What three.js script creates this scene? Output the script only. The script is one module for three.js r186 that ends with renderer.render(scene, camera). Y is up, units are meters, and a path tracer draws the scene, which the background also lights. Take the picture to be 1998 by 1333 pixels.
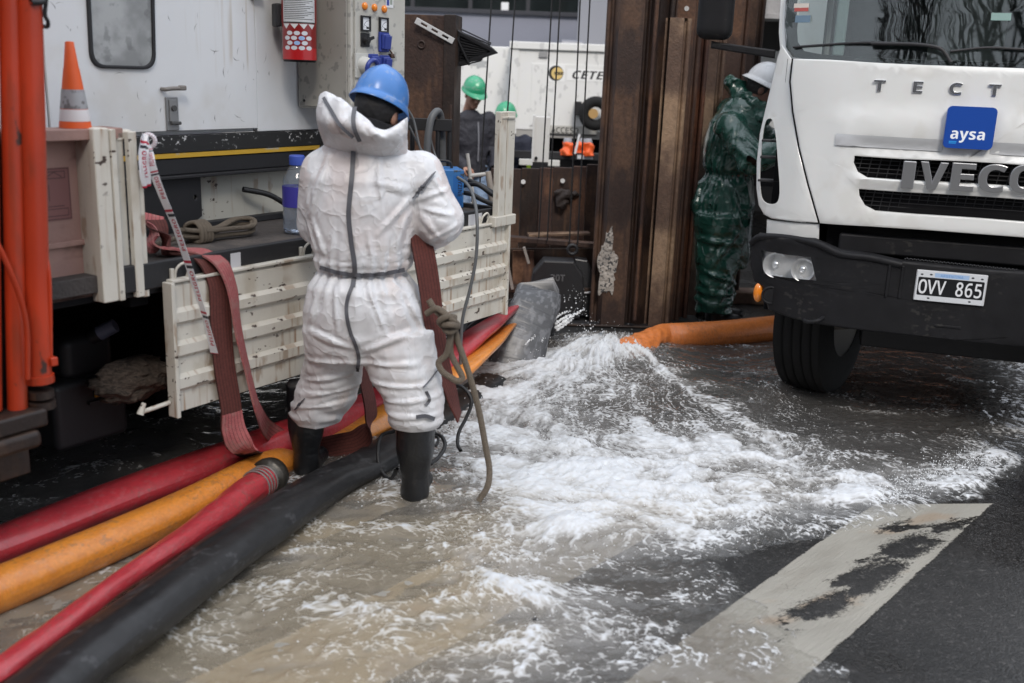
import * as THREE from 'three';
import { RoundedBoxGeometry } from 'three/addons/geometries/RoundedBoxGeometry.js';
import { TextGeometry } from 'three/addons/geometries/TextGeometry.js';
import { FontLoader } from 'three/addons/loaders/FontLoader.js';
import { TessellateModifier } from 'three/addons/modifiers/TessellateModifier.js';
import * as BGU from 'three/addons/utils/BufferGeometryUtils.js';
import { ImprovedNoise } from 'three/addons/math/ImprovedNoise.js';

// ---------------------------------------------------------------- camera, sky, sun, exposure
const scene = new THREE.Scene();
const camera = new THREE.PerspectiveCamera(36.86, 1998 / 1333, 0.1, 400);
camera.position.set(0, 1.74, 0);
camera.rotation.set(-14.88 * Math.PI / 180, 0, 2.18 * Math.PI / 180, 'YXZ');
camera.focus = 5.1;
camera.userData.fStop = 2.0;
const renderer = new THREE.WebGLRenderer({ antialias: true });
renderer.toneMapping = THREE.LinearToneMapping;
renderer.toneMappingExposure = 1.38;
renderer.shadowMap.enabled = true;
{ // overcast sky: brightest overhead, a little cool, soft cloud patches
  const w = 256, h = 128, d = new Float32Array(w * h * 4), N = new ImprovedNoise();
  for (let j = 0; j < h; j++) for (let i = 0; i < w; i++) {
    const el = (j + 0.5) / h * Math.PI - Math.PI / 2, az = i / w * Math.PI * 2;
    const x = Math.cos(az) * Math.cos(el), y = Math.sin(el), z = Math.sin(az) * Math.cos(el);
    const c = 0.5 * N.noise(x * 2.2 + 5, y * 3, z * 2.2) + 0.25 * N.noise(x * 5 + 9, y * 7, z * 5);
    let L = (0.62 + 0.75 * Math.max(0, y)) * (1 + 0.35 * c);
    if (y < 0) L = 0.3;
    d.set([L * 0.925, L * 0.985, L * 1.095, 1], (j * w + i) * 4);
  }
  const t = new THREE.DataTexture(d, w, h, THREE.RGBAFormat, THREE.FloatType);
  t.mapping = THREE.EquirectangularReflectionMapping; t.magFilter = THREE.LinearFilter; t.needsUpdate = true;
  scene.background = t; scene.environment = t;
}
const sun = new THREE.DirectionalLight(0xfff6ec, 1.6);
sun.position.set(1.5, 9, 4.5); sun.target.position.set(0, 0, -5);
sun.castShadow = true; sun.shadow.radius = 26;
Object.assign(sun.shadow.camera, { left: -12, right: 12, top: 12, bottom: -12, near: 0.5, far: 40 });
scene.add(sun, sun.target);

// ---------------------------------------------------------------- helpers
let seed = 7;
const rnd = (a = 1, b) => { seed = (seed * 1664525 + 1013904223) >>> 0; const t = seed / 4294967296; return b === undefined ? t * a : a + t * (b - a); };
const V = (x, y, z) => Array.isArray(x) ? new THREE.Vector3(...x) : new THREE.Vector3(x, y, z);
const clamp = (x, a = 0, b = 1) => Math.min(b, Math.max(a, x)), mix = (a, b, t) => a + (b - a) * t;
const sst = (a, b, x) => { const t = clamp((x - a) / (b - a)); return t * t * (3 - 2 * t); };
const PN = new ImprovedNoise(), n3 = (x, y, z) => PN.noise(x, y, z);
const fbm3 = (x, y, z, o = 3) => { let s = 0, a = 1; for (let i = 0; i < o; i++) { s += a * n3(x, y, z); x *= 2.03; y *= 2.03; z *= 2.03; a *= 0.5; } return s; };
function hash(i, j, s) { let h = Math.imul(i, 374761393) + Math.imul(j, 668265263) + Math.imul(s, 1274126177); h = Math.imul(h ^ (h >>> 13), 1274126177); return ((h ^ (h >>> 16)) >>> 0) / 4294967296; }
function vn(x, y, px, py, s) {
  const i = Math.floor(x), j = Math.floor(y), fx = x - i, fy = y - j, u = fx * fx * (3 - 2 * fx), v = fy * fy * (3 - 2 * fy);
  const m = (k, p) => ((k % p) + p) % p, a = m(i, px), b = m(i + 1, px), c = m(j, py), d = m(j + 1, py);
  return mix(mix(hash(a, c, s), hash(b, c, s), u), mix(hash(a, d, s), hash(b, d, s), u), v);
}
function fb(u, v, fx, fy, oct = 4, s = 1) { let r = 0, a = 0.5, t = 0; for (let o = 0; o < oct; o++) { r += a * vn(u * fx, v * fy, fx, fy, s + o); t += a; a *= 0.5; fx *= 2; fy *= 2; } return r / t; }
const srgb = (c) => c <= 0.0031308 ? c * 12.92 : 1.055 * Math.pow(c, 1 / 2.4) - 0.055;
function tex(w, h, size, fn, colour = true) { // fn(u, v) -> linear [r,g,b] or a grey; size in metres per repeat
  const d = new Uint8Array(w * h * 4);
  for (let j = 0; j < h; j++) for (let i = 0; i < w; i++) {
    const r = fn((i + 0.5) / w, (j + 0.5) / h), o = (j * w + i) * 4;
    if (colour) { d[o] = 255 * srgb(clamp(r[0])); d[o + 1] = 255 * srgb(clamp(r[1])); d[o + 2] = 255 * srgb(clamp(r[2])); }
    else d[o] = d[o + 1] = d[o + 2] = 255 * clamp(r);
    d[o + 3] = 255;
  }
  const t = new THREE.DataTexture(d, w, h, THREE.RGBAFormat);
  t.wrapS = t.wrapT = THREE.RepeatWrapping; t.magFilter = THREE.LinearFilter; t.minFilter = THREE.LinearMipmapLinearFilter; t.generateMipmaps = true;
  if (colour) t.colorSpace = THREE.SRGBColorSpace;
  const [sx, sy] = Array.isArray(size) ? size : [size, size];
  t.repeat.set(1 / sx, 1 / sy); t.needsUpdate = true; return t;
}
const gtex = (w, h, size, fn) => tex(w, h, size, fn, false);
function ctex(w, h, draw) { const c = document.createElement('canvas'); c.width = w; c.height = h; draw(c.getContext('2d'), w, h); const t = new THREE.CanvasTexture(c); t.colorSpace = THREE.SRGBColorSpace; return t; }
const mat = (p, phys) => new (phys ? THREE.MeshPhysicalMaterial : THREE.MeshStandardMaterial)({ side: THREE.DoubleSide, ...p });
const rgb = (r, g, b) => new THREE.Color().setRGB(r, g, b);

// geometry: everything is non-indexed with position, normal, uv (uv in metres by box projection unless it has its own)
function boxUV(g) {
  g = g.index ? g.toNonIndexed() : g;
  const p = g.attributes.position, uv = new Float32Array(p.count * 2), a = V(0, 0, 0), b = V(0, 0, 0), c = V(0, 0, 0);
  for (let i = 0; i < p.count; i += 3) {
    a.fromBufferAttribute(p, i); b.fromBufferAttribute(p, i + 1); c.fromBufferAttribute(p, i + 2);
    const n = b.clone().sub(a).cross(c.clone().sub(a)), x = Math.abs(n.x), y = Math.abs(n.y), z = Math.abs(n.z);
    for (let k = 0; k < 3; k++) {
      const q = [a, b, c][k]; let s, t;
      if (x >= y && x >= z) { s = q.z; t = q.y; } else if (y >= z) { s = q.x; t = q.z; } else { s = q.x; t = q.y; }
      uv[(i + k) * 2] = s; uv[(i + k) * 2 + 1] = t;
    }
  }
  g.setAttribute('uv', new THREE.BufferAttribute(uv, 2)); return g;
}
function clean(g, keepUV) {
  g = g.index ? g.toNonIndexed() : g;
  for (const k of Object.keys(g.attributes)) if (!['position', 'normal', 'uv', 'color'].includes(k)) g.deleteAttribute(k);
  if (!g.attributes.normal) g.computeVertexNormals();
  if (!keepUV) g = boxUV(g);
  g.morphAttributes = {}; return g;
}
const joined = (gs, keepUV) => { gs = [gs].flat(9).map((g) => clean(g, keepUV)); return gs.length === 1 ? gs[0] : BGU.mergeGeometries(gs); };
const used = {};
function numbered(n) { const k = used[n] = (used[n] ?? -1) + 1; return k ? n + '_' + String(k).padStart(3, '0') : n; }
function meshOf(name, gs, m, keepUV) { const o = new THREE.Mesh(joined(gs, keepUV), m); o.name = name; o.castShadow = o.receiveShadow = true; return o; }
function part(parent, name, gs, m, o = {}) { const x = meshOf(name, gs, m, o.uv); if (o.label) x.userData.label = o.label; if (o.kind) x.userData.kind = o.kind; parent.add(x); return x; }
function tag(o, label, category, group) { o.userData.label = label; o.userData.category = category; if (group) o.userData.group = group; return o; }
function thing(name, label, category, pos = [0, 0, 0], turn = 0, group) { const o = new THREE.Group(); o.name = numbered(name); o.position.set(...pos); o.rotation.y = turn; scene.add(o); return tag(o, label, category, group); }
function single(name, label, category, gs, m, o = {}) { const x = meshOf(numbered(name), gs, m, o.uv); scene.add(x); return tag(x, label, category, o.group); }
function struct(name, gs, m, keepUV) { const x = meshOf(numbered(name), gs, m, keepUV); x.userData.kind = 'structure'; scene.add(x); return x; }
const mv = (g, x = 0, y = 0, z = 0, rx = 0, ry = 0, rz = 0) => { if (rx) g.rotateX(rx); if (ry) g.rotateY(ry); if (rz) g.rotateZ(rz); g.translate(x, y, z); return g; };
// box between two corners, slightly rounded
function bx(x0, y0, z0, x1, y1, z1, r = 0.004) {
  const w = Math.abs(x1 - x0), h = Math.abs(y1 - y0), d = Math.abs(z1 - z0), q = Math.min(r, w / 3, h / 3, d / 3);
  const g = q > 0.0015 ? new RoundedBoxGeometry(w, h, d, 1, q) : new THREE.BoxGeometry(w, h, d);
  return g.translate((x0 + x1) / 2, (y0 + y1) / 2, (z0 + z1) / 2);
}
function rod(a, b, r0, r1 = r0, seg = 14) {
  a = V(a); b = V(b); const d = b.clone().sub(a), g = new THREE.CylinderGeometry(r1, r0, d.length(), seg, 1);
  g.applyQuaternion(new THREE.Quaternion().setFromUnitVectors(V(0, 1, 0), d.clone().normalize()));
  const m = a.add(b).multiplyScalar(0.5); return g.translate(m.x, m.y, m.z);
}
const curve = (pts) => new THREE.CatmullRomCurve3(pts.map((p) => V(p)), false, 'centripetal');
const tube = (pts, r, seg = 60, rs = 10) => new THREE.TubeGeometry(curve(pts), seg, r, rs, false);
// sweep an ellipse: controls [x,y,z, rx (sideways), ry (up), roll]; uv = (round, along) in metres
function sweep(ctrl, seg = 100, rs = 24, jig, upv = V(0, 1, 0)) {
  const c = curve(ctrl.map((p) => p.slice(0, 3))), P = [], UV = [], I = [], L = c.getLength();
  const at = (k, t) => { const f = t * (ctrl.length - 1), i = Math.min(ctrl.length - 2, Math.floor(f)), e = f - i, s = e * e * (3 - 2 * e); return mix(ctrl[i][k] ?? 0, ctrl[i + 1][k] ?? 0, s); };
  for (let i = 0; i <= seg; i++) {
    const t = i / seg, p = c.getPoint(t), T = c.getTangent(t), S = V(0, 0, 0).crossVectors(T, upv).normalize(), U = V(0, 0, 0).crossVectors(S, T);
    const ro = at(5, t), cr = Math.cos(ro), sr = Math.sin(ro);
    for (let j = 0; j <= rs; j++) {
      const a = j / rs * Math.PI * 2; let x = Math.cos(a) * at(3, t), y = Math.sin(a) * at(4, t);
      if (jig) { const k = 1 + jig(a, t); x *= k; y *= k; }
      const q = p.clone().addScaledVector(S, x * cr - y * sr).addScaledVector(U, x * sr + y * cr);
      P.push(q.x, q.y, q.z); UV.push(j / rs * 0.45, t * L);
    }
  }
  for (let i = 0; i < seg; i++) for (let j = 0; j < rs; j++) { const a = i * (rs + 1) + j, b = a + rs + 1; I.push(a, b, a + 1, b, b + 1, a + 1); }
  const g = new THREE.BufferGeometry(); g.setAttribute('position', new THREE.Float32BufferAttribute(P, 3)); g.setAttribute('uv', new THREE.Float32BufferAttribute(UV, 2)); g.setIndex(I); g.computeVertexNormals(); return g;
}
// flat webbing: controls [x,y,z, wx,wy,wz (width direction)], a real thickness
function band(ctrl, width, th, seg = 90, own) {
  const c = curve(ctrl.map((p) => p.slice(0, 3))), P = [], UV = [], I = [], L = c.getLength();
  const pars = ctrl.map((_, i) => i / (ctrl.length - 1));
  for (let i = 0; i <= seg; i++) {
    const t = i / seg, p = c.getPoint(t), T = c.getTangent(t), f = t * (ctrl.length - 1), k = Math.min(ctrl.length - 2, Math.floor(f)), e = f - k;
    const W = V(0, 0, 0); for (let q = 0; q < 3; q++) W.setComponent(q, mix(ctrl[k][3 + q], ctrl[k + 1][3 + q], e * e * (3 - 2 * e)));
    W.addScaledVector(T, -W.dot(T)).normalize(); const Nn = V(0, 0, 0).crossVectors(T, W);
    const w = (typeof width === 'function' ? width(t) : width) / 2;
    const ring = []; for (let s = 0; s <= 6; s++) ring.push([-1 + s / 3, 1]); for (let s = 0; s <= 6; s++) ring.push([1 - s / 3, -1]); ring.push([-1, 1]);
    ring.forEach(([a, b], r) => { const sag = own ? own(t, a) : 0; const q = p.clone().addScaledVector(W, a * w).addScaledVector(Nn, b * th / 2 + sag); P.push(q.x, q.y, q.z); UV.push(a * w, t * L); });
  }
  const R = 15; for (let i = 0; i < seg; i++) for (let j = 0; j < R - 1; j++) { const a = i * R + j, b = a + R; I.push(a, a + 1, b, b, a + 1, b + 1); }
  const g = new THREE.BufferGeometry(); g.setAttribute('position', new THREE.Float32BufferAttribute(P, 3)); g.setAttribute('uv', new THREE.Float32BufferAttribute(UV, 2)); g.setIndex(I);
  return BGU.toCreasedNormals(g, 0.7);
}
function shapeOf(pts, holes = []) { const s = new THREE.Shape(pts.map((p) => new THREE.Vector2(p[0], p[1]))); for (const h of holes) s.holes.push(new THREE.Path(h.map((p) => new THREE.Vector2(p[0], p[1])))); return s; }
function smoothLoop(pts, n = 40) { return new THREE.CatmullRomCurve3(pts.map((p) => V(p[0], p[1], 0)), true, 'centripetal').getPoints(n).slice(0, -1).map((p) => [p.x, p.y]); }
function ext(pts, depth, o = {}) { const b = o.bevel ?? 0.004; return new THREE.ExtrudeGeometry(shapeOf(pts, o.holes), { depth: Math.max(0.0005, depth - 2 * b), bevelEnabled: b > 0, bevelThickness: b, bevelSize: b, bevelOffset: -b, bevelSegments: o.bs ?? 2, curveSegments: 12, steps: 1 }).translate(0, 0, b); }
function ring(r, t, seg = 24, a = Math.PI * 2) { return new THREE.TorusGeometry(r, t, 10, seg, a); }
const lathe = (pts, seg = 28) => new THREE.LatheGeometry(pts.map((p) => new THREE.Vector2(p[0], p[1])), seg);
const font = await new FontLoader().loadAsync('fonts/droid/droid_sans_bold.typeface.json');
const text3 = (s, size, depth, bevel = 0.002) => new TextGeometry(s, { font, size, depth, curveSegments: 6, bevelEnabled: bevel > 0, bevelThickness: bevel, bevelSize: bevel * 0.7, bevelSegments: 2 });

// signed-distance modelling: surface nets over a field, for bodies, clothes and other soft things
function iso(f, lo, hi, cell) {
  const n = [0, 1, 2].map((k) => Math.ceil((hi[k] - lo[k]) / cell) + 1), [nx, ny, nz] = n, S = 4;
  const val = new Float32Array(nx * ny * nz).fill(1), id = (i, j, k) => (k * ny + j) * nx + i;
  for (let k = 0; k < nz; k += S) for (let j = 0; j < ny; j += S) for (let i = 0; i < nx; i += S) {
    const h = S * cell / 2, d = f(lo[0] + i * cell + h, lo[1] + j * cell + h, lo[2] + k * cell + h), far = Math.abs(d) > S * cell * 1.6 + 0.03;
    for (let c = k; c < Math.min(nz, k + S); c++) for (let b = j; b < Math.min(ny, j + S); b++) for (let a = i; a < Math.min(nx, i + S); a++)
      val[id(a, b, c)] = far ? d : f(lo[0] + a * cell, lo[1] + b * cell, lo[2] + c * cell);
  }
  const P = [], I = [], at = new Int32Array(nx * ny * nz).fill(-1);
  const E = [[0, 1], [2, 3], [4, 5], [6, 7], [0, 2], [1, 3], [4, 6], [5, 7], [0, 4], [1, 5], [2, 6], [3, 7]];
  for (let k = 0; k < nz - 1; k++) for (let j = 0; j < ny - 1; j++) for (let i = 0; i < nx - 1; i++) {
    const v = []; let m = 0;
    for (let q = 0; q < 8; q++) { const d = val[id(i + (q & 1), j + (q >> 1 & 1), k + (q >> 2))]; v.push(d); if (d < 0) m |= 1 << q; }
    if (m === 0 || m === 255) continue;
    let x = 0, y = 0, z = 0, c = 0;
    for (const [a, b] of E) if ((v[a] < 0) !== (v[b] < 0)) { const t = v[a] / (v[a] - v[b]); x += mix(a & 1, b & 1, t); y += mix(a >> 1 & 1, b >> 1 & 1, t); z += mix(a >> 2, b >> 2, t); c++; }
    at[id(i, j, k)] = P.length / 3; P.push(lo[0] + (i + x / c) * cell, lo[1] + (j + y / c) * cell, lo[2] + (k + z / c) * cell);
  }
  const quad = (a, b, c, d, flip) => { if (a < 0 || b < 0 || c < 0 || d < 0) return; flip ? I.push(a, c, b, a, d, c) : I.push(a, b, c, a, c, d); };
  for (let k = 1; k < nz - 1; k++) for (let j = 1; j < ny - 1; j++) for (let i = 1; i < nx - 1; i++) {
    const s = val[id(i, j, k)] < 0;
    if (s !== (val[id(i + 1, j, k)] < 0)) quad(at[id(i, j - 1, k - 1)], at[id(i, j, k - 1)], at[id(i, j, k)], at[id(i, j - 1, k)], !s);
    if (s !== (val[id(i, j + 1, k)] < 0)) quad(at[id(i - 1, j, k - 1)], at[id(i - 1, j, k)], at[id(i, j, k)], at[id(i, j, k - 1)], !s);
    if (s !== (val[id(i, j, k + 1)] < 0)) quad(at[id(i - 1, j - 1, k)], at[id(i, j - 1, k)], at[id(i, j, k)], at[id(i - 1, j, k)], !s);
  }
  const g = new THREE.BufferGeometry(); g.setAttribute('position', new THREE.Float32BufferAttribute(P, 3)); g.setIndex(I); g.computeVertexNormals(); return g;
}
const smin = (a, b, k) => { const h = Math.max(k - Math.abs(a - b), 0) / k; return Math.min(a, b) - h * h * k * 0.25; };
function capsule(x, y, z, a, b, ra, rb) {
  const dx = b[0] - a[0], dy = b[1] - a[1], dz = b[2] - a[2], px = x - a[0], py = y - a[1], pz = z - a[2];
  const t = clamp((px * dx + py * dy + pz * dz) / (dx * dx + dy * dy + dz * dz + 1e-9));
  return Math.hypot(px - dx * t, py - dy * t, pz - dz * t) - mix(ra, rb, t);
}
const ell = (x, y, z, c, r) => { const a = (x - c[0]) / r[0], b = (y - c[1]) / r[1], d = (z - c[2]) / r[2], q = Math.hypot(a, b, d); return (q - 1) * Math.min(r[0], r[1], r[2]); };
// a stack of ellipses: rows [y, cx, cz, a, b] from the bottom up
function stack(rows) {
  const y0 = rows[0][0], y1 = rows[rows.length - 1][0];
  return (x, y, z) => {
    const yy = clamp(y, y0, y1); let i = 0; while (i < rows.length - 2 && rows[i + 1][0] < yy) i++;
    const A = rows[i], B = rows[i + 1], e = (yy - A[0]) / (B[0] - A[0]), s = mix(e, e * e * (3 - 2 * e), 0.6);
    const cx = mix(A[1], B[1], s), cz = mix(A[2], B[2], s), a = mix(A[3], B[3], s), b = mix(A[4], B[4], s);
    const d = (Math.hypot((x - cx) / a, (z - cz) / b) - 1) * Math.min(a, b), o = Math.max(y0 - y, y - y1);
    return o > 0 ? (d > 0 ? Math.hypot(d, o) : Math.max(d, o)) : d;
  };
}
const span = (L, R, cz, b) => [(L[1] + R[1]) / 2, (L[0] + R[0]) / 2, cz, Math.abs(R[0] - L[0]) / 2, b];
const FT = { pos: [-1.27, 0, -3.66], turn: 57.3 * Math.PI / 180 };   // the flatbed lorry's own frame: x along its side, z out of its side
const fw = (x, y, z) => { const c = Math.cos(FT.turn), s = Math.sin(FT.turn); return [FT.pos[0] + x * c + z * s, y, FT.pos[2] - x * s + z * c]; };
const away = (o, p) => { o.children.forEach((m) => m.geometry.translate(-p[0], -p[1], -p[2])); o.position.set(...p); };
// ---------------------------------------------------------------- materials
const steelTone = (dark) => (u, v) => {
  const a = fb(u, v, 4, 3, 5, 11), b = fb(u, v, 40, 6, 3, 31), c = fb(u, v, 60, 60, 2, 51), k = sst(0.5, 0.72, a * 0.75 + b * 0.3), s = 0.7 + 0.6 * c;
  const r = mix([0.05, 0.026, 0.019], [0.115, 0.062, 0.038], k, 0);
  return [mix(0.062, 0.16, k) * s * dark, mix(0.032, 0.084, k) * s * dark, mix(0.024, 0.05, k) * s * dark];
};
const rustRough = gtex(256, 256, 0.9, (u, v) => 0.42 + 0.4 * fb(u, v, 8, 8, 4, 77));
const rustBump = gtex(256, 256, 0.5, (u, v) => 0.5 * fb(u, v, 10, 10, 4, 78) + 0.5 * fb(u, v, 50, 50, 2, 79));
const RUST = mat({ map: tex(512, 512, 0.9, steelTone(0.5)), roughnessMap: rustRough, roughness: 1, metalness: 0.0, bumpMap: rustBump, bumpScale: 0.002 });
const RUST_PALE = mat({ map: tex(512, 512, 0.9, (u, v) => { const a = fb(u, v, 5, 3, 5, 12), b = fb(u, v, 50, 50, 2, 32), k = sst(0.35, 0.7, a); const s = 0.75 + 0.5 * b; return [mix(0.10, 0.27, k) * s, mix(0.06, 0.18, k) * s, mix(0.042, 0.115, k) * s]; }), roughnessMap: rustRough, roughness: 1, bumpMap: rustBump, bumpScale: 0.003 });
const RUST_DARK = mat({ map: tex(256, 256, 0.7, steelTone(0.26)), roughnessMap: rustRough, roughness: 0.9, bumpMap: rustBump, bumpScale: 0.002 });
const BLACK = mat({ color: rgb(0.012, 0.012, 0.014), roughness: 0.55, bumpMap: rustBump, bumpScale: 0.0006 });
const BLACK_MATT = mat({ color: rgb(0.006, 0.006, 0.007), roughness: 0.95, specularIntensity: 0.4 }, true);
const PLASTIC = mat({ map: tex(256, 256, 0.6, (u, v) => { const k = 0.7 + 0.6 * fb(u, v, 8, 8, 4, 91), d = sst(0.60, 0.72, fb(u, v, 24, 40, 4, 95)) * sst(0.45, 0.65, fb(u, v, 4, 4, 4, 96)); return [mix(0.008 * k, 0.026, d), mix(0.008 * k, 0.025, d), mix(0.0095 * k, 0.024, d)]; }), roughnessMap: gtex(128, 128, 0.4, (u, v) => 0.46 + 0.3 * fb(u, v, 6, 6, 4, 92)), roughness: 1, specularIntensity: 0.55, bumpMap: gtex(128, 128, 0.03, (u, v) => fb(u, v, 16, 16, 2, 93)), bumpScale: 0.0003 }, true);
const CHROME = mat({ color: rgb(0.75, 0.76, 0.78), roughness: 0.25, metalness: 1 });
const STEEL = mat({ color: rgb(0.3, 0.3, 0.3), roughness: 0.45, metalness: 0.8, bumpMap: rustBump, bumpScale: 0.0008 });
const CREAM_STEEL = mat({ map: tex(512, 512, [1.1, 0.9], (u, v) => { // cream paint, rust runs, chips and black scuffs
  const g = 0.92 + 0.16 * fb(u, v, 6, 6, 4, 3), run = sst(0.6, 0.86, fb(u, v, 60, 3, 3, 41)) * sst(0.42, 0.7, fb(u, v, 5, 4, 3, 42)), chip = sst(0.735, 0.76, fb(u, v, 34, 50, 4, 43)) * sst(0.45, 0.6, fb(u, v, 5, 5, 3, 45)), dirt = sst(0.5, 0.8, fb(u, v, 9, 5, 5, 44));
  let c = [0.57 * g, 0.545 * g, 0.485 * g]; const over = (q, k) => { c = c.map((x, i) => mix(x, q[i], k)); };
  over([0.36, 0.30, 0.22], dirt * 0.6); over([0.27, 0.15, 0.075], run * 0.9); over([0.26, 0.16, 0.09], 0.6 * sst(0.58, 0.72, fb(u, v, 26, 7, 5, 47)) * sst(0.45, 0.6, fb(u, v, 4, 6, 3, 48))); over([0.05, 0.032, 0.025], chip); return c;
}), roughness: 0.5, bumpMap: rustBump, bumpScale: 0.0008 });
const CONTAINER = mat({ map: tex(1024, 1024, [1.5, 1.5], (() => { // white panel with dark scratches and brown drips
  const sc = []; let q = 99; const R = () => (q = (q * 16807) % 2147483647) / 2147483647;
  for (let i = 0; i < 150; i++) { const a = R() < 0.6 ? 1.1 + R() * 0.8 : R() * 6.28; sc.push([R(), R(), Math.cos(a), Math.sin(a), 0.004 + R() * R() * 0.022, 0.0005 + R() * 0.0011, 0.35 + 0.6 * R()]); }
  return (u, v) => {
    const g = 0.94 + 0.1 * fb(u, v, 4, 4, 5, 5), dirt = sst(0.55, 0.8, fb(u, v, 6, 6, 5, 6)), run = sst(0.66, 0.85, fb(u, v, 50, 2, 3, 8)) * sst(0.5, 0.7, fb(u, v, 5, 4, 3, 9));
    let k = 0; for (const [x, y, c, s, l, w, o] of sc) { const dx = u - x, dy = v - y; if (Math.abs(dx) > l || Math.abs(dy) > l) continue; const t = dx * c + dy * s, e = Math.abs(dy * c - dx * s + 3 * t * t / l * 0.1); if (Math.abs(t) < l && e < w) k = Math.max(k, o * (1 - Math.abs(t) / l)); }
    let c = [0.66 * g, 0.675 * g, 0.69 * g]; c = c.map((x, i) => mix(x, [0.52, 0.50, 0.46][i], dirt * 0.5)); c = c.map((x, i) => mix(x, [0.42, 0.36, 0.28][i], run * 0.6)); return c.map((x) => mix(x, 0.07, k));
  };
})()), roughness: 0.42 });
const CABINET_PAINT = mat({ map: tex(256, 256, 0.8, (u, v) => { const g = 0.9 + 0.2 * fb(u, v, 6, 6, 5, 15), s = sst(0.66, 0.72, fb(u, v, 30, 30, 3, 16)); return [0.47, 0.46, 0.42].map((x) => mix(x * g, 0.16, s * 0.5)); }), roughness: 0.5 });
const ORANGE_PAINT = mat({ map: tex(512, 512, 0.7, (u, v) => { const g = 0.8 + 0.4 * fb(u, v, 6, 3, 4, 21), ch = sst(0.70, 0.76, fb(u, v, 16, 9, 5, 22)), gr = sst(0.5, 0.8, fb(u, v, 14, 4, 4, 23)); let c = [0.42 * g, 0.038 * g, 0.010 * g]; c = c.map((x, i) => mix(x, [0.20, 0.035, 0.014][i], gr * 0.6)); return c.map((x, i) => mix(x, [0.05, 0.022, 0.016][i], ch)); }), roughness: 0.38 });
const PINKISH = mat({ map: tex(256, 256, 0.8, (u, v) => { const g = 0.8 + 0.4 * fb(u, v, 4, 4, 5, 24), d = sst(0.5, 0.75, fb(u, v, 6, 14, 4, 25)); return [mix(0.31, 0.16, d) * g, mix(0.185, 0.085, d) * g, mix(0.155, 0.066, d) * g]; }), roughness: 0.6, bumpMap: rustBump, bumpScale: 0.0015 });
const hoseFab = (rgbA, rgbB, s) => tex(256, 512, [0.45, 1.3], (u, v) => { const g = 0.9 + 0.2 * fb(u, v, 60, 200, 1, s), st = sst(0.5, 0.7, fb(u, v, 14, 40, 4, s + 1)), w = sst(0.64, 0.70, fb(u, v, 40, 110, 3, s + 2)); const mud = sst(0.6, 0.7, fb(u, v, 40, 100, 3, s + 7)) * sst(0.42, 0.62, fb(u, v, 4, 8, 4, s + 8)); return rgbA.map((x, i) => mix(mix(mix(x * g, rgbB[i], st * 0.28), 0.42, w * 0.07), [0.13, 0.10, 0.07][i], mud * 0.35)); });
const weave = gtex(128, 128, 0.012, (u, v) => 0.5 + 0.25 * Math.sin(u * 50.27) + 0.25 * Math.sin(v * 50.27));
const HOSE_RED = mat({ map: hoseFab([0.42, 0.035, 0.045], [0.27, 0.028, 0.035], 61), roughness: 0.34, bumpMap: gtex(256, 256, [0.45, 0.6], (u, v) => fb(u, v, 10, 6, 5, 64)), bumpScale: 0.003, clearcoat: 0.35, clearcoatRoughness: 0.3 }, true);
const HOSE_ORANGE = mat({ map: hoseFab([0.66, 0.235, 0.035], [0.47, 0.14, 0.022], 71), roughness: 0.34, bumpMap: gtex(256, 256, [0.45, 0.6], (u, v) => 0.7 * fb(u, v, 8, 5, 5, 74) + 0.3 * fb(u, v, 70, 90, 1, 75)), bumpScale: 0.0024, clearcoat: 0.3, clearcoatRoughness: 0.3 }, true);
const HOSE_ORANGE_WORN = mat({ map: hoseFab([0.56, 0.17, 0.04], [0.30, 0.085, 0.026], 171), roughness: 0.42, bumpMap: gtex(256, 256, [0.45, 0.6], (u, v) => 0.7 * fb(u, v, 8, 5, 5, 74) + 0.3 * fb(u, v, 70, 90, 1, 75)), bumpScale: 0.003 });
const RUBBER = mat({ map: tex(256, 512, [0.7, 1.2], (u, v) => { const g = fb(u, v, 40, 70, 3, 81), s = sst(0.62, 0.7, fb(u, v, 60, 60, 3, 82)) * sst(0.45, 0.6, fb(u, v, 6, 10, 4, 85)); const k = mix(0.012, 0.02, g) + s * 0.03; return [k, k, k * 1.06]; }), roughnessMap: gtex(256, 256, 0.6, (u, v) => 0.3 + 0.35 * fb(u, v, 10, 4, 4, 83)), roughness: 1, bumpMap: gtex(256, 256, 0.5, (u, v) => fb(u, v, 8, 5, 5, 84)), bumpScale: 0.004 });
const RUBBER_GREY = mat({ map: tex(256, 512, [0.5, 0.8], (u, v) => { const s = sst(0.45, 0.7, fb(u, v, 50, 26, 4, 86)), k = mix(0.07, 0.14, s) * (0.85 + 0.3 * fb(u, v, 20, 30, 3, 87)); return [k * 0.97, k, k * 1.08]; }), roughness: 0.38, bumpMap: gtex(256, 256, 0.5, (u, v) => fb(u, v, 5, 20, 4, 88)), bumpScale: 0.004 });
const TYRE = mat({ color: rgb(0.006, 0.006, 0.006), roughness: 0.9, bumpMap: rustBump, bumpScale: 0.002 });
const SLING = mat({ map: tex(256, 512, [0.13, 0.26], (u, v) => { const l = Math.abs(((u * 9) % 1) - 0.5) < 0.09 ? 0.45 : 1, g = 0.75 + 0.5 * fb(u, v, 20, 60, 3, 101), dirt = sst(0.5, 0.72, fb(u, v, 6, 10, 4, 102)); return [0.36, 0.10, 0.10].map((x, i) => mix(x * l * g, [0.30, 0.20, 0.17][i], dirt * 0.35)); }), roughness: 0.85, bumpMap: gtex(128, 256, [0.13, 0.26], (u, v) => 0.5 + 0.3 * Math.sin(v * 260) + 0.4 * (Math.abs(((u * 9) % 1) - 0.5) < 0.1 ? -1 : 0.3)), bumpScale: 0.0015 });
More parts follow.
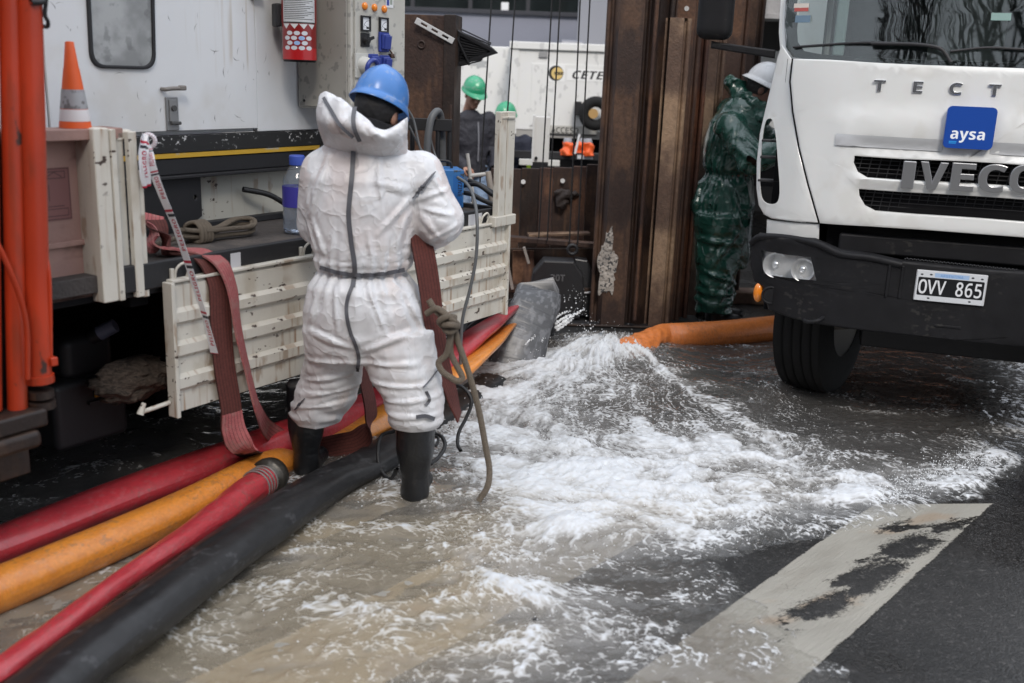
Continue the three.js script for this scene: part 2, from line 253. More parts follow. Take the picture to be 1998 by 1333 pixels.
const SLING_DARK = mat({ map: tex(128, 256, [0.13, 0.26], (u, v) => { const l = Math.abs(((u * 9) % 1) - 0.5) < 0.09 ? 0.5 : 1, g = 0.7 + 0.6 * fb(u, v, 20, 60, 3, 103); return [0.105 * l * g, 0.028 * l * g, 0.022 * l * g]; }), roughness: 0.9 });
const ROPE = mat({ map: tex(128, 128, [0.06, 0.05], (u, v) => { const s = 0.72 + 0.36 * Math.sin((u * 2 + v) * Math.PI * 2), g = 0.7 + 0.6 * fb(u, v, 16, 16, 2, 105); return [0.33 * g * s, 0.27 * g * s, 0.205 * g * s]; }), roughness: 0.95, bumpMap: gtex(128, 128, [0.06, 0.05], (u, v) => 0.5 + 0.5 * Math.sin((u * 2 + v) * Math.PI * 2)), bumpScale: 0.004 });
const CABLE = mat({ color: rgb(0.012, 0.012, 0.013), roughness: 0.5 }), CABLE_GREY = mat({ color: rgb(0.10, 0.105, 0.11), roughness: 0.5 });
const GLASS_DIRTY = mat({ map: tex(256, 256, [0.62, 0.6], (u, v) => { const d = sst(0.35, 0.7, fb(u, v, 5, 5, 5, 111)), s = sst(0.6, 0.75, fb(u, v, 12, 12, 4, 112)); const k = mix(0.36, 0.21, d) * (1 - 0.35 * s); return [k * 0.97, k, k * 1.0]; }), roughness: 0.22, clearcoat: 0.5 }, true);
const GLASS_DARK = mat({ color: rgb(0.9, 0.95, 0.93), roughness: 0.02, transmission: 1, thickness: 0, ior: 1.52 }, true);
const ASPHALT_WALL = mat({ color: rgb(0.22, 0.225, 0.25), roughness: 0.85, bumpMap: rustBump, bumpScale: 0.002 });
const SKIN = mat({ map: tex(128, 128, 0.1, (u, v) => { const g = 0.9 + 0.2 * fb(u, v, 8, 8, 3, 121); return [0.36 * g, 0.19 * g, 0.13 * g]; }), roughness: 0.55 });
const SKIN_DARK = mat({ color: rgb(0.13, 0.062, 0.042), roughness: 0.5 });
const HAIR = mat({ color: rgb(0.008, 0.007, 0.007), roughness: 0.6 });
const fabricBump = gtex(256, 256, 0.25, (u, v) => 0.6 * Math.abs(fb(u, v, 7, 7, 3, 131) * 2 - 1) + 0.25 * Math.abs(fb(u, v, 16, 16, 3, 132) * 2 - 1) + 0.05 * fb(u, v, 90, 90, 1, 133));
const creaseBump = gtex(512, 512, 0.55, (u, v) => 0.65 * Math.pow(1 - Math.abs(fb(u, v, 4, 4, 3, 231) * 2 - 1), 9) + 0.45 * Math.pow(1 - Math.abs(fb(u, v, 9, 8, 3, 232) * 2 - 1), 9) + 0.3 * fb(u, v, 6, 6, 3, 233));
const SUIT = mat({ map: tex(512, 512, 1.1, (u, v) => { const g = 0.95 + 0.1 * fb(u, v, 90, 90, 1, 135), s = sst(0.52, 0.78, fb(u, v, 5, 4, 5, 136)), m = sst(0.66, 0.8, fb(u, v, 9, 16, 4, 137)); return [0.68, 0.685, 0.705].map((x, i) => mix(mix(x * g, [0.60, 0.50, 0.47][i], s * 0.55), [0.42, 0.36, 0.31][i], m * 0.3)); }), roughness: 0.4, bumpMap: creaseBump, bumpScale: 0.0045 });
const TAPE = mat({ color: rgb(0.09, 0.092, 0.105), roughness: 0.5 });
const PVC = mat({ map: tex(256, 256, 0.7, (u, v) => { const g = 0.7 + 0.6 * fb(u, v, 5, 5, 4, 141); return [0.012 * g, 0.062 * g, 0.045 * g]; }), roughness: 0.26, clearcoat: 0.7, clearcoatRoughness: 0.16, bumpMap: creaseBump, bumpScale: 0.008 }, true);
const BOOT = mat({ map: tex(128, 128, 0.3, (u, v) => { const g = 0.8 + 0.4 * fb(u, v, 6, 6, 4, 145); return [0.010 * g, 0.0105 * g, 0.012 * g]; }), roughness: 0.36, bumpMap: fabricBump, bumpScale: 0.003 });
const JACKET = mat({ color: rgb(0.022, 0.022, 0.03), roughness: 0.75, bumpMap: fabricBump, bumpScale: 0.008 });
const JEANS = mat({ color: rgb(0.24, 0.33, 0.48), roughness: 0.9, bumpMap: fabricBump, bumpScale: 0.01 });
const helmetPaint = (c) => mat({ map: tex(128, 128, 0.35, (u, v) => { const g = 0.9 + 0.15 * fb(u, v, 6, 6, 4, 151), s = sst(0.64, 0.72, fb(u, v, 10, 16, 4, 152)); return c.map((x) => mix(x * g, 0.34, s * 0.28)); }), roughness: 0.36, clearcoat: 0.4 , clearcoatRoughness: 0.25 }, true);
const HELMET_BLUE = helmetPaint([0.045, 0.19, 0.52]), HELMET_GREEN = helmetPaint([0.02, 0.30, 0.145]), HELMET_WHITE = helmetPaint([0.74, 0.75, 0.76]);
const WHITE_PAINT = mat({ map: tex(256, 256, 1.2, (u, v) => { const g = 0.94 + 0.1 * fb(u, v, 5, 5, 5, 155), d = sst(0.6, 0.75, fb(u, v, 8, 8, 5, 156)); return [0.68, 0.685, 0.67].map((x, i) => mix(x * g, [0.52, 0.49, 0.43][i], d * 0.22)); }), roughness: 0.3, clearcoat: 0.5, clearcoatRoughness: 0.12 }, true);
const TRAILER_WHITE = mat({ map: tex(512, 512, [2.2, 2.2], (u, v) => { const g = 0.96 + 0.06 * fb(u, v, 5, 5, 5, 157), d = sst(0.66, 0.74, fb(u, v, 40, 24, 4, 158)); return [0.74, 0.74, 0.72].map((x) => mix(x * g, 0.3, d * 0.35)); }), roughness: 0.5 });
const flat = (c, r = 0.5) => mat({ color: rgb(...c), roughness: r });
const AMBER = mat({ color: rgb(0.75, 0.22, 0.015), roughness: 0.25, clearcoat: 0.6 }, true), BLUE_PLASTIC = flat([0.03, 0.05, 0.26], 0.35), BLUE_PAINT = mat({ map: tex(128, 128, 0.3, (u, v) => { const g = 0.85 + 0.3 * fb(u, v, 5, 5, 4, 161), s = sst(0.66, 0.72, fb(u, v, 12, 12, 4, 162)); return [0.035, 0.16, 0.42].map((x) => mix(x * g, 0.05, s)); }), roughness: 0.45 });
const CONE_ORANGE = mat({ map: tex(128, 128, 0.4, (u, v) => { const g = 0.85 + 0.3 * fb(u, v, 5, 5, 4, 165); return [0.72 * g, 0.105 * g, 0.018 * g]; }), roughness: 0.5 });
// ---------------------------------------------------------------- ground, markings, water
const ASPHALT = mat({ map: tex(1024, 1024, 2.6, (u, v) => { const g = fb(u, v, 90, 90, 3, 201), p = sst(0.45, 0.7, fb(u, v, 4, 4, 5, 202)), st = sst(0.80, 0.88, vn(u * 330, v * 330, 330, 330, 203)); const k = mix(0.008, 0.021, g) * mix(0.75, 1.25, p) + st * 0.035; return [k * 1.06, k, k * 0.95]; }), roughnessMap: gtex(1024, 1024, 7.3, (u, v) => 0.1 + 0.34 * sst(0.38, 0.66, fb(u, v, 9, 9, 6, 205))), roughness: 1, bumpMap: gtex(1024, 1024, 1.3, (u, v) => 0.3 * vn(u * 190, v * 190, 190, 190, 206) + 0.4 * vn(u * 420, v * 420, 420, 420, 207) + 0.4 * fb(u, v, 6, 6, 5, 208)), bumpScale: 0.0035 });
struct('road', new THREE.PlaneGeometry(160, 160, 1, 1).rotateX(-Math.PI / 2), ASPHALT);

const paintTex = tex(512, 512, 0.9, (u, v) => { const g = 0.86 + 0.25 * fb(u, v, 6, 6, 5, 211), d = sst(0.5, 0.75, fb(u, v, 9, 5, 5, 212)), r = sst(0.62, 0.78, fb(u, v, 5, 5, 4, 213)); return [0.29, 0.275, 0.24].map((x, i) => mix(mix(x * g, [0.2, 0.18, 0.15][i], d * 0.35), [0.30, 0.2, 0.12][i], r * 0.4)); });
const wornAlpha = gtex(1024, 2048, 1, (u, v) => {   // u across the stripe, v along its 3.2 m: paint lost in one long ragged patch, thinning over the stones
  const t = v * 3.2, n = fb(u, v, 5, 30, 5, 215) - 0.5, fine = vn(u * 130, v * 860, 130, 860, 216) - 0.5, m2 = vn(u * 50, v * 340, 50, 340, 217) - 0.5;
  const H = [[0.72, 0.6, 0.2, 0.2, 1.1], [0.66, 0.95, 0.22, 0.2, 1.2], [0.62, 1.24, 0.17, 0.15, 1.1], [0.55, 0.3, 0.3, 0.07, 0.8], [0.85, 0.3, 0.18, 0.1, 0.9], [0.28, 2.2, 0.14, 0.3, 0.7], [0.7, 2.6, 0.2, 0.2, 0.7]];
  let h = 0; for (const [a, b, p, q, k] of H) h = Math.max(h, k * Math.exp(-(((u - a - n * 0.35) / p) ** 2) - (((t - b + n * 0.5) / q) ** 2)));
  return sst(0.0, 0.3, 0.62 - h * 1.0 + n * 0.8 + fine * 0.42 + m2 * 0.28 - 0.5 * (1 - sst(0, 0.03, Math.min(u, 1 - u) + 0.02 * n)));
});
const D2 = [-0.651, 0.759];
function stripe(R0, L0, len, name, label) {
  const a = [R0[0], R0[1]], b = [L0[0], L0[1]], P = [], UV = [], I = [], n = 4;
  for (let i = 0; i <= n; i++) { const t = i / n * len; P.push(b[0] + D2[0] * t, 0.004, b[1] + D2[1] * t, a[0] + D2[0] * t, 0.004, a[1] + D2[1] * t); UV.push(0, i / n, 1, i / n); if (i < n) { const k = i * 2; I.push(k, k + 2, k + 1, k + 1, k + 2, k + 3); } }
  const g = new THREE.BufferGeometry(); g.setAttribute('position', new THREE.Float32BufferAttribute(P, 3)); g.setAttribute('uv', new THREE.Float32BufferAttribute(UV, 2)); g.setIndex(I); g.computeVertexNormals();
  const map = paintTex.clone(); map.repeat.set(0.55, 3.3); map.needsUpdate = true;
  const al = wornAlpha.clone(); al.repeat.set(1, 1); al.offset.set(0, name * 0.37); al.needsUpdate = true;
  const o = struct('crosswalk_stripe', g, mat({ map, alphaMap: al, transparent: true, roughness: 0.3, bumpMap: rustBump, bumpScale: 0.003 }), true); if (label) o.userData.label = label;
}
stripe([2.11, -4.12], [1.56, -4.06], 3.2, 0); stripe([0.94, -4.1], [0.36, -4.06], 3.2, 1); stripe([-0.2, -4.1], [-0.78, -4.06], 3.2, 2);

// the flood: one sheet of shallow muddy water, its relief and its foam from the same field
const WX0 = -2.7, WX1 = 3.5, WZ0 = -7.3, WZ1 = -2.2, SRC = [0.66, -6.3];
const blob = (list) => (x, z) => { let s = 0; for (const [c, r, w] of list) { const d = ((x - c[0]) ** 2 + (z - c[2]) ** 2) / (r * r); if (d < 6) s += w * Math.exp(-d); } return s; };
const foamAt = blob([
  [[.613, 0, -6.125], .16, 1.8], [[.478, 0, -6.016], .18, 1.6], [[.303, 0, -5.926], .2, 1.5], [[.041, 0, -5.753], .22, 1.1], [[.391, 0, -5.548], .25, .7], [[-.184, 0, -5.382], .24, 1.2], [[-.085, 0, -4.889], .22, .8], [[.04, 0, -5.912], .2, .8], [[-.29, 0, -5.761], .12, .6], [[.043, 0, -5.231], .35, 1.0], [[.292, 0, -5.261], .35, .75], [[.021, 0, -4.678], .26, .8], [[.162, 0, -4.299], .28, 1.0],
  [[.315, 0, -4.139], .22, 1.9], [[.236, 0, -3.816], .17, 2.0], [[.209, 0, -3.649], .15, 1.6], [[.043, 0, -5.319], .22, .9], [[.462, 0, -4.042], .25, .9], [[.691, 0, -4.119], .25, .75], [[.914, 0, -4.255], .25, .75], [[.492, 0, -3.696], .18, .8], [[.374, 0, -3.469], .14, .55], [[.867, 0, -3.873], .22, .85], [[1.158, 0, -3.95], .2, .9], [[1.424, 0, -4.052], .18, .95],
  [[1.652, 0, -4.211], .17, .95], [[1.874, 0, -4.319], .16, .95], [[2.095, 0, -4.462], .16, .9], [[2.318, 0, -4.646], .16, .85], [[1.281, 0, -4.35], .22, .55], [[1.15, 0, -4.729], .2, .55], [[1.027, 0, -5.532], .10, .55], [[.921, 0, -5.816], .10, .6], [[.798, 0, -6.07], .12, .7], [[1.137, 0, -5.19], .10, .5], [[.529, 0, -4.806], .35, .38], [[.788, 0, -4.835], .3, .34], [[.583, 0, -3.614], .16, .5], [[.783, 0, -3.631], .14, .55],
  [[-.061, 0, -4.047], .16, .5], [[.002, 0, -4.224], .2, .55], [[.121, 0, -4.761], .3, .5], [[.028, 0, -3.847], .1, .3], [[.122, 0, -3.111], .16, .4], [[-.008, 0, -3.564], .14, .6], [[-.098, 0, -3.39], .14, .45], [[-.218, 0, -3.264], .12, .4], [[.144, 0, -3.37], .14, .6], [[-.052, 0, -3.132], .14, .45], [[.204, 0, -3.017], .18, .5], [[.117, 0, -2.799], .16, .5], [[-.024, 0, -2.761], .16, .42], [[.348, 0, -3.128], .1, .3], [[-.241, 0, -3.822], .16, .3], [[-.461, 0, -2.969], .10, .4], [[-.701, 0, -3.732], .14, .36], [[-.783, 0, -3.373], .14, .5], [[-.89, 0, -2.845], .12, .35], [[-.762, 0, -2.979], .12, .35], [[-.609, 0, -3.233], .12, .4], [[-.432, 0, -3.528], .12, .45], [[-.461, 0, -2.969], .08, .5], [[-.583, 0, -2.75], .12, .3], [[-.233, 0, -3.018], .14, .35], [[-.329, 0, -2.712], .14, .35], [[-.896, 0, -3.103], .14, .38], [[-.534, 0, -4.002], .16, .3], [[-.211, 0, -4.386], .2, .45], [[-.285, 0, -4.79], .15, .6], [[-.343, 0, -4.569], .12, .4], [[.429, 0, -2.764], .2, .3], [[.723, 0, -5.402], .22, .42], [[.537, 0, -5.567], .25, .5], [[.943, 0, -5.005], .2, .42], [[1.059, 0, -4.65], .25, .42], [[.619, 0, -4.471], .3, .5], [[.813, 0, -4.491], .25, .45], [[1.181, 0, -4.529], .25, .4], [[1.479, 0, -4.56], .25, .3], [[1.36, 0, -4.298], .2, .35],
]);
const LINES = [[[[.753, 0, -6.19], [.896, 0, -5.855], [1.01, 0, -5.511], [1.126, 0, -5.205], [1.21, 0, -4.866], [1.271, 0, -4.604]], .028, .75], [[[.592, 0, -5.878], [.685, 0, -5.308], [.688, 0, -4.751]], .03, .3], [[[.29, 0, -4.081], [.225, 0, -3.815], [.168, 0, -3.579], [.144, 0, -3.37], [.227, 0, -3.154]], .05, .4], [[[-.351, 0, -3.492], [-.156, 0, -3.425], [.018, 0, -3.138], [.138, 0, -3.045]], .03, .45], [[[.57, 0, -5.984], [.245, 0, -5.53], [-.038, 0, -5.136]], .05, .3], [[[.89, 0, -5.812], [.541, 0, -5.616], [.237, 0, -5.254]], .022, .5], [[[1.022, 0, -4.716], [.808, 0, -4.458], [.482, 0, -4.271]], .04, .35]];
const lineFoam = (x, z) => { let s = 0; for (const [L, w, k] of LINES) for (let i = 0; i < L.length - 1; i++) { const a = L[i], b = L[i + 1], dx = b[0] - a[0], dz = b[2] - a[2], t = clamp(((x - a[0]) * dx + (z - a[2]) * dz) / (dx * dx + dz * dz)), d = ((x - a[0] - dx * t) ** 2 + (z - a[2] - dz * t) ** 2) / (w * w); if (d < 6) s = Math.max(s, k * Math.exp(-d)); } return s; };
const APEX = [.882, 0, -5.863];
const murkAt = blob([[[-.631, 0, -2.988], .6, .8], [[-.326, 0, -3.255], .4, .7], [[-.871, 0, -2.676], .5, .8], [[.133, 0, -3.856], .4, .5], [[.555, 0, -3.895], .3, .4], [[-1.359, 0, -2.934], .5, .5], [[-.566, 0, -3.65], .4, .5], [[1.131, 0, -4.106], .3, .25], [[-.125, 0, -2.899], .3, .3]]);
// how deep the sheet is: negative where the road stays bare
const FRONT = [[3.6, -5.45], [2.9, -5.05], [2.52, -4.78], [2.25, -4.45], [2.02, -4.2], [1.62, -3.93], [1.15, -3.68], [0.9, -3.56], [0.8, -3.44], [0.88, -3.2], [0.98, -2.95], [1.1, -2.6], [1.2, -2.0]];
function depthAt(x, z) {
  let best = 1e9, sgn = 1;
  for (let i = 0; i < FRONT.length - 1; i++) {
    const [ax, az] = FRONT[i], [bx_, bz] = FRONT[i + 1], dx = bx_ - ax, dz = bz - az, t = clamp(((x - ax) * dx + (z - az) * dz) / (dx * dx + dz * dz)), ex = x - ax - dx * t, ez = z - az - dz * t, d = Math.hypot(ex, ez);
    if (d < best) { best = d; sgn = (dx * (z - az) - dz * (x - ax)) > 0 ? 1 : -1; }
  }
  return best * sgn;
}
const RW = 1024, foamF = new Float32Array(2048 * 2048), murkF = new Float32Array(2048 * 2048), hgt = new Float32Array(2048 * 2048), deepF = new Float32Array(2048 * 2048);
const lace = (x, z, s) => { // bright thin webs: edges between random cells
  const i = Math.floor(x), j = Math.floor(z); let a = 9, b = 9;
  for (let q = -1; q <= 1; q++) for (let r = -1; r <= 1; r++) { const d = Math.hypot(i + q + hash(i + q, j + r, s) - x, j + r + hash(i + q, j + r, s + 1) - z); if (d < a) { b = a; a = d; } else if (d < b) b = d; }
  return 1 - sst(0, 0.32, b - a);
};
{
  const T = 2048;
  for (let j = 0; j < T; j++) for (let i = 0; i < T; i++) {
    const x = mix(WX0, WX1, (i + 0.5) / T), z = mix(WZ0, WZ1, (j + 0.5) / T), o = j * T + i, dp = depthAt(x, z);
    if (dp < -0.12) { hgt[o] = -0.02; continue; }
    const wx = x + 0.12 * n3(x * 2.4, 1.5, z * 2.4) + 0.025 * n3(x * 9, 4.5, z * 9), wz = z + 0.10 * n3(x * 2.4, 7.5, z * 2.4) + 0.025 * n3(x * 9, 9.5, z * 9);
    const dx = wx - SRC[0], dz = wz - SRC[1], r = Math.hypot(dx, dz) + 0.05, th = Math.atan2(dx, dz);
    // flow-aligned coordinates: out of the hose mouth near it, across the road further down
    const near = 1 - sst(1.2, 2.6, r);
    const fdx = wx - APEX[0], fdz = wz - APEX[2], fr = Math.hypot(fdx, fdz), fth = Math.atan2(fdx, fdz), fan = sst(0.02, 0.2, fr) * (1 - sst(0.8, 1.3, fr)) * sst(-1.5, -0.9, fth) * (1 - sst(0.25, 0.6, fth));
    const F0 = Math.max(0, foamAt(wx, wz) * (1 - 0.62 * fan)) + lineFoam(wx, wz), F = 1.25 * (1 - Math.exp(-0.95 * F0));
    const A = fbm3(th * 5.5, r * 1.6, 3.3, 3), B = fbm3(wx * 3.6, wz * 6.5, 1.1, 3), C = fbm3(wx * 26, wz * 30, 5.5, 3), E = n3(wx * 90, wz * 100, 2.5), E2 = n3(wx * 55, wz * 62, 8.5);
    const G2 = fbm3(th * 19, r * 3.2, 8.3, 3), G3 = n3(th * 60, r * 8, 1.7);
    let n = mix(0.62 * B + 0.34 * C, 0.32 * A + 0.55 * G2 + 0.25 * G3 + 0.22 * B + 0.16 * C, near) + 0.12 * E2 + 0.09 * E;
    const web = lace(wx * 11 + 0.9 * B, wz * 13 + 0.9 * C, 5) * 0.5 + lace(wx * 27 + 0.5 * C, wz * 31, 9) * 0.5;
    let f = sst(0.22, 1.12, F * 0.86 + n * 0.92 + (web - 0.42) * 0.8 * (1 - sst(0.5, 1.1, F)));
    const ray = n3(fth * 34, fr * 4, 2.2) + 0.7 * n3(fth * 80, fr * 9, 6.2) + 0.5 * E2 + 0.4 * E; f = Math.max(f, fan * sst(0.05, 1.0, ray) * 0.72);
    f *= 0.90 + 0.16 * (E + 0.6 * E2);
    f *= sst(-0.05, 0.03, dp + 0.05 * B + 0.03 * C);
    const fleck = sst(0.46, 0.62, E + 0.5 * C) * sst(0.15, 0.5, B + 0.35 * C + 0.35 * F) * 0.7;   // bubbles
    f = clamp(Math.max(f, fleck * sst(0, 0.05, dp)));
    f = Math.max(f, 0.24 * sst(0.1, 0.9, F) * (0.75 + 0.6 * C) * sst(-0.02, 0.06, dp)); foamF[o] = clamp(f); deepF[o] = sst(-0.02, 0.3, dp + 0.12 * B + 0.04 * C); murkF[o] = clamp(murkAt(wx, wz) * (1 + 0.7 * B));
    const surge = 0.10 * Math.exp(-((r / 0.4) ** 2)) + 0.035 * Math.exp(-(((r - 1.15) / 0.16) ** 2)) * sst(0.35, 0.8, th) * (1 - sst(1.0, 1.4, th));
    const pit = x > 0.0 && x < 1.35 && z < -6.62 ? 0.03 : 0; hgt[o] = 0.009 - pit + 0.02 * sst(0, 0.5, dp) * sst(-3.2, -3.9, z - 0.3 * x) - (1 - sst(-0.05, 0.06, dp + 0.05 * B + 0.025 * C)) * 0.016 + surge * (1 + 0.5 * G2) + clamp(F, 0, 1.2) * (0.018 + 0.021 * (B + 0.5 * A * near) + 0.008 * C + 0.007 * G2 * near + 0.0014 * (E + E2)) + 0.008 * B * sst(0, 0.3, dp) + 0.0042 * C * sst(0, 0.2, dp) + 0.0012 * E2;
  }
}
const sampleW = (F, x, z) => { const T = 2048, u = clamp((x - WX0) / (WX1 - WX0)) * T - 0.5, v = clamp((z - WZ0) / (WZ1 - WZ0)) * T - 0.5, i = clamp(Math.floor(u), 0, T - 2), j = clamp(Math.floor(v), 0, T - 2), a = clamp(u - i), b = clamp(v - j); return mix(mix(F[j * T + i], F[j * T + i + 1], a), mix(F[(j + 1) * T + i], F[(j + 1) * T + i + 1], a), b); };
{
  const NX = 520, NZ = 440, P = [], UV = [], I = [], id = [];
  for (let j = 0; j <= NZ; j++) for (let i = 0; i <= NX; i++) { const x = mix(WX0, WX1, i / NX), z = mix(WZ0, WZ1, j / NZ); P.push(x, sampleW(hgt, x, z), z); UV.push(i / NX, j / NZ); }
  for (let j = 0; j < NZ; j++) for (let i = 0; i < NX; i++) { const a = j * (NX + 1) + i, b = a + NX + 1; if (Math.max(P[a * 3 + 1], P[a * 3 + 4], P[b * 3 + 1], P[b * 3 + 4]) < -0.001) continue; I.push(a, b, a + 1, a + 1, b, b + 1); }
  const g = new THREE.BufferGeometry(); g.setAttribute('position', new THREE.Float32BufferAttribute(P, 3)); g.setAttribute('uv', new THREE.Float32BufferAttribute(UV, 2)); g.setIndex(I); g.computeVertexNormals();
  const T = 2048, S = 1, wt = (fn, c) => { const t = tex(T, T, 1, (u, v) => { const o = Math.min(T - 1, Math.floor(v * T)) * T + Math.min(T - 1, Math.floor(u * T)); return fn(foamF[o], murkF[o], deepF[o]); }, c); t.wrapS = t.wrapT = THREE.ClampToEdgeWrapping; return t; };
  const W = mat({
    map: wt((f, m, k) => [0, 1, 2].map((i) => mix(mix([0.95, 0.95, 0.94][i], mix([0.72, 0.70, 0.67][i], [0.72, 0.625, 0.475][i], m), k), [0.60, 0.625, 0.655][i], f)), true),
    transmission: 1, transmissionMap: wt((f, m, k) => (1 - f) * mix(0.985, 0.93 - 0.18 * m, k), false), thickness: 0, ior: 1.33, specularIntensity: 1,
    roughness: 1, roughnessMap: wt((f) => mix(0.06, 0.7, Math.pow(f, 0.7)), false),
    bumpMap: gtex(1024, 1024, [0.1, 0.12], (u, v) => 0.6 * fb(u, v, 10, 8, 4, 221) + 0.4 * fb(u, v, 26, 26, 3, 222)), bumpScale: 0.003,
  }, true);
  const water = new THREE.Mesh(g, W); water.name = 'water'; water.userData = { kind: 'structure', label: 'muddy foaming water running over the road' }; water.castShadow = water.receiveShadow = true; scene.add(water);
}
{ // drops thrown up: round and drawn-out beads over the broken water
  const drop = new THREE.SphereGeometry(1, 6, 5), M = mat({ color: rgb(0.80, 0.82, 0.84), roughness: 0.12 }), L = [];
  seed = 41;
  for (let i = 0; i < 60000 && L.length < 2600; i++) {
    const x = rnd(-0.8, 2.7), z = rnd(-7, -2.4), F = foamAt(x, z); if (rnd() > Math.pow(clamp(F, 0, 1.2), 1.4) * 0.5) continue;
    L.push([x, sampleW(hgt, x, z) + Math.pow(rnd(), 4) * 0.07 + 0.001, z, rnd(0.0008, 0.0024), rnd(1, 1.8)]);
  }
  for (let i = 0; i < 260; i++) { const t = Math.pow(rnd(), 1.6), p = [[.006, .028, -6.15], [.399, .077, -6.4], [.599, .051, -6.4], [.31, .249, -6.45]][Math.floor(rnd(4))]; L.push([p[0] + rnd(-0.16, 0.16), p[1] + rnd(-0.03, 0.16) * (1 - t * 0.5), p[2] + rnd(-0.15, 0.15), 0.0015 + 0.0055 * t * t, rnd(1, 2)]); }
  for (let i = 0; i < 900; i++) { const t = rnd(), a = [1.559, 0, -4.065], b = [2.334, 0, -4.681]; L.push([mix(a[0], b[0], t) + rnd(-0.09, 0.09), 0.02 + rnd(0.05) * rnd(), mix(a[2], b[2], t) + rnd(-0.09, 0.09), rnd(0.0008, 0.0024), 1.5]); }
  for (let i = 0; i < 500; i++) { const x = rnd(0.6, 1.7), z = rnd(-5.6, -4.7); L.push([x, 0.01 + rnd(0.03), z, rnd(0.0008, 0.002), 1]); }
  const arc = (a, b, lift, n, r) => { for (let i = 0; i < n; i++) { const t = i / (n - 1), j = () => rnd(-0.006, 0.006) * (0.3 + t); L.push([mix(a[0], b[0], t) + j(), mix(a[1], b[1], t) + lift * Math.sin(Math.PI * t) + j(), mix(a[2], b[2], t) + j(), r * (1.15 - 0.8 * t) * rnd(0.6, 1.1), rnd(1, 2.2)]); } };
  arc([.272, .166, -6.3], [.454, .288, -6.35], 0.004, 90, 0.008); arc([.271, .193, -6.3], [.404, .253, -6.35], 0.012, 70, 0.007); arc([.263, .226, -6.3], [.36, .271, -6.35], 0.006, 50, 0.006); arc([.28, .149, -6.3], [.385, .244, -6.3], -0.006, 60, 0.007); arc([.037, .085, -5.95], [.141, .193, -5.98], 0.01, 60, 0.006); arc([.145, .092, -6], [.194, .174, -6], 0.008, 40, 0.005); arc([.39, .063, -6.2], [.45, .148, -6.2], 0.006, 40, 0.006); arc([.518, .068, -6.2], [.482, .133, -6.2], 0.006, 36, 0.006);
  const im = new THREE.InstancedMesh(drop, M, L.length), q = new THREE.Object3D();
  L.forEach(([x, y, z, r, k], i) => { q.position.set(x, Math.max(y, 0.004), z); q.rotation.set(rnd(3), rnd(3), rnd(3)); q.scale.set(r, r * k, r); q.updateMatrix(); im.setMatrixAt(i, q.matrix); });
  im.name = 'water_spray'; im.userData = { kind: 'stuff', label: 'drops of white spray above the rushing water', category: 'water spray' }; im.castShadow = true; scene.add(im);
}
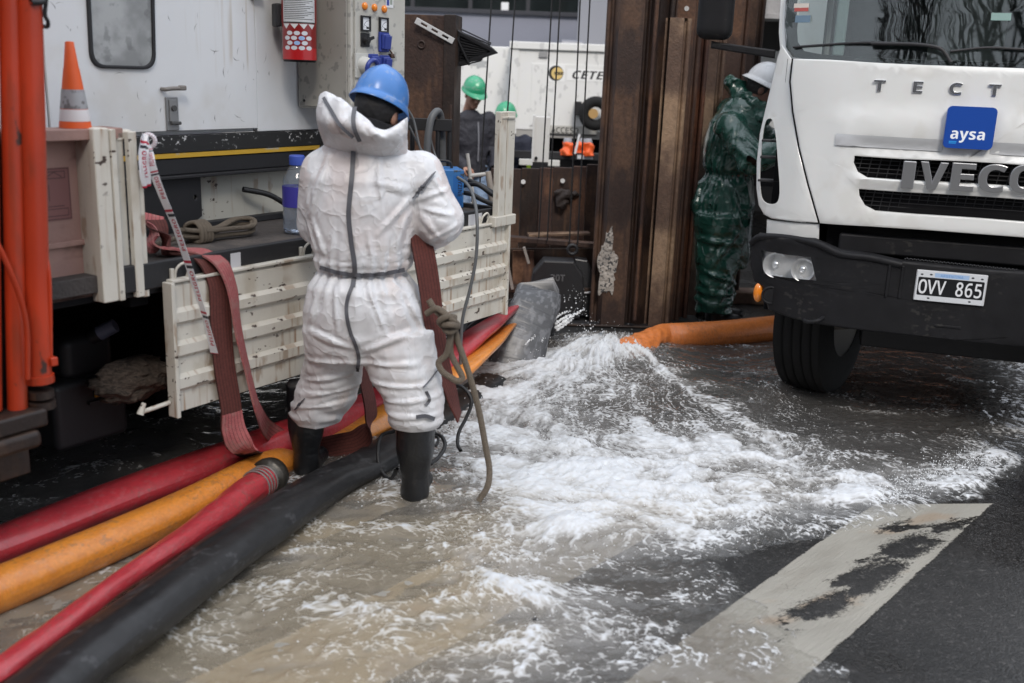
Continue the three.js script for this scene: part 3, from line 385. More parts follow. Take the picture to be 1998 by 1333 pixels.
// ---------------------------------------------------------------- flatbed lorry on the left, all in its own frame (x along the side, z out of it)
const bed = thing('flatbed_truck', 'dirty cream flatbed crane lorry with its ribbed dropside hanging open', 'truck', FT.pos, FT.turn);
const M2 = (p, q, r) => [p, q, r];
{
  const boards = [];
  part(bed, 'deck', [bx(-2.6, 0.94, -2.35, 2.22, 1.0, -0.03, 0.004)], mat({ map: tex(512, 512, 0.9, (u, v) => { const g = fb(u, v, 8, 8, 5, 301), d = sst(0.5, 0.7, fb(u, v, 5, 5, 5, 302)); return [mix(0.05, 0.12, g * d), mix(0.043, 0.098, g * d), mix(0.04, 0.083, g * d)]; }), roughness: 0.8, bumpMap: rustBump, bumpScale: 0.005 }), { label: 'worn brown deck boards' });
  part(bed, 'deck_edge', [bx(-0.2, 0.925, -0.03, 2.2, 1.022, 0.0, 0.006), bx(-0.2, 0.9, -0.1, 2.2, 0.94, -0.03, 0.004), bx(2.16, 0.925, -2.3, 2.2, 1.022, -0.03, 0.004)], BLACK);
  for (const s of [0.06, 0.72, 1.4, 2.02]) part(bed, 'latch_hook', [tube([[s - 0.025, 0.935, 0.004], [s - 0.027, 0.99, 0.02], [s, 1.008, 0.026], [s + 0.027, 0.99, 0.02], [s + 0.025, 0.935, 0.004]], 0.005, 24, 8), bx(s - 0.045, 0.935, 0.0, s - 0.03, 0.99, 0.012, 0.002)], CREAM_STEEL);
  for (const [s, w] of [[0.33, 0.05], [0.955, 0.085], [1.95, 0.12]]) part(bed, 'edge_sticker', [bx(s - w / 2, 0.945, 0.0005, s + w / 2, 1.008, 0.0032, 0)], flat([0.5, 0.5, 0.52], 0.5));
  // hanging dropside: a ribbed sheet, three pressed ribs, end caps and hinge edge
  const prof = [[0.94, 0], [0.925, 0.012], [0.88, 0.012], [0.845, 0.012], [0.83, 0.03], [0.795, 0.03], [0.78, 0.012], [0.72, 0.012], [0.705, 0.03], [0.668, 0.03], [0.652, 0.012], [0.592, 0.012], [0.578, 0.03], [0.54, 0.03], [0.524, 0.012], [0.46, 0.012], [0.445, 0.012], [0.44, 0]];
  const g = ext([...prof.map(([y, z]) => [z + 0.012, y]), [0.0, 0.44], [0.0, 0.94]], 2.2, { bevel: 0 }); g.rotateY(Math.PI / 2); // profile x -> -z
  { const p = g.attributes.position; for (let i = 0; i < p.count; i++) p.setXYZ(i, p.getX(i), p.getY(i), -p.getZ(i)); g.computeVertexNormals(); }
  const ds = part(bed, 'dropside', [BGU.toCreasedNormals(g, 0.35)], CREAM_STEEL, { label: 'ribbed cream dropside with rust runs' });
  part(ds, 'end_cap', [bx(-0.018, 0.43, -0.002, -0.001, 0.945, 0.05, 0.003)], CREAM_STEEL); part(ds, 'end_cap', [bx(2.201, 0.43, -0.002, 2.22, 0.945, 0.05, 0.003)], CREAM_STEEL);
  part(ds, 'top_rail', [bx(0.0, 0.9405, -0.004, 2.2, 0.952, 0.034, 0.003)], CREAM_STEEL);
  part(ds, 'latch_rod', [rod([-0.13, 0.478, 0.0], [-0.02, 0.487, 0.01], 0.0085), rod([-0.145, 0.47, 0.0], [-0.125, 0.51, 0.0], 0.014, 0.008)], CREAM_STEEL);
  for (const s of [0.3, 1.1, 1.9]) part(ds, 'hinge', [rod([s - 0.05, 0.93, -0.008], [s + 0.05, 0.93, -0.008], 0.012)], CREAM_STEEL);
  part(bed, 'far_dropside', [bx(-0.2, 1.0, -2.36, 2.2, 1.25, -2.33, 0.004)], CREAM_STEEL);
  // under the deck: rails, crossmembers, axle, wheels, added pieces that block the light
  part(bed, 'chassis_rail', [bx(-3.2, 0.62, -0.98, 2.3, 0.88, -0.9)], BLACK_MATT); part(bed, 'chassis_rail', [bx(-3.2, 0.62, -1.6, 2.3, 0.88, -1.52)], BLACK_MATT);
  for (let i = 0; i < 7; i++) part(bed, 'crossmember', [bx(-0.1 + i * 0.37, 0.85, -2.25, -0.02 + i * 0.37, 0.938, -0.08)], BLACK_MATT);
  part(bed, 'light_blocking_skirt', [bx(-3.0, 0.015, -2.33, 2.1, 0.92, -2.28)], BLACK_MATT);  // added screen down to the road, keeps daylight from under the deck
  for (const [s, z] of [[-1.9, -0.42], [-1.9, -1.98]]) { const w = part(bed, 'wheel', [lathe([[0.28, -0.13], [0.44, -0.13], [0.47, -0.09], [0.48, 0], [0.47, 0.09], [0.44, 0.13], [0.28, 0.13]]).rotateX(Math.PI / 2).translate(s, 0.48, z)], TYRE); part(w, 'rim', [lathe([[0, 0.02], [0.12, 0.04], [0.2, -0.02], [0.26, 0.06], [0.285, 0.11]]).rotateX(Math.PI / 2).translate(s, 0.48, z)], CREAM_STEEL); }
  part(bed, 'axle', [rod([-1.9, 0.48, -2.0], [-1.9, 0.48, -0.4], 0.07)], BLACK_MATT);
  part(bed, 'mudguard', [bx(0.62, 0.3, -0.72, 0.64, 0.9, -0.35)], BLACK_MATT); part(bed, 'dark_filler', [bx(0.5, 0.1, -1.1, 2.0, 0.85, -0.75, 0.02)], BLACK_MATT); part(bed, 'light_blocker', [bx(-1.4, 0.06, -1.3, 0.45, 0.85, -1.0, 0.02)], BLACK_MATT);  // the two black boxes are added to keep the underside dark
  // black tank with pale cap and yellow plate under the deck
  const tk = part(bed, 'fuel_tank', [bx(-0.2, 0.22, -0.78, 0.13, 0.5, -0.44, 0.03), bx(-0.12, 0.48, -0.74, 0.11, 0.66, -0.48, 0.04), rod([0.02, 0.64, -0.5], [0.05, 0.67, -0.46], 0.03)], BLACK, { label: 'black plastic tank' });
  part(tk, 'filler_cap', [rod([0.035, 0.66, -0.47], [0.075, 0.695, -0.42], 0.03, 0.028)], flat([0.16, 0.17, 0.24], 0.4)); part(tk, 'warning_plate', [bx(-0.03, 0.415, -0.438, 0.075, 0.475, -0.43, 0.002)], flat([0.42, 0.24, 0.02], 0.5)); part(tk, 'plate_frame', [bx(-0.06, 0.39, -0.4399, 0.11, 0.405, -0.425, 0.003)], BLACK); part(tk, 'plate_hood', [bx(-0.06, 0.485, -0.4399, 0.11, 0.5, -0.42, 0.003)], BLACK);
  // forward side: dusty panel with its sign, top rail, corner columns
  const sp = part(bed, 'side_panel', [bx(-1.6, 0.98, -0.12, -0.26, 1.46, -0.10), bx(-1.6, 1.1, -0.1, -0.26, 1.12, -0.085, 0.003)], PINKISH, { label: 'dusty pink side panel with a faded notice' });
  part(sp, 'top_rail', [bx(-1.6, 1.46, -0.13, -0.13, 1.497, -0.02)], PINKISH); part(sp, 'bottom_rail', [bx(-1.6, 0.92, -0.13, -0.26, 0.985, -0.06)], PINKISH);
  const sign = part(sp, 'faded_notice', [new THREE.PlaneGeometry(0.115, 0.175).translate(-0.352, 1.28, -0.0975)], mat({ map: ctex(128, 192, (c, w, h) => { c.fillStyle = '#7a5350'; c.fillRect(0, 0, w, h); c.strokeStyle = '#4a3030'; c.lineWidth = 3; c.strokeRect(4, 4, w - 8, h - 8); c.strokeRect(20, 14, w - 40, 24); c.beginPath(); c.moveTo(30, 34); c.lineTo(64, 16); c.lineTo(96, 34); c.moveTo(24, 60); c.lineTo(24, 130); c.moveTo(40, 60); c.lineTo(40, 120); c.moveTo(14, 140); c.lineTo(100, 140); c.stroke(); c.strokeRect(14, 150, w - 28, 26); }), roughness: 0.7 }), { uv: true });
  part(bed, 'corner_column', [bx(-0.262, 0.905, -0.13, -0.2, 1.5, 0.0, 0.006), bx(-0.2, 0.905, -0.03, -0.178, 1.495, 0.006, 0.004)], CREAM_STEEL, { label: 'cream steel corner column' });
  part(bed, 'corner_bracket', [bx(-0.13, 0.905, -0.02, -0.095, 1.485, 0.004, 0.004), bx(-0.178, 0.95, -0.04, -0.13, 1.47, -0.025, 0.003), bx(-0.16, 1.45, -0.06, -0.09, 1.49, -0.02, 0.01), bx(-0.095, 0.9, -0.02, -0.07, 1.35, -0.005, 0.003)], CREAM_STEEL);
  part(bed, 'front_floor', [bx(-2.6, 0.9, -0.8, -0.1, 0.94, -0.06)], BLACK_MATT);
  part(bed, 'tail_post', [bx(2.09, 0.95, 0.012, 2.15, 1.525, 0.05, 0.004), bx(2.165, 0.95, 0.0, 2.235, 1.525, 0.045, 0.004), bx(2.15, 0.95, 0.0, 2.165, 1.51, 0.015, 0.003), bx(2.10, 1.49, 0.01, 2.22, 1.5, 0.055, 0.002), bx(2.06, 0.93, -0.01, 2.26, 0.985, 0.055, 0.006)], CREAM_STEEL, { label: 'chipped cream post at the deck corner' });
  // orange stabiliser leg of the crane, nearest the camera
  
  const up = (a, b) => a.map((v, i) => b[i] + (v - b[i]) * 1.4), c2 = [-.61, .746, .14], c2t = up([-.542, 1.883, .14], c2), c1 = [-.678, .655, .12], c1t = up([-.59, 1.879, .12], c1), c0 = [-.755, .67, .1], c0t = up([-.655, 1.874, .1], c0), on = (a, b, y) => a.map((v, i) => mix(v, b[i], (y - a[1]) / (b[1] - a[1])));
  const st = part(bed, 'stabilizer_leg', [rod(c2, c2t, 0.037)], ORANGE_PAINT, { label: 'orange hydraulic stabiliser leg' });
  part(st, 'pressure_cylinder', [rod(c1, c1t, 0.03)], ORANGE_PAINT); part(st, 'pressure_cylinder', [rod(c0, c0t, 0.035)], ORANGE_PAINT);
  for (const [dy, r] of [[0.0, 0.045], [-0.05, 0.04], [-0.085, 0.043]]) part(st, 'collar', [rod([c2[0], c2[1] + dy - 0.012, c2[2]], [c2[0], c2[1] + dy + 0.012, c2[2]], r)], dy < -0.01 ? RUST_DARK : ORANGE_PAINT);
  { const q = [-.648, .631, .14]; part(st, 'foot_bracket', [bx(q[0] - 0.16, q[1] - 0.03, 0.08, q[0] + 0.03, q[1] + 0.03, 0.19, 0.012), bx(q[0] - 0.2, q[1] - 0.09, 0.06, q[0] + 0.0, q[1] - 0.03, 0.2, 0.02)], RUST_DARK); const e = [-.67, .568, .16]; part(st, 'eye_lug', [ring(0.017, 0.009).translate(...e), bx(e[0] - 0.09, e[1] - 0.016, e[2] - 0.015, e[0] - 0.02, e[1] + 0.02, e[2] + 0.015, 0.008)], RUST); }
  part(st, 'pressure_pipe', [tube([[-.565, 1.132, .16], [-.567, 1.085, .17], [-.572, .973, .17], [-.581, .808, .165]], 0.006), bx([-.58, .799, .16][0] - 0.012, [-.581, .787, .16][1], 0.15, [-.58, .799, .16][0] + 0.012, [-.579, .815, .16][1], 0.185, 0.004)], ORANGE_PAINT);
  part(st, 'oblique_stay', [tube([[-.771, 1.267, .2], [-.728, 1.165, .2], [-.678, 1.018, .19], [-.661, .926, .18], [-.666, .762, .17]], 0.008)], ORANGE_PAINT);
  part(st, 'hose_elbow', [tube([[-.486, 1.944, .16], [-.506, 1.885, .17], [-.513, 1.839, .17], [-.506, 1.825, .17], [-.503, 1.81, .16], [-.516, 1.813, .15]], 0.006), tube([[-.562, 1.875, .18], [-.523, 1.881, .18], [-.491, 1.929, .16]], 0.009)], CABLE);
  part(st, 'inner_column', [bx(c1[0] - 0.06, 0.42, 0.02, c2[0] - 0.02, 2.3, 0.085, 0.006)], RUST_DARK); part(st, 'outer_column', [bx(c0[0] - 0.6, 0.4, -0.05, c0[0] - 0.06, 2.3, 0.12, 0.01)], ORANGE_PAINT);
}

// ---------------------------------------------------------------- white equipment container standing on the deck
const box = thing('equipment_container', 'scratched white equipment container with a rounded window standing on the lorry deck', 'container', FT.pos, FT.turn);
{
  const n = -0.55;
  part(box, 'wall', [bx(0.985, 1.418, n - 1.5, 1.9, 2.75, n - 0.004, 0.006), bx(-1.6, 1.418, n - 1.5, 0.985, 2.75, n - 0.03, 0.006), bx(-1.6, 1.418, n - 0.03, -0.06, 2.75, n - 0.004, 0.004)], CONTAINER);
  const wq = [[.139, 2.044, -.55], [.133, 1.691, -.55], [.42, 1.69, -.55], [.434, 2.072, -.55]].map((p) => [p[0], p[1]]), win = [];   // opening with rounded corners
  wq.forEach((p, i) => { const a = wq[(i + 3) % 4], b = wq[(i + 1) % 4], r = 0.06, to = (q) => { const l = Math.hypot(q[0] - p[0], q[1] - p[1]); return [p[0] + (q[0] - p[0]) * r / l, p[1] + (q[1] - p[1]) * r / l]; }, u = to(a), v = to(b); for (let k = 0; k <= 8; k++) { const t = k / 8; win.push([0, 1].map((c) => (1 - t) * (1 - t) * u[c] + 2 * t * (1 - t) * p[c] + t * t * v[c])); } });
  const door = part(box, 'door', [ext([[-0.055, 1.435], [0.98, 1.435], [0.98, 2.7], [-0.055, 2.7]], 0.028, { bevel: 0.003, holes: [win] }).translate(0, 0, n - 0.026)], CONTAINER, { label: 'scratched white door' });
  const c = [0, 1].map((k) => win.reduce((s, p) => s + p[k], 0) / win.length), big = win.map((p) => [c[0] + (p[0] - c[0]) * 1.05, c[1] + (p[1] - c[1]) * 1.035]), sm = win.map((p) => [c[0] + (p[0] - c[0]) * 0.95, c[1] + (p[1] - c[1]) * 0.965]);
  part(door, 'window_seal', [ext(big, 0.016, { holes: [sm], bevel: 0.004 }).translate(0, 0, n - 0.002)], BLACK); part(door, 'window_pane', [ext(sm, 0.005, { bevel: 0 }).translate(0, 0, n + 0.001)], GLASS_DIRTY, { label: 'dirty grey pane' });
  part(door, 'handle', [tube([[0.455, 1.607, n + 0.004], [0.455, 1.607, n + 0.03], [0.475, 1.61, n + 0.035], [0.545, 1.612, n + 0.04]], 0.0085), bx(0.515, 1.603, n + 0.028, 0.55, 1.624, n + 0.048, 0.006)], flat([0.18, 0.165, 0.15], 0.5));
  part(door, 'latch', [bx(0.468, 1.438, n + 0.002, 0.53, 1.575, n + 0.012, 0.008), bx(0.48, 1.475, n + 0.01, 0.518, 1.565, n + 0.018, 0.004)], STEEL); part(door, 'keyhole', [rod([0.5, 1.53, n + 0.012], [0.5, 1.53, n + 0.026], 0.012)], flat([0.06, 0.06, 0.06], 0.4)); part(door, 'latch_lever', [bx(0.482, 1.462, n + 0.017, 0.53, 1.476, n + 0.03, 0.004)], flat([0.06, 0.06, 0.06], 0.4));
  part(box, 'black_sill', [bx(-0.4, 1.345, n - 0.05, 1.9, 1.416, n + 0.006, 0.002)], mat({ map: tex(512, 256, [0.8, 0.5], (u, v) => { const s = sst(0.68, 0.72, fb(u, v, 70, 50, 3, 311)) * sst(0.4, 0.6, fb(u, v, 6, 6, 3, 312)); const k = mix(0.013, 0.5, s); return [k, k, k]; }), roughness: 0.5 }), { label: 'black sill with chipped white marks' });
  part(box, 'yellow_stripe', [bx(-0.4, 1.322, n - 0.05, 1.9, 1.343, n + 0.003, 0.002)], mat({ map: tex(512, 64, [0.9, 0.5], (u, v) => { const s = sst(0.56, 0.64, fb(u, v, 10, 10, 4, 313)); return [mix(0.55, 0.40, s), mix(0.33, 0.37, s), mix(0.03, 0.30, s)]; }), roughness: 0.5 }), { label: 'scuffed yellow stripe' });
  part(box, 'base_beam', [bx(-0.4, 1.25, n - 0.08, 1.9, 1.32, n - 0.004, 0.006), bx(-0.4, 1.235, n - 0.02, 1.9, 1.25, n + 0.02, 0.004)], BLACK);
  part(box, 'base_plate', [ext([[0.25, 1.0], [0.56, 1.0], [0.66, 1.06], [0.66, 1.235], [0.25, 1.235]], 0.02, { holes: [smoothLoop([[0.635, 1.145], [0.625, 1.155], [0.615, 1.145], [0.625, 1.135]], 14)] }).translate(0, 0, n - 0.04)], BLACK);
  part(box, 'base_body', [bx(0.62, 1.0, n - 0.6, 1.5, 1.235, n - 0.06, 0.006), bx(-0.4, 1.0, n - 0.6, 0.62, 1.235, n - 0.3, 0.006)], mat({ map: CREAM_STEEL.map, color: rgb(0.72, 0.74, 0.74), roughness: 0.6 }));
  part(box, 'skid', [bx(-0.4, 1.001, n - 0.3, 1.6, 1.03, n - 0.02, 0.004)], BLACK);
  part(box, 'roof', [bx(-1.65, 2.75, n - 1.55, 1.95, 2.8, n + 0.03)], CONTAINER);
  // control cabinet that stands proud of the wall
  const f = -0.205;
  const cab = part(box, 'control_cabinet', [bx(1.245, 1.525, n - 0.002, 1.62, 2.55, f - 0.012, 0.006)], CABINET_PAINT, { label: 'grey control cabinet with meters and sockets' });
  part(cab, 'cabinet_door', [bx(1.233, 1.535, n + 0.02, 1.244, 2.53, f - 0.03, 0.003)], mat({ map: CABINET_PAINT.map, color: rgb(0.62, 0.61, 0.6), roughness: 0.5 })); part(cab, 'front_panel', [bx(1.262, 1.53, f - 0.0119, 1.615, 2.54, f, 0.003)], CABINET_PAINT);
  for (const [x, y] of [[712, 12], [731, 14], [750, 17]]) { }
  for (const p of [[1.321, 1.991, -.2], [1.388, 1.989, -.2], [1.457, 1.987, -.2]]) part(cab, 'signal_lamp', [new THREE.SphereGeometry(0.014, 16, 12).scale(1, 1.25, 0.8).translate(p[0], p[1], f + 0.006), rod([p[0], p[1], f - 0.001], [p[0], p[1], f + 0.006], 0.016)], AMBER, { label: 'amber signal lamp' });
  for (const p of [[1.324, 1.916, -.2], [1.45, 1.916, -.2]]) { part(cab, 'meter_frame', [ext([[-.031, -.034], [.031, -.034], [.031, .034], [-.031, .034]], 0.014, { bevel: 0.003, holes: [[[-.024, -.027], [.024, -.027], [.024, .027], [-.024, .027]]] }).translate(p[0], p[1], f + 0.0005)], BLACK); part(cab, 'meter_face', [new THREE.PlaneGeometry(0.049, 0.055).translate(p[0], p[1], f + 0.006)], mat({ map: ctex(96, 108, (c, w, h) => { c.fillStyle = '#dfe2e6'; c.fillRect(0, 0, w, h); c.strokeStyle = '#223'; c.lineWidth = 2.5; c.beginPath(); c.arc(w * 0.92, h * 0.86, 62, Math.PI, Math.PI * 1.5); c.stroke(); for (let i = 0; i <= 8; i++) { const a = Math.PI * (1 + i / 16); c.beginPath(); c.moveTo(w * 0.92 + Math.cos(a) * 62, h * 0.86 + Math.sin(a) * 62); c.lineTo(w * 0.92 + Math.cos(a) * 70, h * 0.86 + Math.sin(a) * 70); c.stroke(); } c.lineWidth = 3; c.beginPath(); c.moveTo(w * 0.9, h * 0.84); c.lineTo(w * 0.3, h * 0.6); c.stroke(); c.fillStyle = '#111'; c.fillRect(w * 0.62, h * 0.76, w * 0.34, h * 0.16); }), roughness: 0.3 }), { uv: true }); }
  { const p = [1.324, 1.844, -.2]; part(cab, 'rotary_switch', [bx(p[0] - .03, p[1] - .03, f + 0.0005, p[0] + .03, p[1] + .03, f + 0.006, 0.002), rod([p[0], p[1], f + 0.005], [p[0], p[1], f + 0.024], 0.02, 0.017), mv(new THREE.BoxGeometry(0.05, 0.012, 0.012), p[0] + 0.006, p[1] + 0.004, f + 0.028, 0, 0, 0.35)], BLACK); }
  for (const p of [[1.45, 1.84, -.2], [1.455, 1.736, -.2], [1.374, 1.739, -.2]]) { const s = part(cab, 'socket', [bx(p[0] - .034, p[1] - .045, f + 0.0005, p[0] + .034, p[1] + .045, f + 0.014, 0.006), bx(p[0] - .026, p[1] - .034, f + 0.013, p[0] + .026, p[1] + .036, f + 0.03, 0.008)], BLUE_PLASTIC, { label: 'blue socket with flap' }); part(s, 'flap', [mv(bx(-.022, -.03, 0, .022, .03, .006, .004), p[0], p[1] - 0.002, f + 0.031, 0.12)], BLUE_PLASTIC); }
  { const p = [1.309, 1.735, -.19]; part(cab, 'round_socket', [rod([p[0], p[1], f], [p[0] + 0.004, p[1] - 0.012, f + 0.05], 0.04, 0.036), bx(p[0] - .055, p[1] - .06, f + 0.0005, p[0] + .04, p[1] + .05, f + 0.008, 0.003)], mat({ color: rgb(0.5, 0.5, 0.47), roughness: 0.5 })); part(cab, 'socket_ring', [mv(ring(0.036, 0.011), p[0] + 0.005, p[1] - 0.014, f + 0.056, 0.2)], BLUE_PLASTIC); }
  { const p = [1.503, 1.781, -.2]; part(cab, 'toggle_catch', [bx(p[0] - .012, p[1] - .012, f, p[0] + .014, p[1] + .008, f + 0.02, 0.004), rod([p[0] - .01, p[1] + .03, f + .004], [p[0] + .01, p[1] - .01, f + .022], 0.004)], RUST); }
  { const p = [1.497, 2.021, -.2]; part(cab, 'paper_label', [new THREE.PlaneGeometry(0.055, 0.07).translate(p[0], p[1] + 0.01, f + 0.002)], mat({ map: ctex(64, 80, (c, w, h) => { c.fillStyle = '#d5d6d8'; c.fillRect(0, 0, w, h); c.fillStyle = '#3a4a94'; c.fillRect(8, 30, 22, 40); c.fillStyle = '#8f978f'; c.fillRect(36, 34, 20, 30); }), roughness: 0.6 }), { uv: true }); }
  for (const p of [[1.2318, 1.56, -0.5], [1.2318, 1.56, -0.25]]) part(cab, 'screw', [rod([p[0] - 0.004, p[1], p[2]], [p[0] + 0.003, p[1], p[2]], 0.006)], BLACK);
  part(box, 'side_pipe', [rod([0.955, 2.0, n + 0.006], [1.0, 2.035, n + 0.03], 0.012)], BLACK);
  part(box, 'conduit', [tube([[1.33, 1.50, -0.43], [1.3, 1.46, -0.42], [1.29, 1.36, -0.44], [1.3, 1.28, -0.47]], 0.012), tube([[1.38, 1.50, -0.43], [1.36, 1.44, -0.4], [1.33, 1.3, -0.38], [1.28, 1.2, -0.36]], 0.011), tube([[0.9, 1.16, -0.57], [1.02, 1.13, -0.53], [1.15, 1.06, -0.5], [1.3, 1.03, -0.45]], 0.013)], CABLE);
}
{ // fire extinguisher on the cabinet's side
  const b = fw(1.105, 1.735, -0.40), t = thing('fire_extinguisher', 'red fire extinguisher with white instruction label hung beside the control cabinet', 'fire extinguisher', b, FT.turn - 0.5);
  const art = ctex(512, 512, (c, w, h) => { c.fillStyle = '#7d1313'; c.fillRect(0, 0, w, h); const x0 = w * 0.08, ww = w * 0.34; c.fillStyle = '#9c3b32'; c.fillRect(x0, 40, ww, 90); c.fillStyle = '#efe8e4'; c.font = 'bold 60px sans-serif'; c.fillText('M', x0 + 14, 112); c.font = 'bold 24px sans-serif'; c.fillStyle = '#d9a79a'; c.fillText('atafuego', x0 + 70, 100); c.fillStyle = '#bdbfc1'; c.fillRect(x0, 134, ww, 150); c.fillStyle = '#333'; for (let i = 0; i < 12; i++) c.fillRect(x0 + 8, 142 + i * 11, ww * (0.6 + 0.36 * ((i * 37) % 10) / 10), 4); c.fillRect(x0, 130, ww, 8); c.fillRect(x0, 282, ww, 9); for (let i = 0; i < 4; i++) { c.fillStyle = '#c9cbcb'; c.beginPath(); c.moveTo(x0 + i * ww / 4, 294); c.lineTo(x0 + (i + 1) * ww / 4 - 3, 294); c.lineTo(x0 + (i + 0.5) * ww / 4, 325); c.fill(); } c.fillStyle = '#a8161a'; c.fillRect(0, 440, w, 72); for (let r = 0; r < 4; r++) for (let q = 0; q < 3 + (r % 2); q++) { c.fillStyle = r * q === 2 ? '#8fb0d8' : '#c4c9ce'; c.beginPath(); c.ellipse(x0 + 40 + q * 36 - (r % 2) * 14, 350 + r * 30, 15, 13, 0, 0, 7); c.fill(); } c.fillStyle = '#111'; for (const x of [0.0, 0.46, 0.96]) c.fillRect(w * x, 290, 26, 222); });
  const cyl = new THREE.CylinderGeometry(0.078, 0.078, 0.36, 40, 1, true).translate(0, 0.19, 0); const dome = lathe([[0.0, 0.47], [0.02, 0.47], [0.024, 0.43], [0.05, 0.405], [0.072, 0.385], [0.0782, 0.37]], 36);
  const cylM = mat({ map: art, roughness: 0.3, clearcoat: 0.5 }, true); art.wrapS = THREE.RepeatWrapping; art.offset.set(0.297, 0); part(t, 'cylinder', [cyl.rotateY(0)], cylM, { uv: true, label: 'red cylinder with printed label' });
  part(t, 'shoulder', [dome], flat([0.36, 0.02, 0.02], 0.3)); part(t, 'foot_ring', [lathe([[0, 0.0], [0.07, 0.0], [0.076, 0.012], [0.0775, 0.012]], 36)], BLACK); part(t, 'valve', [bx(-0.02, 0.47, -0.02, 0.02, 0.52, 0.02), bx(-0.02, 0.52, -0.012, 0.11, 0.535, 0.012, 0.004)], BLACK); part(t, 'wall_bracket', [bx(-0.1, 0.15, -0.09, -0.074, 0.25, -0.02, 0.006), bx(-0.05, 0.1, -0.11, 0.05, 0.3, -0.07, 0.006)], BLACK);
}
{ // cone on the side panel's rail
  const p = [-.274, 1.501, -.075], b = fw(p[0], 1.498, p[2]), t = thing('traffic_cone', 'orange traffic cone with white and grey bands on the side panel', 'traffic cone', b, 0.4);
  const R = (y) => mix(0.051, 0.0135, y / 0.275), band_ = (y0, y1, o) => lathe([[R(y0) + o - 0.003, y0], [R(y0) + o, y0], [R(y1) + o, y1], [R(y1) + o - 0.003, y1]], 32);
  part(t, 'body', [lathe([[0.046, 0.0], [0.0515, 0.0], [R(0.19), 0.19], [R(0.19) - 0.0012, 0.1905], [R(0.275), 0.275], [0.0, 0.277]], 32)], CONE_ORANGE); part(t, 'white_band', [band_(0.022, 0.06, 0.0012)], flat([0.66, 0.62, 0.62], 0.4)); part(t, 'reflective_band', [band_(0.062, 0.124, 0.0014)], mat({ map: tex(128, 64, 0.1, (u, v) => { const s = sst(0.5, 0.7, fb(u, v, 6, 6, 4, 331)); return [mix(0.34, 0.16, s), mix(0.34, 0.15, s), mix(0.35, 0.15, s)]; }), roughness: 0.4 }), { label: 'scuffed grey reflective band' });
}
{ // water bottle
  const p = [.855, 1.015, -.21], b = fw(p[0] + 0.03, 1.0, p[2]), t = thing('water_bottle', 'large clear water bottle with blue cap and label on the deck', 'bottle', b, 0);
  part(t, 'body', [lathe([[0, 0.004], [0.055, 0.004], [0.064, 0.015], [0.065, 0.05], [0.061, 0.056], [0.065, 0.062], [0.065, 0.1], [0.061, 0.106], [0.065, 0.113], [0.065, 0.215], [0.061, 0.22], [0.064, 0.226], [0.058, 0.25], [0.035, 0.29], [0.028, 0.3], [0.028, 0.318]], 36)], mat({ color: rgb(0.85, 0.9, 0.97), roughness: 0.06, transmission: 0.94, thickness: 0, ior: 1.45 }, true)); part(t, 'water', [lathe([[0, 0.007], [0.054, 0.007], [0.0625, 0.017], [0.0625, 0.2], [0, 0.2]], 30)], mat({ color: rgb(0.86, 0.9, 0.95), roughness: 0.03, transmission: 0.95, thickness: 0.1, ior: 1.33 }, true)); part(t, 'label', [lathe([[0.0655, 0.12], [0.066, 0.121], [0.066, 0.209], [0.0655, 0.21]], 36)], flat([0.045, 0.04, 0.28], 0.4), { label: 'dark blue paper label' }); part(t, 'cap', [lathe([[0.032, 0.30], [0.034, 0.303], [0.034, 0.338], [0.03, 0.343], [0, 0.343]], 28)], flat([0.04, 0.08, 0.38], 0.4));
}
{ // coil of rope on the deck
  const a = [.369, 1.015, -.34], q = (x, y, z) => fw(a[0] + x, 1.012 + y, a[2] + z), L = [];
  for (const [k, h] of [[0, 0], [0.022, 0.004], [0.012, 0.026], [0.034, 0.03]]) L.push(tube([q(-0.03, 0.02 + h, k), q(0.06, 0.012 + h * 0.8, k - 0.02), q(0.19, 0.014 + h * 0.6, -0.04 + k), q(0.30, 0.03 + h, -0.045 + k * 1.2), q(0.345, 0.026 + h, 0.0 + k), q(0.31, 0.008 + h, 0.045 + k * 0.8), q(0.18, 0.006 + h, 0.03 + k), q(0.05, 0.01 + h, 0.03 + k), q(-0.04, 0.02 + h, 0.02)], 0.0095, 70, 8));
  for (let i = 0; i < 4; i++) L.push(tube([q(0.03 + i * 0.017, 0.0, -0.03), q(0.035 + i * 0.017, 0.05, -0.035), q(0.04 + i * 0.015, 0.072, 0.02), q(0.034 + i * 0.017, 0.05, 0.06), q(0.03 + i * 0.017, 0.0, 0.065), q(0.028 + i * 0.017, 0.0, 0.0)], 0.0095, 40, 8));
  L.push(tube([q(-0.04, 0.02, 0.02), q(-0.12, 0.004, 0.0), q(-0.22, 0.002, 0.02), q(-0.3, 0.0, -0.02)], 0.0095, 30, 8));
  single('rope_coil', 'coiled and knotted dirty grey rope lying on the deck', 'rope', L, ROPE, { uv: true });
}
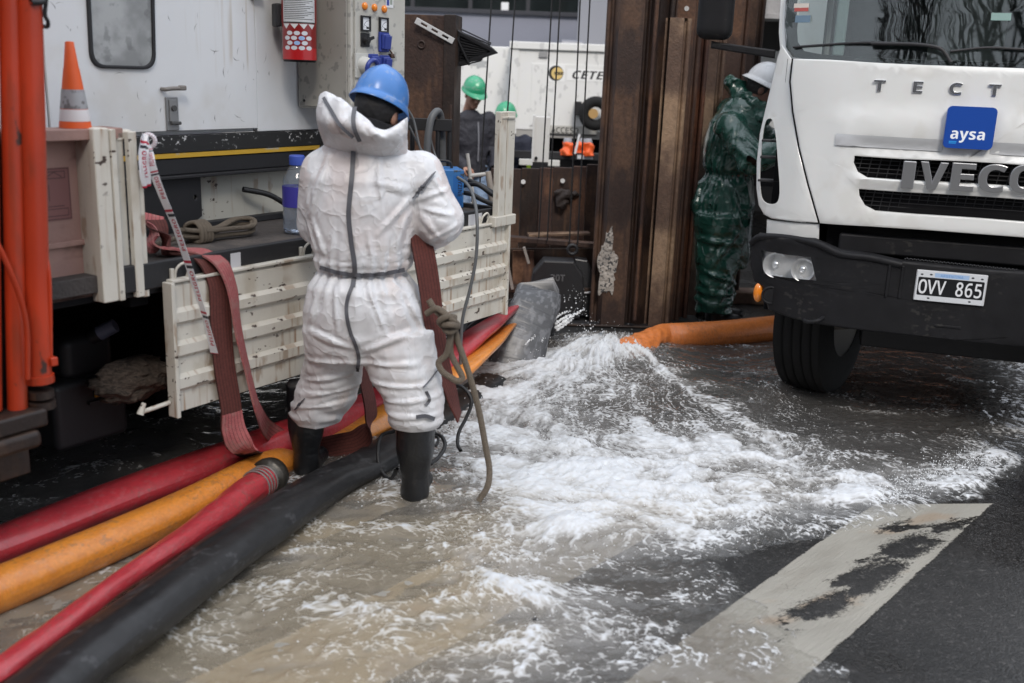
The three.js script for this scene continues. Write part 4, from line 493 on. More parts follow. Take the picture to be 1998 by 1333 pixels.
{ // blue welding set
  const t = thing('welding_machine', 'blue steel welding machine with black writing at the deck corner', 'welding machine', fw(2.13, 1.0, -0.32), FT.turn - 0.75);
  part(t, 'casing', [bx(-0.15, 0.0, -0.12, 0.08, 0.205, 0.08, 0.006)], BLUE_PAINT); part(t, 'writing', [new THREE.PlaneGeometry(0.05, 0.16).translate(0.045, 0.095, 0.0815)], mat({ map: ctex(64, 200, (c, w, h) => { c.fillStyle = '#1f5fa5'; c.fillRect(0, 0, w, h); c.fillStyle = '#101522'; c.font = 'bold 38px sans-serif'; c.save(); c.translate(48, 10); c.rotate(Math.PI / 2); c.fillText('AYZINE', 0, 14, 180); c.restore(); }), roughness: 0.5 }), { uv: true }); part(t, 'switch_plate', [bx(-0.07, 0.14, 0.081, -0.04, 0.17, 0.088, 0.003)], flat([0.45, 0.42, 0.3], 0.5)); part(t, 'handle', [tube([[-0.1, 0.2, -0.02], [-0.09, 0.235, -0.02], [0.02, 0.235, -0.02], [0.03, 0.2, -0.02]], 0.008)], BLACK);
}
// ---------------------------------------------------------------- white cab-over lorry on the right, in its own frame (x across its face, z out of it)
const lorry = thing('cab_truck', 'white cab-over lorry with a blue square emblem, chrome letters and black bumper', 'truck', [2.149, 0, -4.8], -17 * Math.PI / 180);
{
  const bend = (x, y) => -0.20 * Math.pow(Math.max(0, Math.abs(x) - 0.25) / 0.72, 2.4) - 0.07 * Math.max(0, y - 1.1);
  const ledge = (x, y) => 0.014 * (1 - sst(1.60, 1.625, y + 0.02 * x * x)) * (1 - sst(0.62, 0.74, Math.abs(x)));
  const tess = new TessellateModifier(0.05, 7);
  const bent = (g, f = bend, crease = 0.6) => { g = tess.modify(clean(g)); g.deleteAttribute('uv'); g.deleteAttribute('normal'); g = BGU.mergeVertices(g, 1e-4); const p = g.attributes.position; for (let i = 0; i < p.count; i++) p.setZ(i, p.getZ(i) + f(p.getX(i), p.getY(i))); g.computeVertexNormals(); return BGU.toCreasedNormals(g, crease); };
  const xy = (L) => L.map((p) => [p[0], p[1]]), mir = (L) => [...L, ...L.slice().reverse().map(([x, y]) => [-x, y])];
  const face = (x, y) => bend(x, y) + ledge(x, y);
  const seam = xy([[-.915, 1.84, -.13], [-.915, 1.729, -.13], [-.885, 1.583, -.12], [-.835, 1.412, -.12], [-.772, 1.241, -.11], [-.698, 1.059, -.1]]);
  const bot = xy([[-.459, 1.07, -.02], [-.228, 1.074, 0]]), top = xy([[-.323, 1.828, -.05], [-.55, 1.832, -.07], [-.737, 1.84, -.1]]);
  const half = [...seam, ...bot];
  const topL = top; // from the centre to the left
  const outline = [...half, ...half.slice().reverse().map(([x, y]) => [-x, y]), ...topL.slice().reverse().map(([x, y]) => [-x, y]), ...topL];
  const g1 = mir(xy([[-.081, 1.402, 0], [-.361, 1.396, 0], [-.573, 1.397, -.02], [-.574, 1.365, -.02], [-.55, 1.323, -.02], [-.505, 1.301, -.02], [-.349, 1.301, 0], [-.068, 1.306, 0]])), g2 = mir(xy([[-.06, 1.247, 0], [-.341, 1.244, 0], [-.536, 1.243, -.02], [-.53, 1.211, -.02], [-.499, 1.167, -.02], [-.449, 1.146, -.02], [-.26, 1.145, 0], [-.046, 1.147, 0]]));
  const lip = (x, y) => face(x, y) + 0.02 * Math.exp(-(((y - 1.29) / 0.022) ** 2)) * (1 - sst(0.5, 0.62, Math.abs(x))) - 0.015 * Math.exp(-(((y - 1.45) / 0.03) ** 2)) * (1 - sst(0.5, 0.6, Math.abs(x)));
  part(lorry, 'front_panel', [bent(ext(outline, 0.035, { bevel: 0.006, holes: [g1, g2] }).translate(0, 0, -0.035), lip)], WHITE_PAINT, { label: 'white front panel with two grille slots' });
  for (const [k, hole] of [[0, g1], [1, g2]]) {
    const xs = hole.map((p) => p[0]), ys = hole.map((p) => p[1]), x0 = Math.min(...xs), y0 = Math.min(...ys), y1 = Math.max(...ys);
    const gr = part(lorry, 'grille', [bent(ext([[x0 - 0.04, y0 - 0.03], [-x0 + 0.04, y0 - 0.03], [-x0 + 0.04, y1 + 0.03], [x0 - 0.04, y1 + 0.03]], 0.008, { bevel: 0 }).translate(0, 0, -0.075), face)], BLACK_MATT, { label: 'black grille behind the slot' });
    const bars = []; for (let i = 0; i < 26; i++) bars.push(rod([x0 + (i + 0.5) * (-2 * x0 / 26), y0 - 0.01, -0.062], [x0 + (i + 0.9) * (-2 * x0 / 26), y1 + 0.01, -0.062], 0.003, 0.003, 5)); for (let i = 1; i < 5; i++) bars.push(rod([x0, mix(y0, y1, i / 5), -0.06], [-x0, mix(y0, y1, i / 5), -0.06], 0.0025, 0.0025, 5));
    part(gr, 'grille_mesh', bars, BLACK, { kind: 'stuff' });
  }
  // corner air deflectors, each with an open slot
  const slot = smoothLoop(xy([[-1.024, 1.543, -.22], [-.993, 1.548, -.21], [-.967, 1.496, -.2], [-.935, 1.35, -.2], [-.906, 1.158, -.2], [-.922, 1.118, -.2], [-.965, 1.106, -.21], [-1.004, 1.124, -.23], [-1.029, 1.211, -.24], [-1.039, 1.341, -.24], [-1.038, 1.497, -.23]]), 40);
  const gap = 0.009, seamC = seam.map(([x, y]) => [x - gap, y]);
  const corner = [...seamC, ...xy([[-.797, 1.051, -.12], [-.94, 1.043, -.2], [-.984, 1.056, -.22], [-1.018, 1.098, -.24], [-1.04, 1.183, -.25], [-1.053, 1.314, -.25], [-1.052, 1.464, -.25], [-1.035, 1.586, -.24], [-1.015, 1.725, -.23], [-.999, 1.849, -.22], [-.984, 1.91, -.2]])];
  const cbend = (x, y) => -0.2 * Math.pow(Math.max(0, Math.abs(x) - 0.25) / 0.72, 2.4) - 0.07 * Math.max(0, y - 1.1) - 0.45 * Math.pow(Math.max(0, Math.abs(x) - 0.80), 1.3);
  const cp = part(lorry, 'corner_deflector', [bent(ext(corner, 0.03, { bevel: 0.007, bs: 3, holes: [slot] }).translate(0, 0, -0.035), cbend)], WHITE_PAINT, { label: 'white corner air deflector with an open slot' });
  const sx = slot.map((p) => p[0]), sy = slot.map((p) => p[1]), s0 = Math.min(...sx), s1 = Math.max(...sx), t0 = Math.min(...sy), t1 = Math.max(...sy), cz = cbend((s0 + s1) / 2, 1.35);
  part(cp, 'slot_lining', [bx(mix(s0, s1, 0.62), t0 - 0.02, cz - 0.14, s1 + 0.03, t1 - 0.05, cz - 0.05, 0.004)], BLACK_MATT);
  for (const k of [0.27, 0.46, 0.73]) part(cp, 'slot_vane', [bx(s0 + 0.006, mix(t1, t0, k) - 0.006, cz - 0.12, s1, mix(t1, t0, k) + 0.006, cz - 0.05, 0.003)], BLACK);
  part(lorry, 'corner_deflector', [bent(ext(corner.map(([x, y]) => [-x, y]), 0.03, { bevel: 0.007 }).translate(0, 0, -0.035), cbend)], WHITE_PAINT);
  part(lorry, 'seam_backing', [bent(ext([...seam.map(([x, y]) => [x - 0.03, y]), ...seam.slice().reverse().map(([x, y]) => [x + 0.03, y])], 0.004, { bevel: 0 }).translate(0, 0, -0.045), bend), bent(ext([...seam.map(([x, y]) => [0.03 - x, y]), ...seam.slice().reverse().map(([x, y]) => [-0.03 - x, y])], 0.004, { bevel: 0 }).translate(0, 0, -0.046), bend)], BLACK_MATT, { kind: 'stuff' });
  const step = xy([[-.966, 1.03, -.22], [-.7, 1.051, -.12], [-.694, .969, -.12], [-.96, .943, -.22]]); part(lorry, 'step_panel', [bent(ext(step, 0.03, { bevel: 0.005 }).translate(0, 0, -0.05), cbend)], WHITE_PAINT); part(lorry, 'step_panel', [bent(ext(step.map(([x, y]) => [-x, y]), 0.03, { bevel: 0.005 }).translate(0, 0, -0.05), cbend)], WHITE_PAINT);
  // cab shell
  const cw = 0.80, yb = 1.02, yw = 1.86, yt = 2.85;
  part(lorry, 'cab_side', [bx(-cw, 0.95, -1.9, -cw + 0.03, yw, -0.42), bx(-cw, yw, -1.9, -cw + 0.03, 2.85, -1.35), bx(-cw, 2.6, -1.35, -cw + 0.03, 2.85, -0.5)], WHITE_PAINT); part(lorry, 'cab_side', [bx(cw - 0.03, 0.95, -1.9, cw, yw, -0.42), bx(cw - 0.03, yw, -1.9, cw, 2.85, -1.35), bx(cw - 0.03, 2.6, -1.35, cw, 2.85, -0.5)], WHITE_PAINT);
  part(lorry, 'roof', [bx(-0.82, 2.8, -1.92, 0.82, 2.9, -0.4, 0.03)], WHITE_PAINT); part(lorry, 'rear_wall', [bx(-0.77, 0.95, -1.92, 0.77, 2.8, -1.88)], WHITE_PAINT); part(lorry, 'cab_floor', [bx(-0.77, 1.0, -1.87, 0.77, 1.05, -0.3)], BLACK_MATT);
  part(lorry, 'cargo_body', [bx(-1.0, 0.9, -5.2, 1.0, 3.0, -2.1)], WHITE_PAINT);
  // windscreen: leaning curved pane with black border
  const wl = xy([[-.99, 2.138, -.2], [-.982, 2.018, -.19], [-.96, 1.898, -.18], [-.92, 1.85, -.16], [-.832, 1.836, -.13], [-.688, 1.828, -.1], [-.411, 1.82, -.07], [-.134, 1.818, -.06]]), y0w = wl[7][1];
  const wo = [[wl[0][0] + 0.06, 2.74], ...wl.slice(0, 7), ...wl.slice(0, 7).reverse().map(([x, y]) => [-x, y]), [-wl[0][0] - 0.06, 2.74]];
  const wc = [0, 2.25], sh = (k) => wo.map(([x, y]) => [x * (1 - k * 0.9), wc[1] + (y - wc[1]) * (1 - k * 1.2)]);
  const wb = (x, y) => -0.115 - 0.22 * Math.pow(Math.max(0, Math.abs(x) - 0.1) / 0.87, 2.6) - 0.30 * Math.max(0, y - 1.82);
  part(lorry, 'windscreen', [bent(ext(wo, 0.005, { bevel: 0 }), wb, 1.2)], GLASS_DARK, { label: 'dark reflecting windscreen' });
  part(lorry, 'windscreen_border', [bent(ext(wo, 0.012, { bevel: 0, holes: [sh(0.062)] }).translate(0, 0, -0.016), wb)], BLACK_MATT);
  const pil = xy([[-.991, 2.147, -.25], [-.985, 2.021, -.24], [-.966, 1.904, -.23], [-.926, 1.856, -.22], [-.923, 1.837, -.22], [-.993, 1.875, -.25], [-.994, 1.973, -.26], [-.997, 2.147, -.26]]);
  const pill = [[wl[0][0] + 0.055, 2.76], ...wl.slice(0, 5).map(([x, y], i) => [x - 0.004, y - (i > 3 ? 0.012 : 0)]), [wl[3][0] - 0.005, wl[3][1] - 0.03], ...xy([[-.991, 1.875, -.25], [-1.012, 1.973, -.27], [-1.024, 2.145, -.3]]), [wl[0][0] + 0.0, 2.76]];
  part(lorry, 'windscreen_pillar', [bent(ext(pill, 0.03, { bevel: 0.006 }).translate(0, 0, -0.035), (x, y) => wb(x, y) - 0.03)], WHITE_PAINT); part(lorry, 'windscreen_pillar', [bent(ext(pill.map(([x, y]) => [-x, y]), 0.03, { bevel: 0.006 }).translate(0, 0, -0.035), (x, y) => wb(x, y) - 0.03)], WHITE_PAINT);
  part(lorry, 'cowl', [bx(-0.74, 1.755, -0.3, 0.74, 1.80, -0.135, 0.01)], BLACK);
  part(lorry, 'dashboard', [bx(-0.76, 1.5, -0.8, 0.76, 1.86, -0.38, 0.06)], flat([0.03, 0.031, 0.032], 0.7)); for (const x of [-0.45, 0.45]) part(lorry, 'seat', [bx(x - 0.24, 1.2, -1.6, x + 0.24, 1.5, -1.1, 0.06), bx(x - 0.24, 1.4, -1.7, x + 0.24, 2.3, -1.55, 0.06)], flat([0.05, 0.055, 0.06], 0.9));
  for (const x of [-cw + 0.012, cw - 0.018]) part(lorry, 'blackout_window', [bx(x, yw, -1.35, x + 0.006, 2.6, -0.45, 0)], flat([0.02, 0.024, 0.024], 0.05));  // opaque dark panels, added to keep daylight out of the cab
  part(lorry, 'steering_wheel', [mv(ring(0.22, 0.014, 40), 0.45, 1.95, -0.85, -1.0), rod([0.45, 1.95, -0.85], [0.45, 1.7, -0.7], 0.03)], BLACK_MATT);
  part(lorry, 'side_curtain', [bx(-0.74, 1.86, -0.52, -0.68, 2.5, -0.47, 0.02)], flat([0.16, 0.19, 0.2], 0.9));
  for (const [p, w, h, c] of [[[-.909, 2.101, -.26], 0.075, 0.022, [0.5, 0.45, 0.4]], [[-.907, 2.082, -.26], 0.07, 0.018, [0.35, 0.06, 0.05]], [[-.005, 2.056, -.2], 0.085, 0.034, [0.16, 0.26, 0.24]], [[-.895, 2.036, -.26], 0.075, 0.035, [0.10, 0.16, 0.22]]]) part(lorry, 'windscreen_sticker', [bent(ext([[p[0] - w / 2, p[1] - h / 2], [p[0] + w / 2, p[1] - h / 2], [p[0] + w / 2, p[1] + h / 2], [p[0] - w / 2, p[1] + h / 2]], 0.001, { bevel: 0 }).translate(0, 0, 0.0062), wb)], flat(c, 0.6));
  const wip = (pts) => tube(pts.map(([x, y, z]) => [x, y, wb(x, y) + z]), 0.009, 40, 8);
  { const a = [-.2, 1.844, -.1], b = [-.252, 1.904, -.1], c = [-.321, 1.918, -.1], d = [-.56, 1.921, -.1], e = [-.925, 1.898, -.16]; part(lorry, 'wiper', [wip([[a[0], a[1], 0.03], [mix(a[0], b[0], .5), mix(a[1], b[1], .6), 0.035], [b[0], b[1], 0.04], [c[0], c[1], 0.04], [d[0], d[1], 0.035]]), tube([[c[0] + 0.06, c[1] - 0.012], [c[0], c[1]], [d[0], d[1] + 0.004], [e[0], e[1]]].map(([x, y]) => [x, y, wb(x, y) + 0.018]), 0.007, 40, 6)], BLACK); const f = [.101, 1.913, -.1], h = [-.206, 1.894, -.1]; part(lorry, 'wiper', [tube([[h[0], h[1]], [mix(h[0], f[0], .5), f[1] + 0.002], [f[0], f[1]], [f[0] + 0.25, f[1] + 0.01]].map(([x, y]) => [x, y, wb(x, y) + 0.016]), 0.007, 40, 6), tube([[0.72, 1.83], [0.69, 1.88], [0.6, 1.9], [0.35, f[1]]].map(([x, y]) => [x, y, wb(x, y) + 0.035]), 0.009, 30, 6)], BLACK); }
  // badges
  [[1715, 'T'], [1788, 'E'], [1860, 'C'], [1941, 'T'], [2016, 'O'], [2090, 'R']].forEach(([x, s], i) => { const base = [-.501, 1.703, -.02], stepx = 0.166; const g = text3(s, 0.051, 0.005, 0.0015); g.computeBoundingBox(); const w = g.boundingBox.max.x; g.scale(1.42, 1, 1).translate(base[0] + i * stepx - w * 0.71, base[1], face(base[0] + i * stepx, 1.7) + 0.001); part(lorry, 'badge_letter', [g], CHROME); });
  [['I', [-.353, 1.268, .03], [-.296, 1.271, .03]], ['V', [-.278, 1.27, .03], [-.156, 1.279, .03]], ['E', [-.14, 1.273, .03], [-.037, 1.28, .03]], ['C', [-.023, 1.276, .03], [.095, 1.284, .03]], ['O', [.109, 1.281, .03], [.236, 1.289, .03]]].forEach(([s, p, q]) => { const g = s === 'I' ? bx(0, 0, 0, 0.04, 0.1, 0.02, 0.004) : text3(s, 0.10, 0.016, 0.003); g.computeBoundingBox(); const bb = g.boundingBox, w = bb.max.x - bb.min.x, h = bb.max.y - bb.min.y; g.translate(-bb.min.x, -bb.min.y, 0).scale((q[0] - p[0]) / w, 0.128 / h, 1).translate(p[0], p[1] - 0.004 + 0.0 * h, 0.012); part(lorry, 'maker_letter', [g], mat({ color: rgb(0.36, 0.365, 0.375), roughness: 0.3, metalness: 0.7 })); });
  { const a = [-.205, 1.653, .01], b = [.029, 1.46, .01], w = (b[0] - a[0]) * 0.9, h = (a[1] - b[1]) * 0.98, r = 0.022, sq = []; for (const [cx, cy, s] of [[w / 2 - r, h / 2 - r, 0], [-w / 2 + r, h / 2 - r, 1], [-w / 2 + r, -h / 2 + r, 2], [w / 2 - r, -h / 2 + r, 3]]) for (let i = 0; i <= 6; i++) sq.push([cx + Math.cos((s + i / 6) * Math.PI / 2) * r, cy + Math.sin((s + i / 6) * Math.PI / 2) * r]);
    const g = new THREE.ShapeGeometry(shapeOf(sq)), p = g.attributes.position, uv = []; for (let i = 0; i < p.count; i++) uv.push(p.getX(i) / w + 0.5, p.getY(i) / h + 0.5); g.setAttribute('uv', new THREE.Float32BufferAttribute(uv, 2));
    const cx = (a[0] + b[0]) / 2, cy = (a[1] + b[1]) / 2; part(lorry, 'emblem_backing', [ext(sq, 0.03, { bevel: 0 }).translate(cx, cy, -0.012)], flat([0.014, 0.06, 0.34], 0.35));
    part(lorry, 'square_emblem', [g.translate(cx, cy, 0.0205)], mat({ map: ctex(256, 256, (c, W, Hh) => { c.fillStyle = '#1a479c'; c.fillRect(0, 0, W, Hh); c.fillStyle = '#f2f4f8'; c.font = 'bold 92px sans-serif'; c.textAlign = 'center'; c.save(); c.translate(W / 2 - 6, 198); c.scale(0.94, 1); c.fillText('aysa', 0, 0); c.restore(); c.fillStyle = '#2f8fd8'; c.fillRect(28, 212, 40, 8); c.fillRect(28, 222, 38, 6); }), roughness: 0.35 }), { uv: true, label: 'blue square emblem with white lettering' }); }
  for (const [p, q] of [[[-.671, 1.477, 0], [-.19, 1.437, 0]], [[.014, 1.48, 0], [.455, 1.444, 0]]]) { const y1 = 1.497, h = 0.055; part(lorry, 'reflective_strip', [bent(ext([[p[0], y1 - h], [q[0], y1 - h], [q[0], y1], [p[0], y1]], 0.0012, { bevel: 0 }).translate(0, 0, 0.006), lip)], mat({ color: rgb(0.52, 0.53, 0.54), roughness: 0.35, metalness: 0.2 })); }
  // bumper, lamps, plate
  const bb = (x, y) => bend(x, 1.0) - 0.30 * Math.pow(Math.max(0, Math.abs(x) - 0.84), 1.2);
  const hl = xy([[-.987, .89, -.13], [-.714, .904, -.04], [-.67, .77, -.03], [-.96, .75, -.13]]);
  const bl = xy([[-1.03, .924, -.2], [-.993, .963, -.15], [-.709, .983, -.08], [-.587, .946, -.02], [-.444, .942, 0], [-.301, .922, 0], [-.014, .916, 0]]), bl2 = xy([[.035, .565, 0], [-.398, .56, 0], [-.642, .56, -.03], [-.781, .565, -.06], [-.907, .584, -.12], [-.949, .696, -.15], [-.997, .708, -.18], [-1.027, .789, -.2]]);
  const L1 = [...bl, ...bl2]; // left half, closed by its mirror image
  const bo = [...bl, ...bl.slice().reverse().map(([x, y]) => [-x, y]), ...bl2.slice().reverse().map(([x, y]) => [-x, y]).reverse().reverse(), ...bl2].filter((p, i, A) => i === 0 || Math.hypot(p[0] - A[i - 1][0], p[1] - A[i - 1][1]) > 1e-4);
  part(lorry, 'bumper', [bent(ext(bo, 0.06, { bevel: 0.012, bs: 3, holes: [hl, hl.map(([x, y]) => [-x, y])] }).translate(0, 0, -0.02), bb)], PLASTIC, { label: 'black plastic bumper' });
  const topRim = bl.slice(0, 6).map(([x, y]) => [x, y - 0.02, bb(x, y) + 0.035]); part(lorry, 'bumper_rim', [tube(topRim, 0.018, 60, 10)], PLASTIC);
  part(lorry, 'radiator_panel', [bx(-0.66, 0.9, -0.16, 0.66, 1.16, -0.13)], BLACK_MATT); const dots = []; { const a = [-.289, .932, -.02], b = [.199, .922, -.02]; for (let i = 0; i < 60; i++) dots.push(mv(new THREE.SphereGeometry(0.0032, 6, 5), mix(a[0], b[0], i / 59), mix(a[1], b[1], i / 59) + 0.001 + (i % 2) * 0.004, 0.034)); } part(lorry, 'perforation', dots, flat([0.07, 0.07, 0.075], 0.4), { kind: 'stuff' });
  part(lorry, 'valance', [bx(-0.6, 0.93, -0.1, 0.6, 1.02, -0.045, 0.012)], PLASTIC);
  const lampBox = part(lorry, 'headlight', [bent(ext(hl.map(([x, y]) => [x, y]), 0.004, { bevel: 0 }).translate(0, 0, 0.032), bb)], mat({ color: rgb(0.95, 0.96, 0.97), roughness: 0.03, transmission: 1, thickness: 0, ior: 1.3 }, true), { label: 'clear headlight with two round reflectors' });
  part(lampBox, 'lamp_housing', [bent(ext(hl, 0.006, { bevel: 0 }).translate(0, 0, 0.0), bb)], mat({ color: rgb(0.62, 0.61, 0.59), roughness: 0.35, metalness: 0.15 }));
  for (const [p, r] of [[[-.89, .82, -.12], 0.062], [[-.754, .821, -.08], 0.055]]) { const z = bb(p[0], p[1]); part(lampBox, 'reflector', [lathe([[0.0, -0.03], [r * 0.35, -0.028], [r * 0.75, -0.008], [r, 0.022], [r + 0.004, 0.022]], 36).rotateX(Math.PI / 2).translate(p[0], p[1], z + 0.012)], mat({ color: rgb(0.72, 0.72, 0.72), roughness: 0.3, metalness: 0.75 })); part(lampBox, 'bulb', [new THREE.SphereGeometry(r * 0.36, 16, 12).translate(p[0], p[1], z + 0.004)], mat({ color: rgb(0.8, 0.8, 0.8), roughness: 0.05, metalness: 0.6 })); }
  { const p = [-.972, .646, -.2]; part(lorry, 'indicator', [mv(new THREE.SphereGeometry(0.05, 20, 14).scale(0.55, 1.05, 0.6), p[0] + 0.005, p[1] + 0.01, p[2])], AMBER, { label: 'amber corner indicator' }); const q = [-.901, .662, -.1]; const z = bb(q[0], q[1]) + 0.045; part(lorry, 'fog_lamp_cap', [mv(ring(0.042, 0.006), q[0], q[1], z), mv(new THREE.CylinderGeometry(0.034, 0.036, 0.012, 24), q[0], q[1], z - 0.002, Math.PI / 2)], PLASTIC); }
  { const a = [-.215, .89, .06], b = [.075, .886, .06], d = [-.212, .751, .06], cx = (a[0] + b[0]) / 2 - 0.004, cy = (a[1] + d[1]) / 2 - 0.005; const pl = part(lorry, 'plate_holder', [bx(cx - 0.157, cy - 0.074, 0.035, cx + 0.157, cy + 0.074, 0.05, 0.008)], flat([0.45, 0.45, 0.46], 0.4));
    const t = ctex(588, 276, (c, w, h) => { c.fillStyle = '#c9ccd0'; c.fillRect(0, 0, w, h); c.fillStyle = '#9db6d6'; c.fillRect(150, 12, 290, 40); c.fillStyle = '#6f93c4'; c.font = 'bold 34px sans-serif'; c.textAlign = 'center'; c.fillText('ARGENTINA', w / 2, 45); c.fillStyle = '#15161a'; c.beginPath(); c.roundRect(14, 58, w - 28, 170, 12); c.fill(); c.fillStyle = '#d8dadd'; c.font = 'bold 176px monospace'; c.save(); c.translate(w / 2, 208); c.scale(0.74, 1.0); c.fillText('OVV 865', 0, 0); c.restore(); c.fillStyle = '#3a3c40'; for (const [x, y] of [[40, 34], [118, 30], [470, 30], [548, 34], [120, 252], [470, 252]]) { c.beginPath(); c.ellipse(x, y, 12, 8, 0, 0, 7); c.fill(); } });
    part(lorry, 'number_plate', [new THREE.PlaneGeometry(0.306, 0.142).translate(cx, cy, 0.0515)], mat({ map: t, roughness: 0.4 }), { uv: true, label: 'black number plate with white characters' }); }
  for (const x of [-0.36, -0.3, 0.34]) part(lorry, 'bumper_rib', [bx(x, 0.74, 0.036, x + 0.012, 0.9, 0.046, 0.004)], PLASTIC);
  part(lorry, 'tow_cover', [bx(-0.12, 0.62, 0.036, 0.0, 0.632, 0.044, 0.004)], PLASTIC);
  part(lorry, 'under_guard', [bx(-0.42, 0.34, -0.62, 0.75, 0.54, -0.56, 0.01), bx(-0.42, 0.34, -1.3, 0.75, 0.36, -0.6, 0.006)], BLACK); part(lorry, 'lower_valance', [bx(-0.6, 0.5, -0.34, 0.85, 0.66, -0.26, 0.01)], BLACK_MATT); part(lorry, 'inner_floor', [bx(-0.78, 0.86, -1.9, 0.78, 0.93, -0.2)], BLACK_MATT);
  part(lorry, 'tow_hook', [tube([[-0.72, 0.575, 0.0], [-0.69, 0.578, 0.035], [-0.655, 0.59, 0.04], [-0.63, 0.6, 0.0]], 0.01)], PLASTIC); part(lorry, 'mud_flap', [bx(-0.94, 0.55, -0.32, -0.78, 0.8, -0.28, 0.01)], BLACK_MATT);
  for (const s of [-1, 1]) { const wx = s < 0 ? -0.62 : 0.74, w = new THREE.Group(); w.name = 'wheel'; w.position.set(wx, 0.47, -0.82); w.rotation.y = -0.30; lorry.add(w);
    const gro = [[0.25, -0.135], [0.36, -0.145], [0.435, -0.135], [0.462, -0.115]]; for (let i = 0; i < 5; i++) { const z = -0.105 + i * 0.0525; gro.push([0.468, z - 0.018], [0.468, z + 0.018], [0.457, z + 0.022], [0.457, z + 0.03]); } gro.push([0.462, 0.118], [0.435, 0.135], [0.36, 0.145], [0.25, 0.135]);
    part(w, 'tyre', [lathe(gro, 64).rotateZ(Math.PI / 2)], TYRE); part(w, 'rim', [lathe([[0.11, -0.03], [0.2, -0.02], [0.235, 0.02], [0.25, 0.12], [0.258, 0.13]], 40).rotateZ(Math.PI / 2 * s)], WHITE_PAINT); part(w, 'hub', [lathe([[0, -0.16], [0.09, -0.15], [0.11, -0.06], [0.12, 0.0], [0.2, 0.06], [0.2, 0.1], [0, 0.11]], 28).rotateZ(-Math.PI / 2 * s)], flat([0.22, 0.2, 0.18], 0.5)); }
  part(lorry, 'axle', [rod([-0.6, 0.45, -0.82], [0.6, 0.45, -0.82], 0.06)], BLACK_MATT); part(lorry, 'chassis_rail', [bx(-0.42, 0.6, -5.2, -0.34, 0.84, -0.2), bx(0.34, 0.6, -5.2, 0.42, 0.84, -0.2)], BLACK_MATT, { kind: 'stuff' });
  for (const x of [-0.72, 0.72]) part(lorry, 'rear_wheel', [lathe([[0.25, -0.28], [0.44, -0.27], [0.47, -0.22], [0.47, 0.22], [0.44, 0.27], [0.25, 0.28], [0.1, 0.2], [0, 0.2]], 40).rotateZ(Math.PI / 2 * (x < 0 ? 1 : -1)).translate(x, 0.47, -4.2)], TYRE);
  // mirror on its arm
  { const a = [-1.017, 1.868, -.4], b = [-1.317, 1.891, -.45], c = [-1.42, 1.903, -.45]; part(lorry, 'mirror_arm', [ext([[a[0], a[1] - 0.026], [a[0], a[1] + 0.016], [b[0], b[1] + 0.024], [b[0] - 0.03, b[1] + 0.03], [b[0] - 0.03, b[1] - 0.008]], 0.05, { bevel: 0.008 }).translate(0, 0, -0.45)], PLASTIC); const m = [-1.43, 2.125, -.45], n = [-1.245, 1.924, -.45];
    part(lorry, 'mirror', [iso((x, y, z) => { const dx = Math.abs(x) - 0.045, dy = Math.abs(y - 0.19) - 0.16, dz = Math.abs(z) - 0.03; return Math.hypot(Math.max(dx, 0), Math.max(dy, 0), Math.max(dz, 0)) + Math.min(0, Math.max(dx, dy, dz)) - 0.045; }, [-0.12, -0.05, -0.1], [0.12, 0.43, 0.1], 0.012).translate((m[0] + n[0]) / 2, n[1] + 0.018, -0.43)], PLASTIC, { label: 'black door mirror housing' }); }
}
// ---------------------------------------------------------------- excavation: sheet piles, pit frame, plates
// Z-shaped rolled section in plan, [x, z] outline with thickness, extruded upward
function pile(name, label, x, z, yaw, wide, deep, h, m, o = {}) {
  const t = 0.012, w = wide / 2, f = wide * 0.3, O2 = [[-w, deep], [-w + 0.03, deep], [-f, 0], [f, 0], [w - 0.03, deep], [w, deep]], In = O2.map(([a, b], i) => [a * (i === 2 || i === 3 ? 0.9 : 1), b + t]).reverse();
  const g = ext([...O2, ...In], h, { bevel: 0.002, bs: 1 }); g.rotateX(Math.PI / 2).translate(0, h, 0); // local z of the trough points away from the camera
  const p = g.attributes.position; for (let i = 0; i < p.count; i++) { const zz = p.getZ(i); p.setZ(i, -zz); }
  g.computeVertexNormals(); const geo = BGU.toCreasedNormals(g, 0.5);
  const q = thing(name, label, 'sheet pile', [x, 0, z], yaw, o.group);
  if (o.lean) q.rotation.z = o.lean;
  part(q, 'trough_section', [geo], m);
  part(q, 'interlock', [rod([-w, 0, -deep], [-w, h, -deep], 0.017, 0.017, 8)], m); part(q, 'interlock', [rod([w, 0, -deep], [w, h, -deep], 0.017, 0.017, 8)], m);
  if (o.pale) part(q, 'cement_splash', [o.pale], CEMENT, { label: 'crust of dried pale cement' });
  for (const [hx, hy] of o.holes ?? []) part(q, 'lifting_hole', [rod([hx, hy, 0.0035], [hx, hy, -0.02], 0.016)], flat([0.5, 0.5, 0.5], 0.6));
  return q;
}
const CEMENT = mat({ map: tex(256, 256, 0.35, (u, v) => { const g = fb(u, v, 10, 10, 5, 351), s = sst(0.6, 0.68, fb(u, v, 26, 26, 3, 352)); return [0.36, 0.33, 0.30].map((x) => mix(x * (0.6 + 0.8 * g), 0.07, s)); }), roughness: 0.9, bumpMap: gtex(256, 256, 0.35, (u, v) => fb(u, v, 20, 20, 4, 353)), bumpScale: 0.012 });
function crust(cx, cy, w, h, z, s) { // ragged flat crust of dried cement, thickest in the middle
  const pts = []; for (let i = 0; i < 46; i++) { const a = i / 46 * Math.PI * 2, k = 0.78 + 0.38 * fbm3(Math.cos(a) * 2.2 + s, Math.sin(a) * 2.2, s, 3); pts.push([cx + Math.cos(a) * w * k, cy + Math.sin(a) * h * k * (Math.sin(a) > 0 ? 1.15 : 1)]); }
  return ext(pts, 0.007, { bevel: 0.002, bs: 1 }).translate(0, 0, z);
}
const PILES = 'sheet piles of the excavation wall';
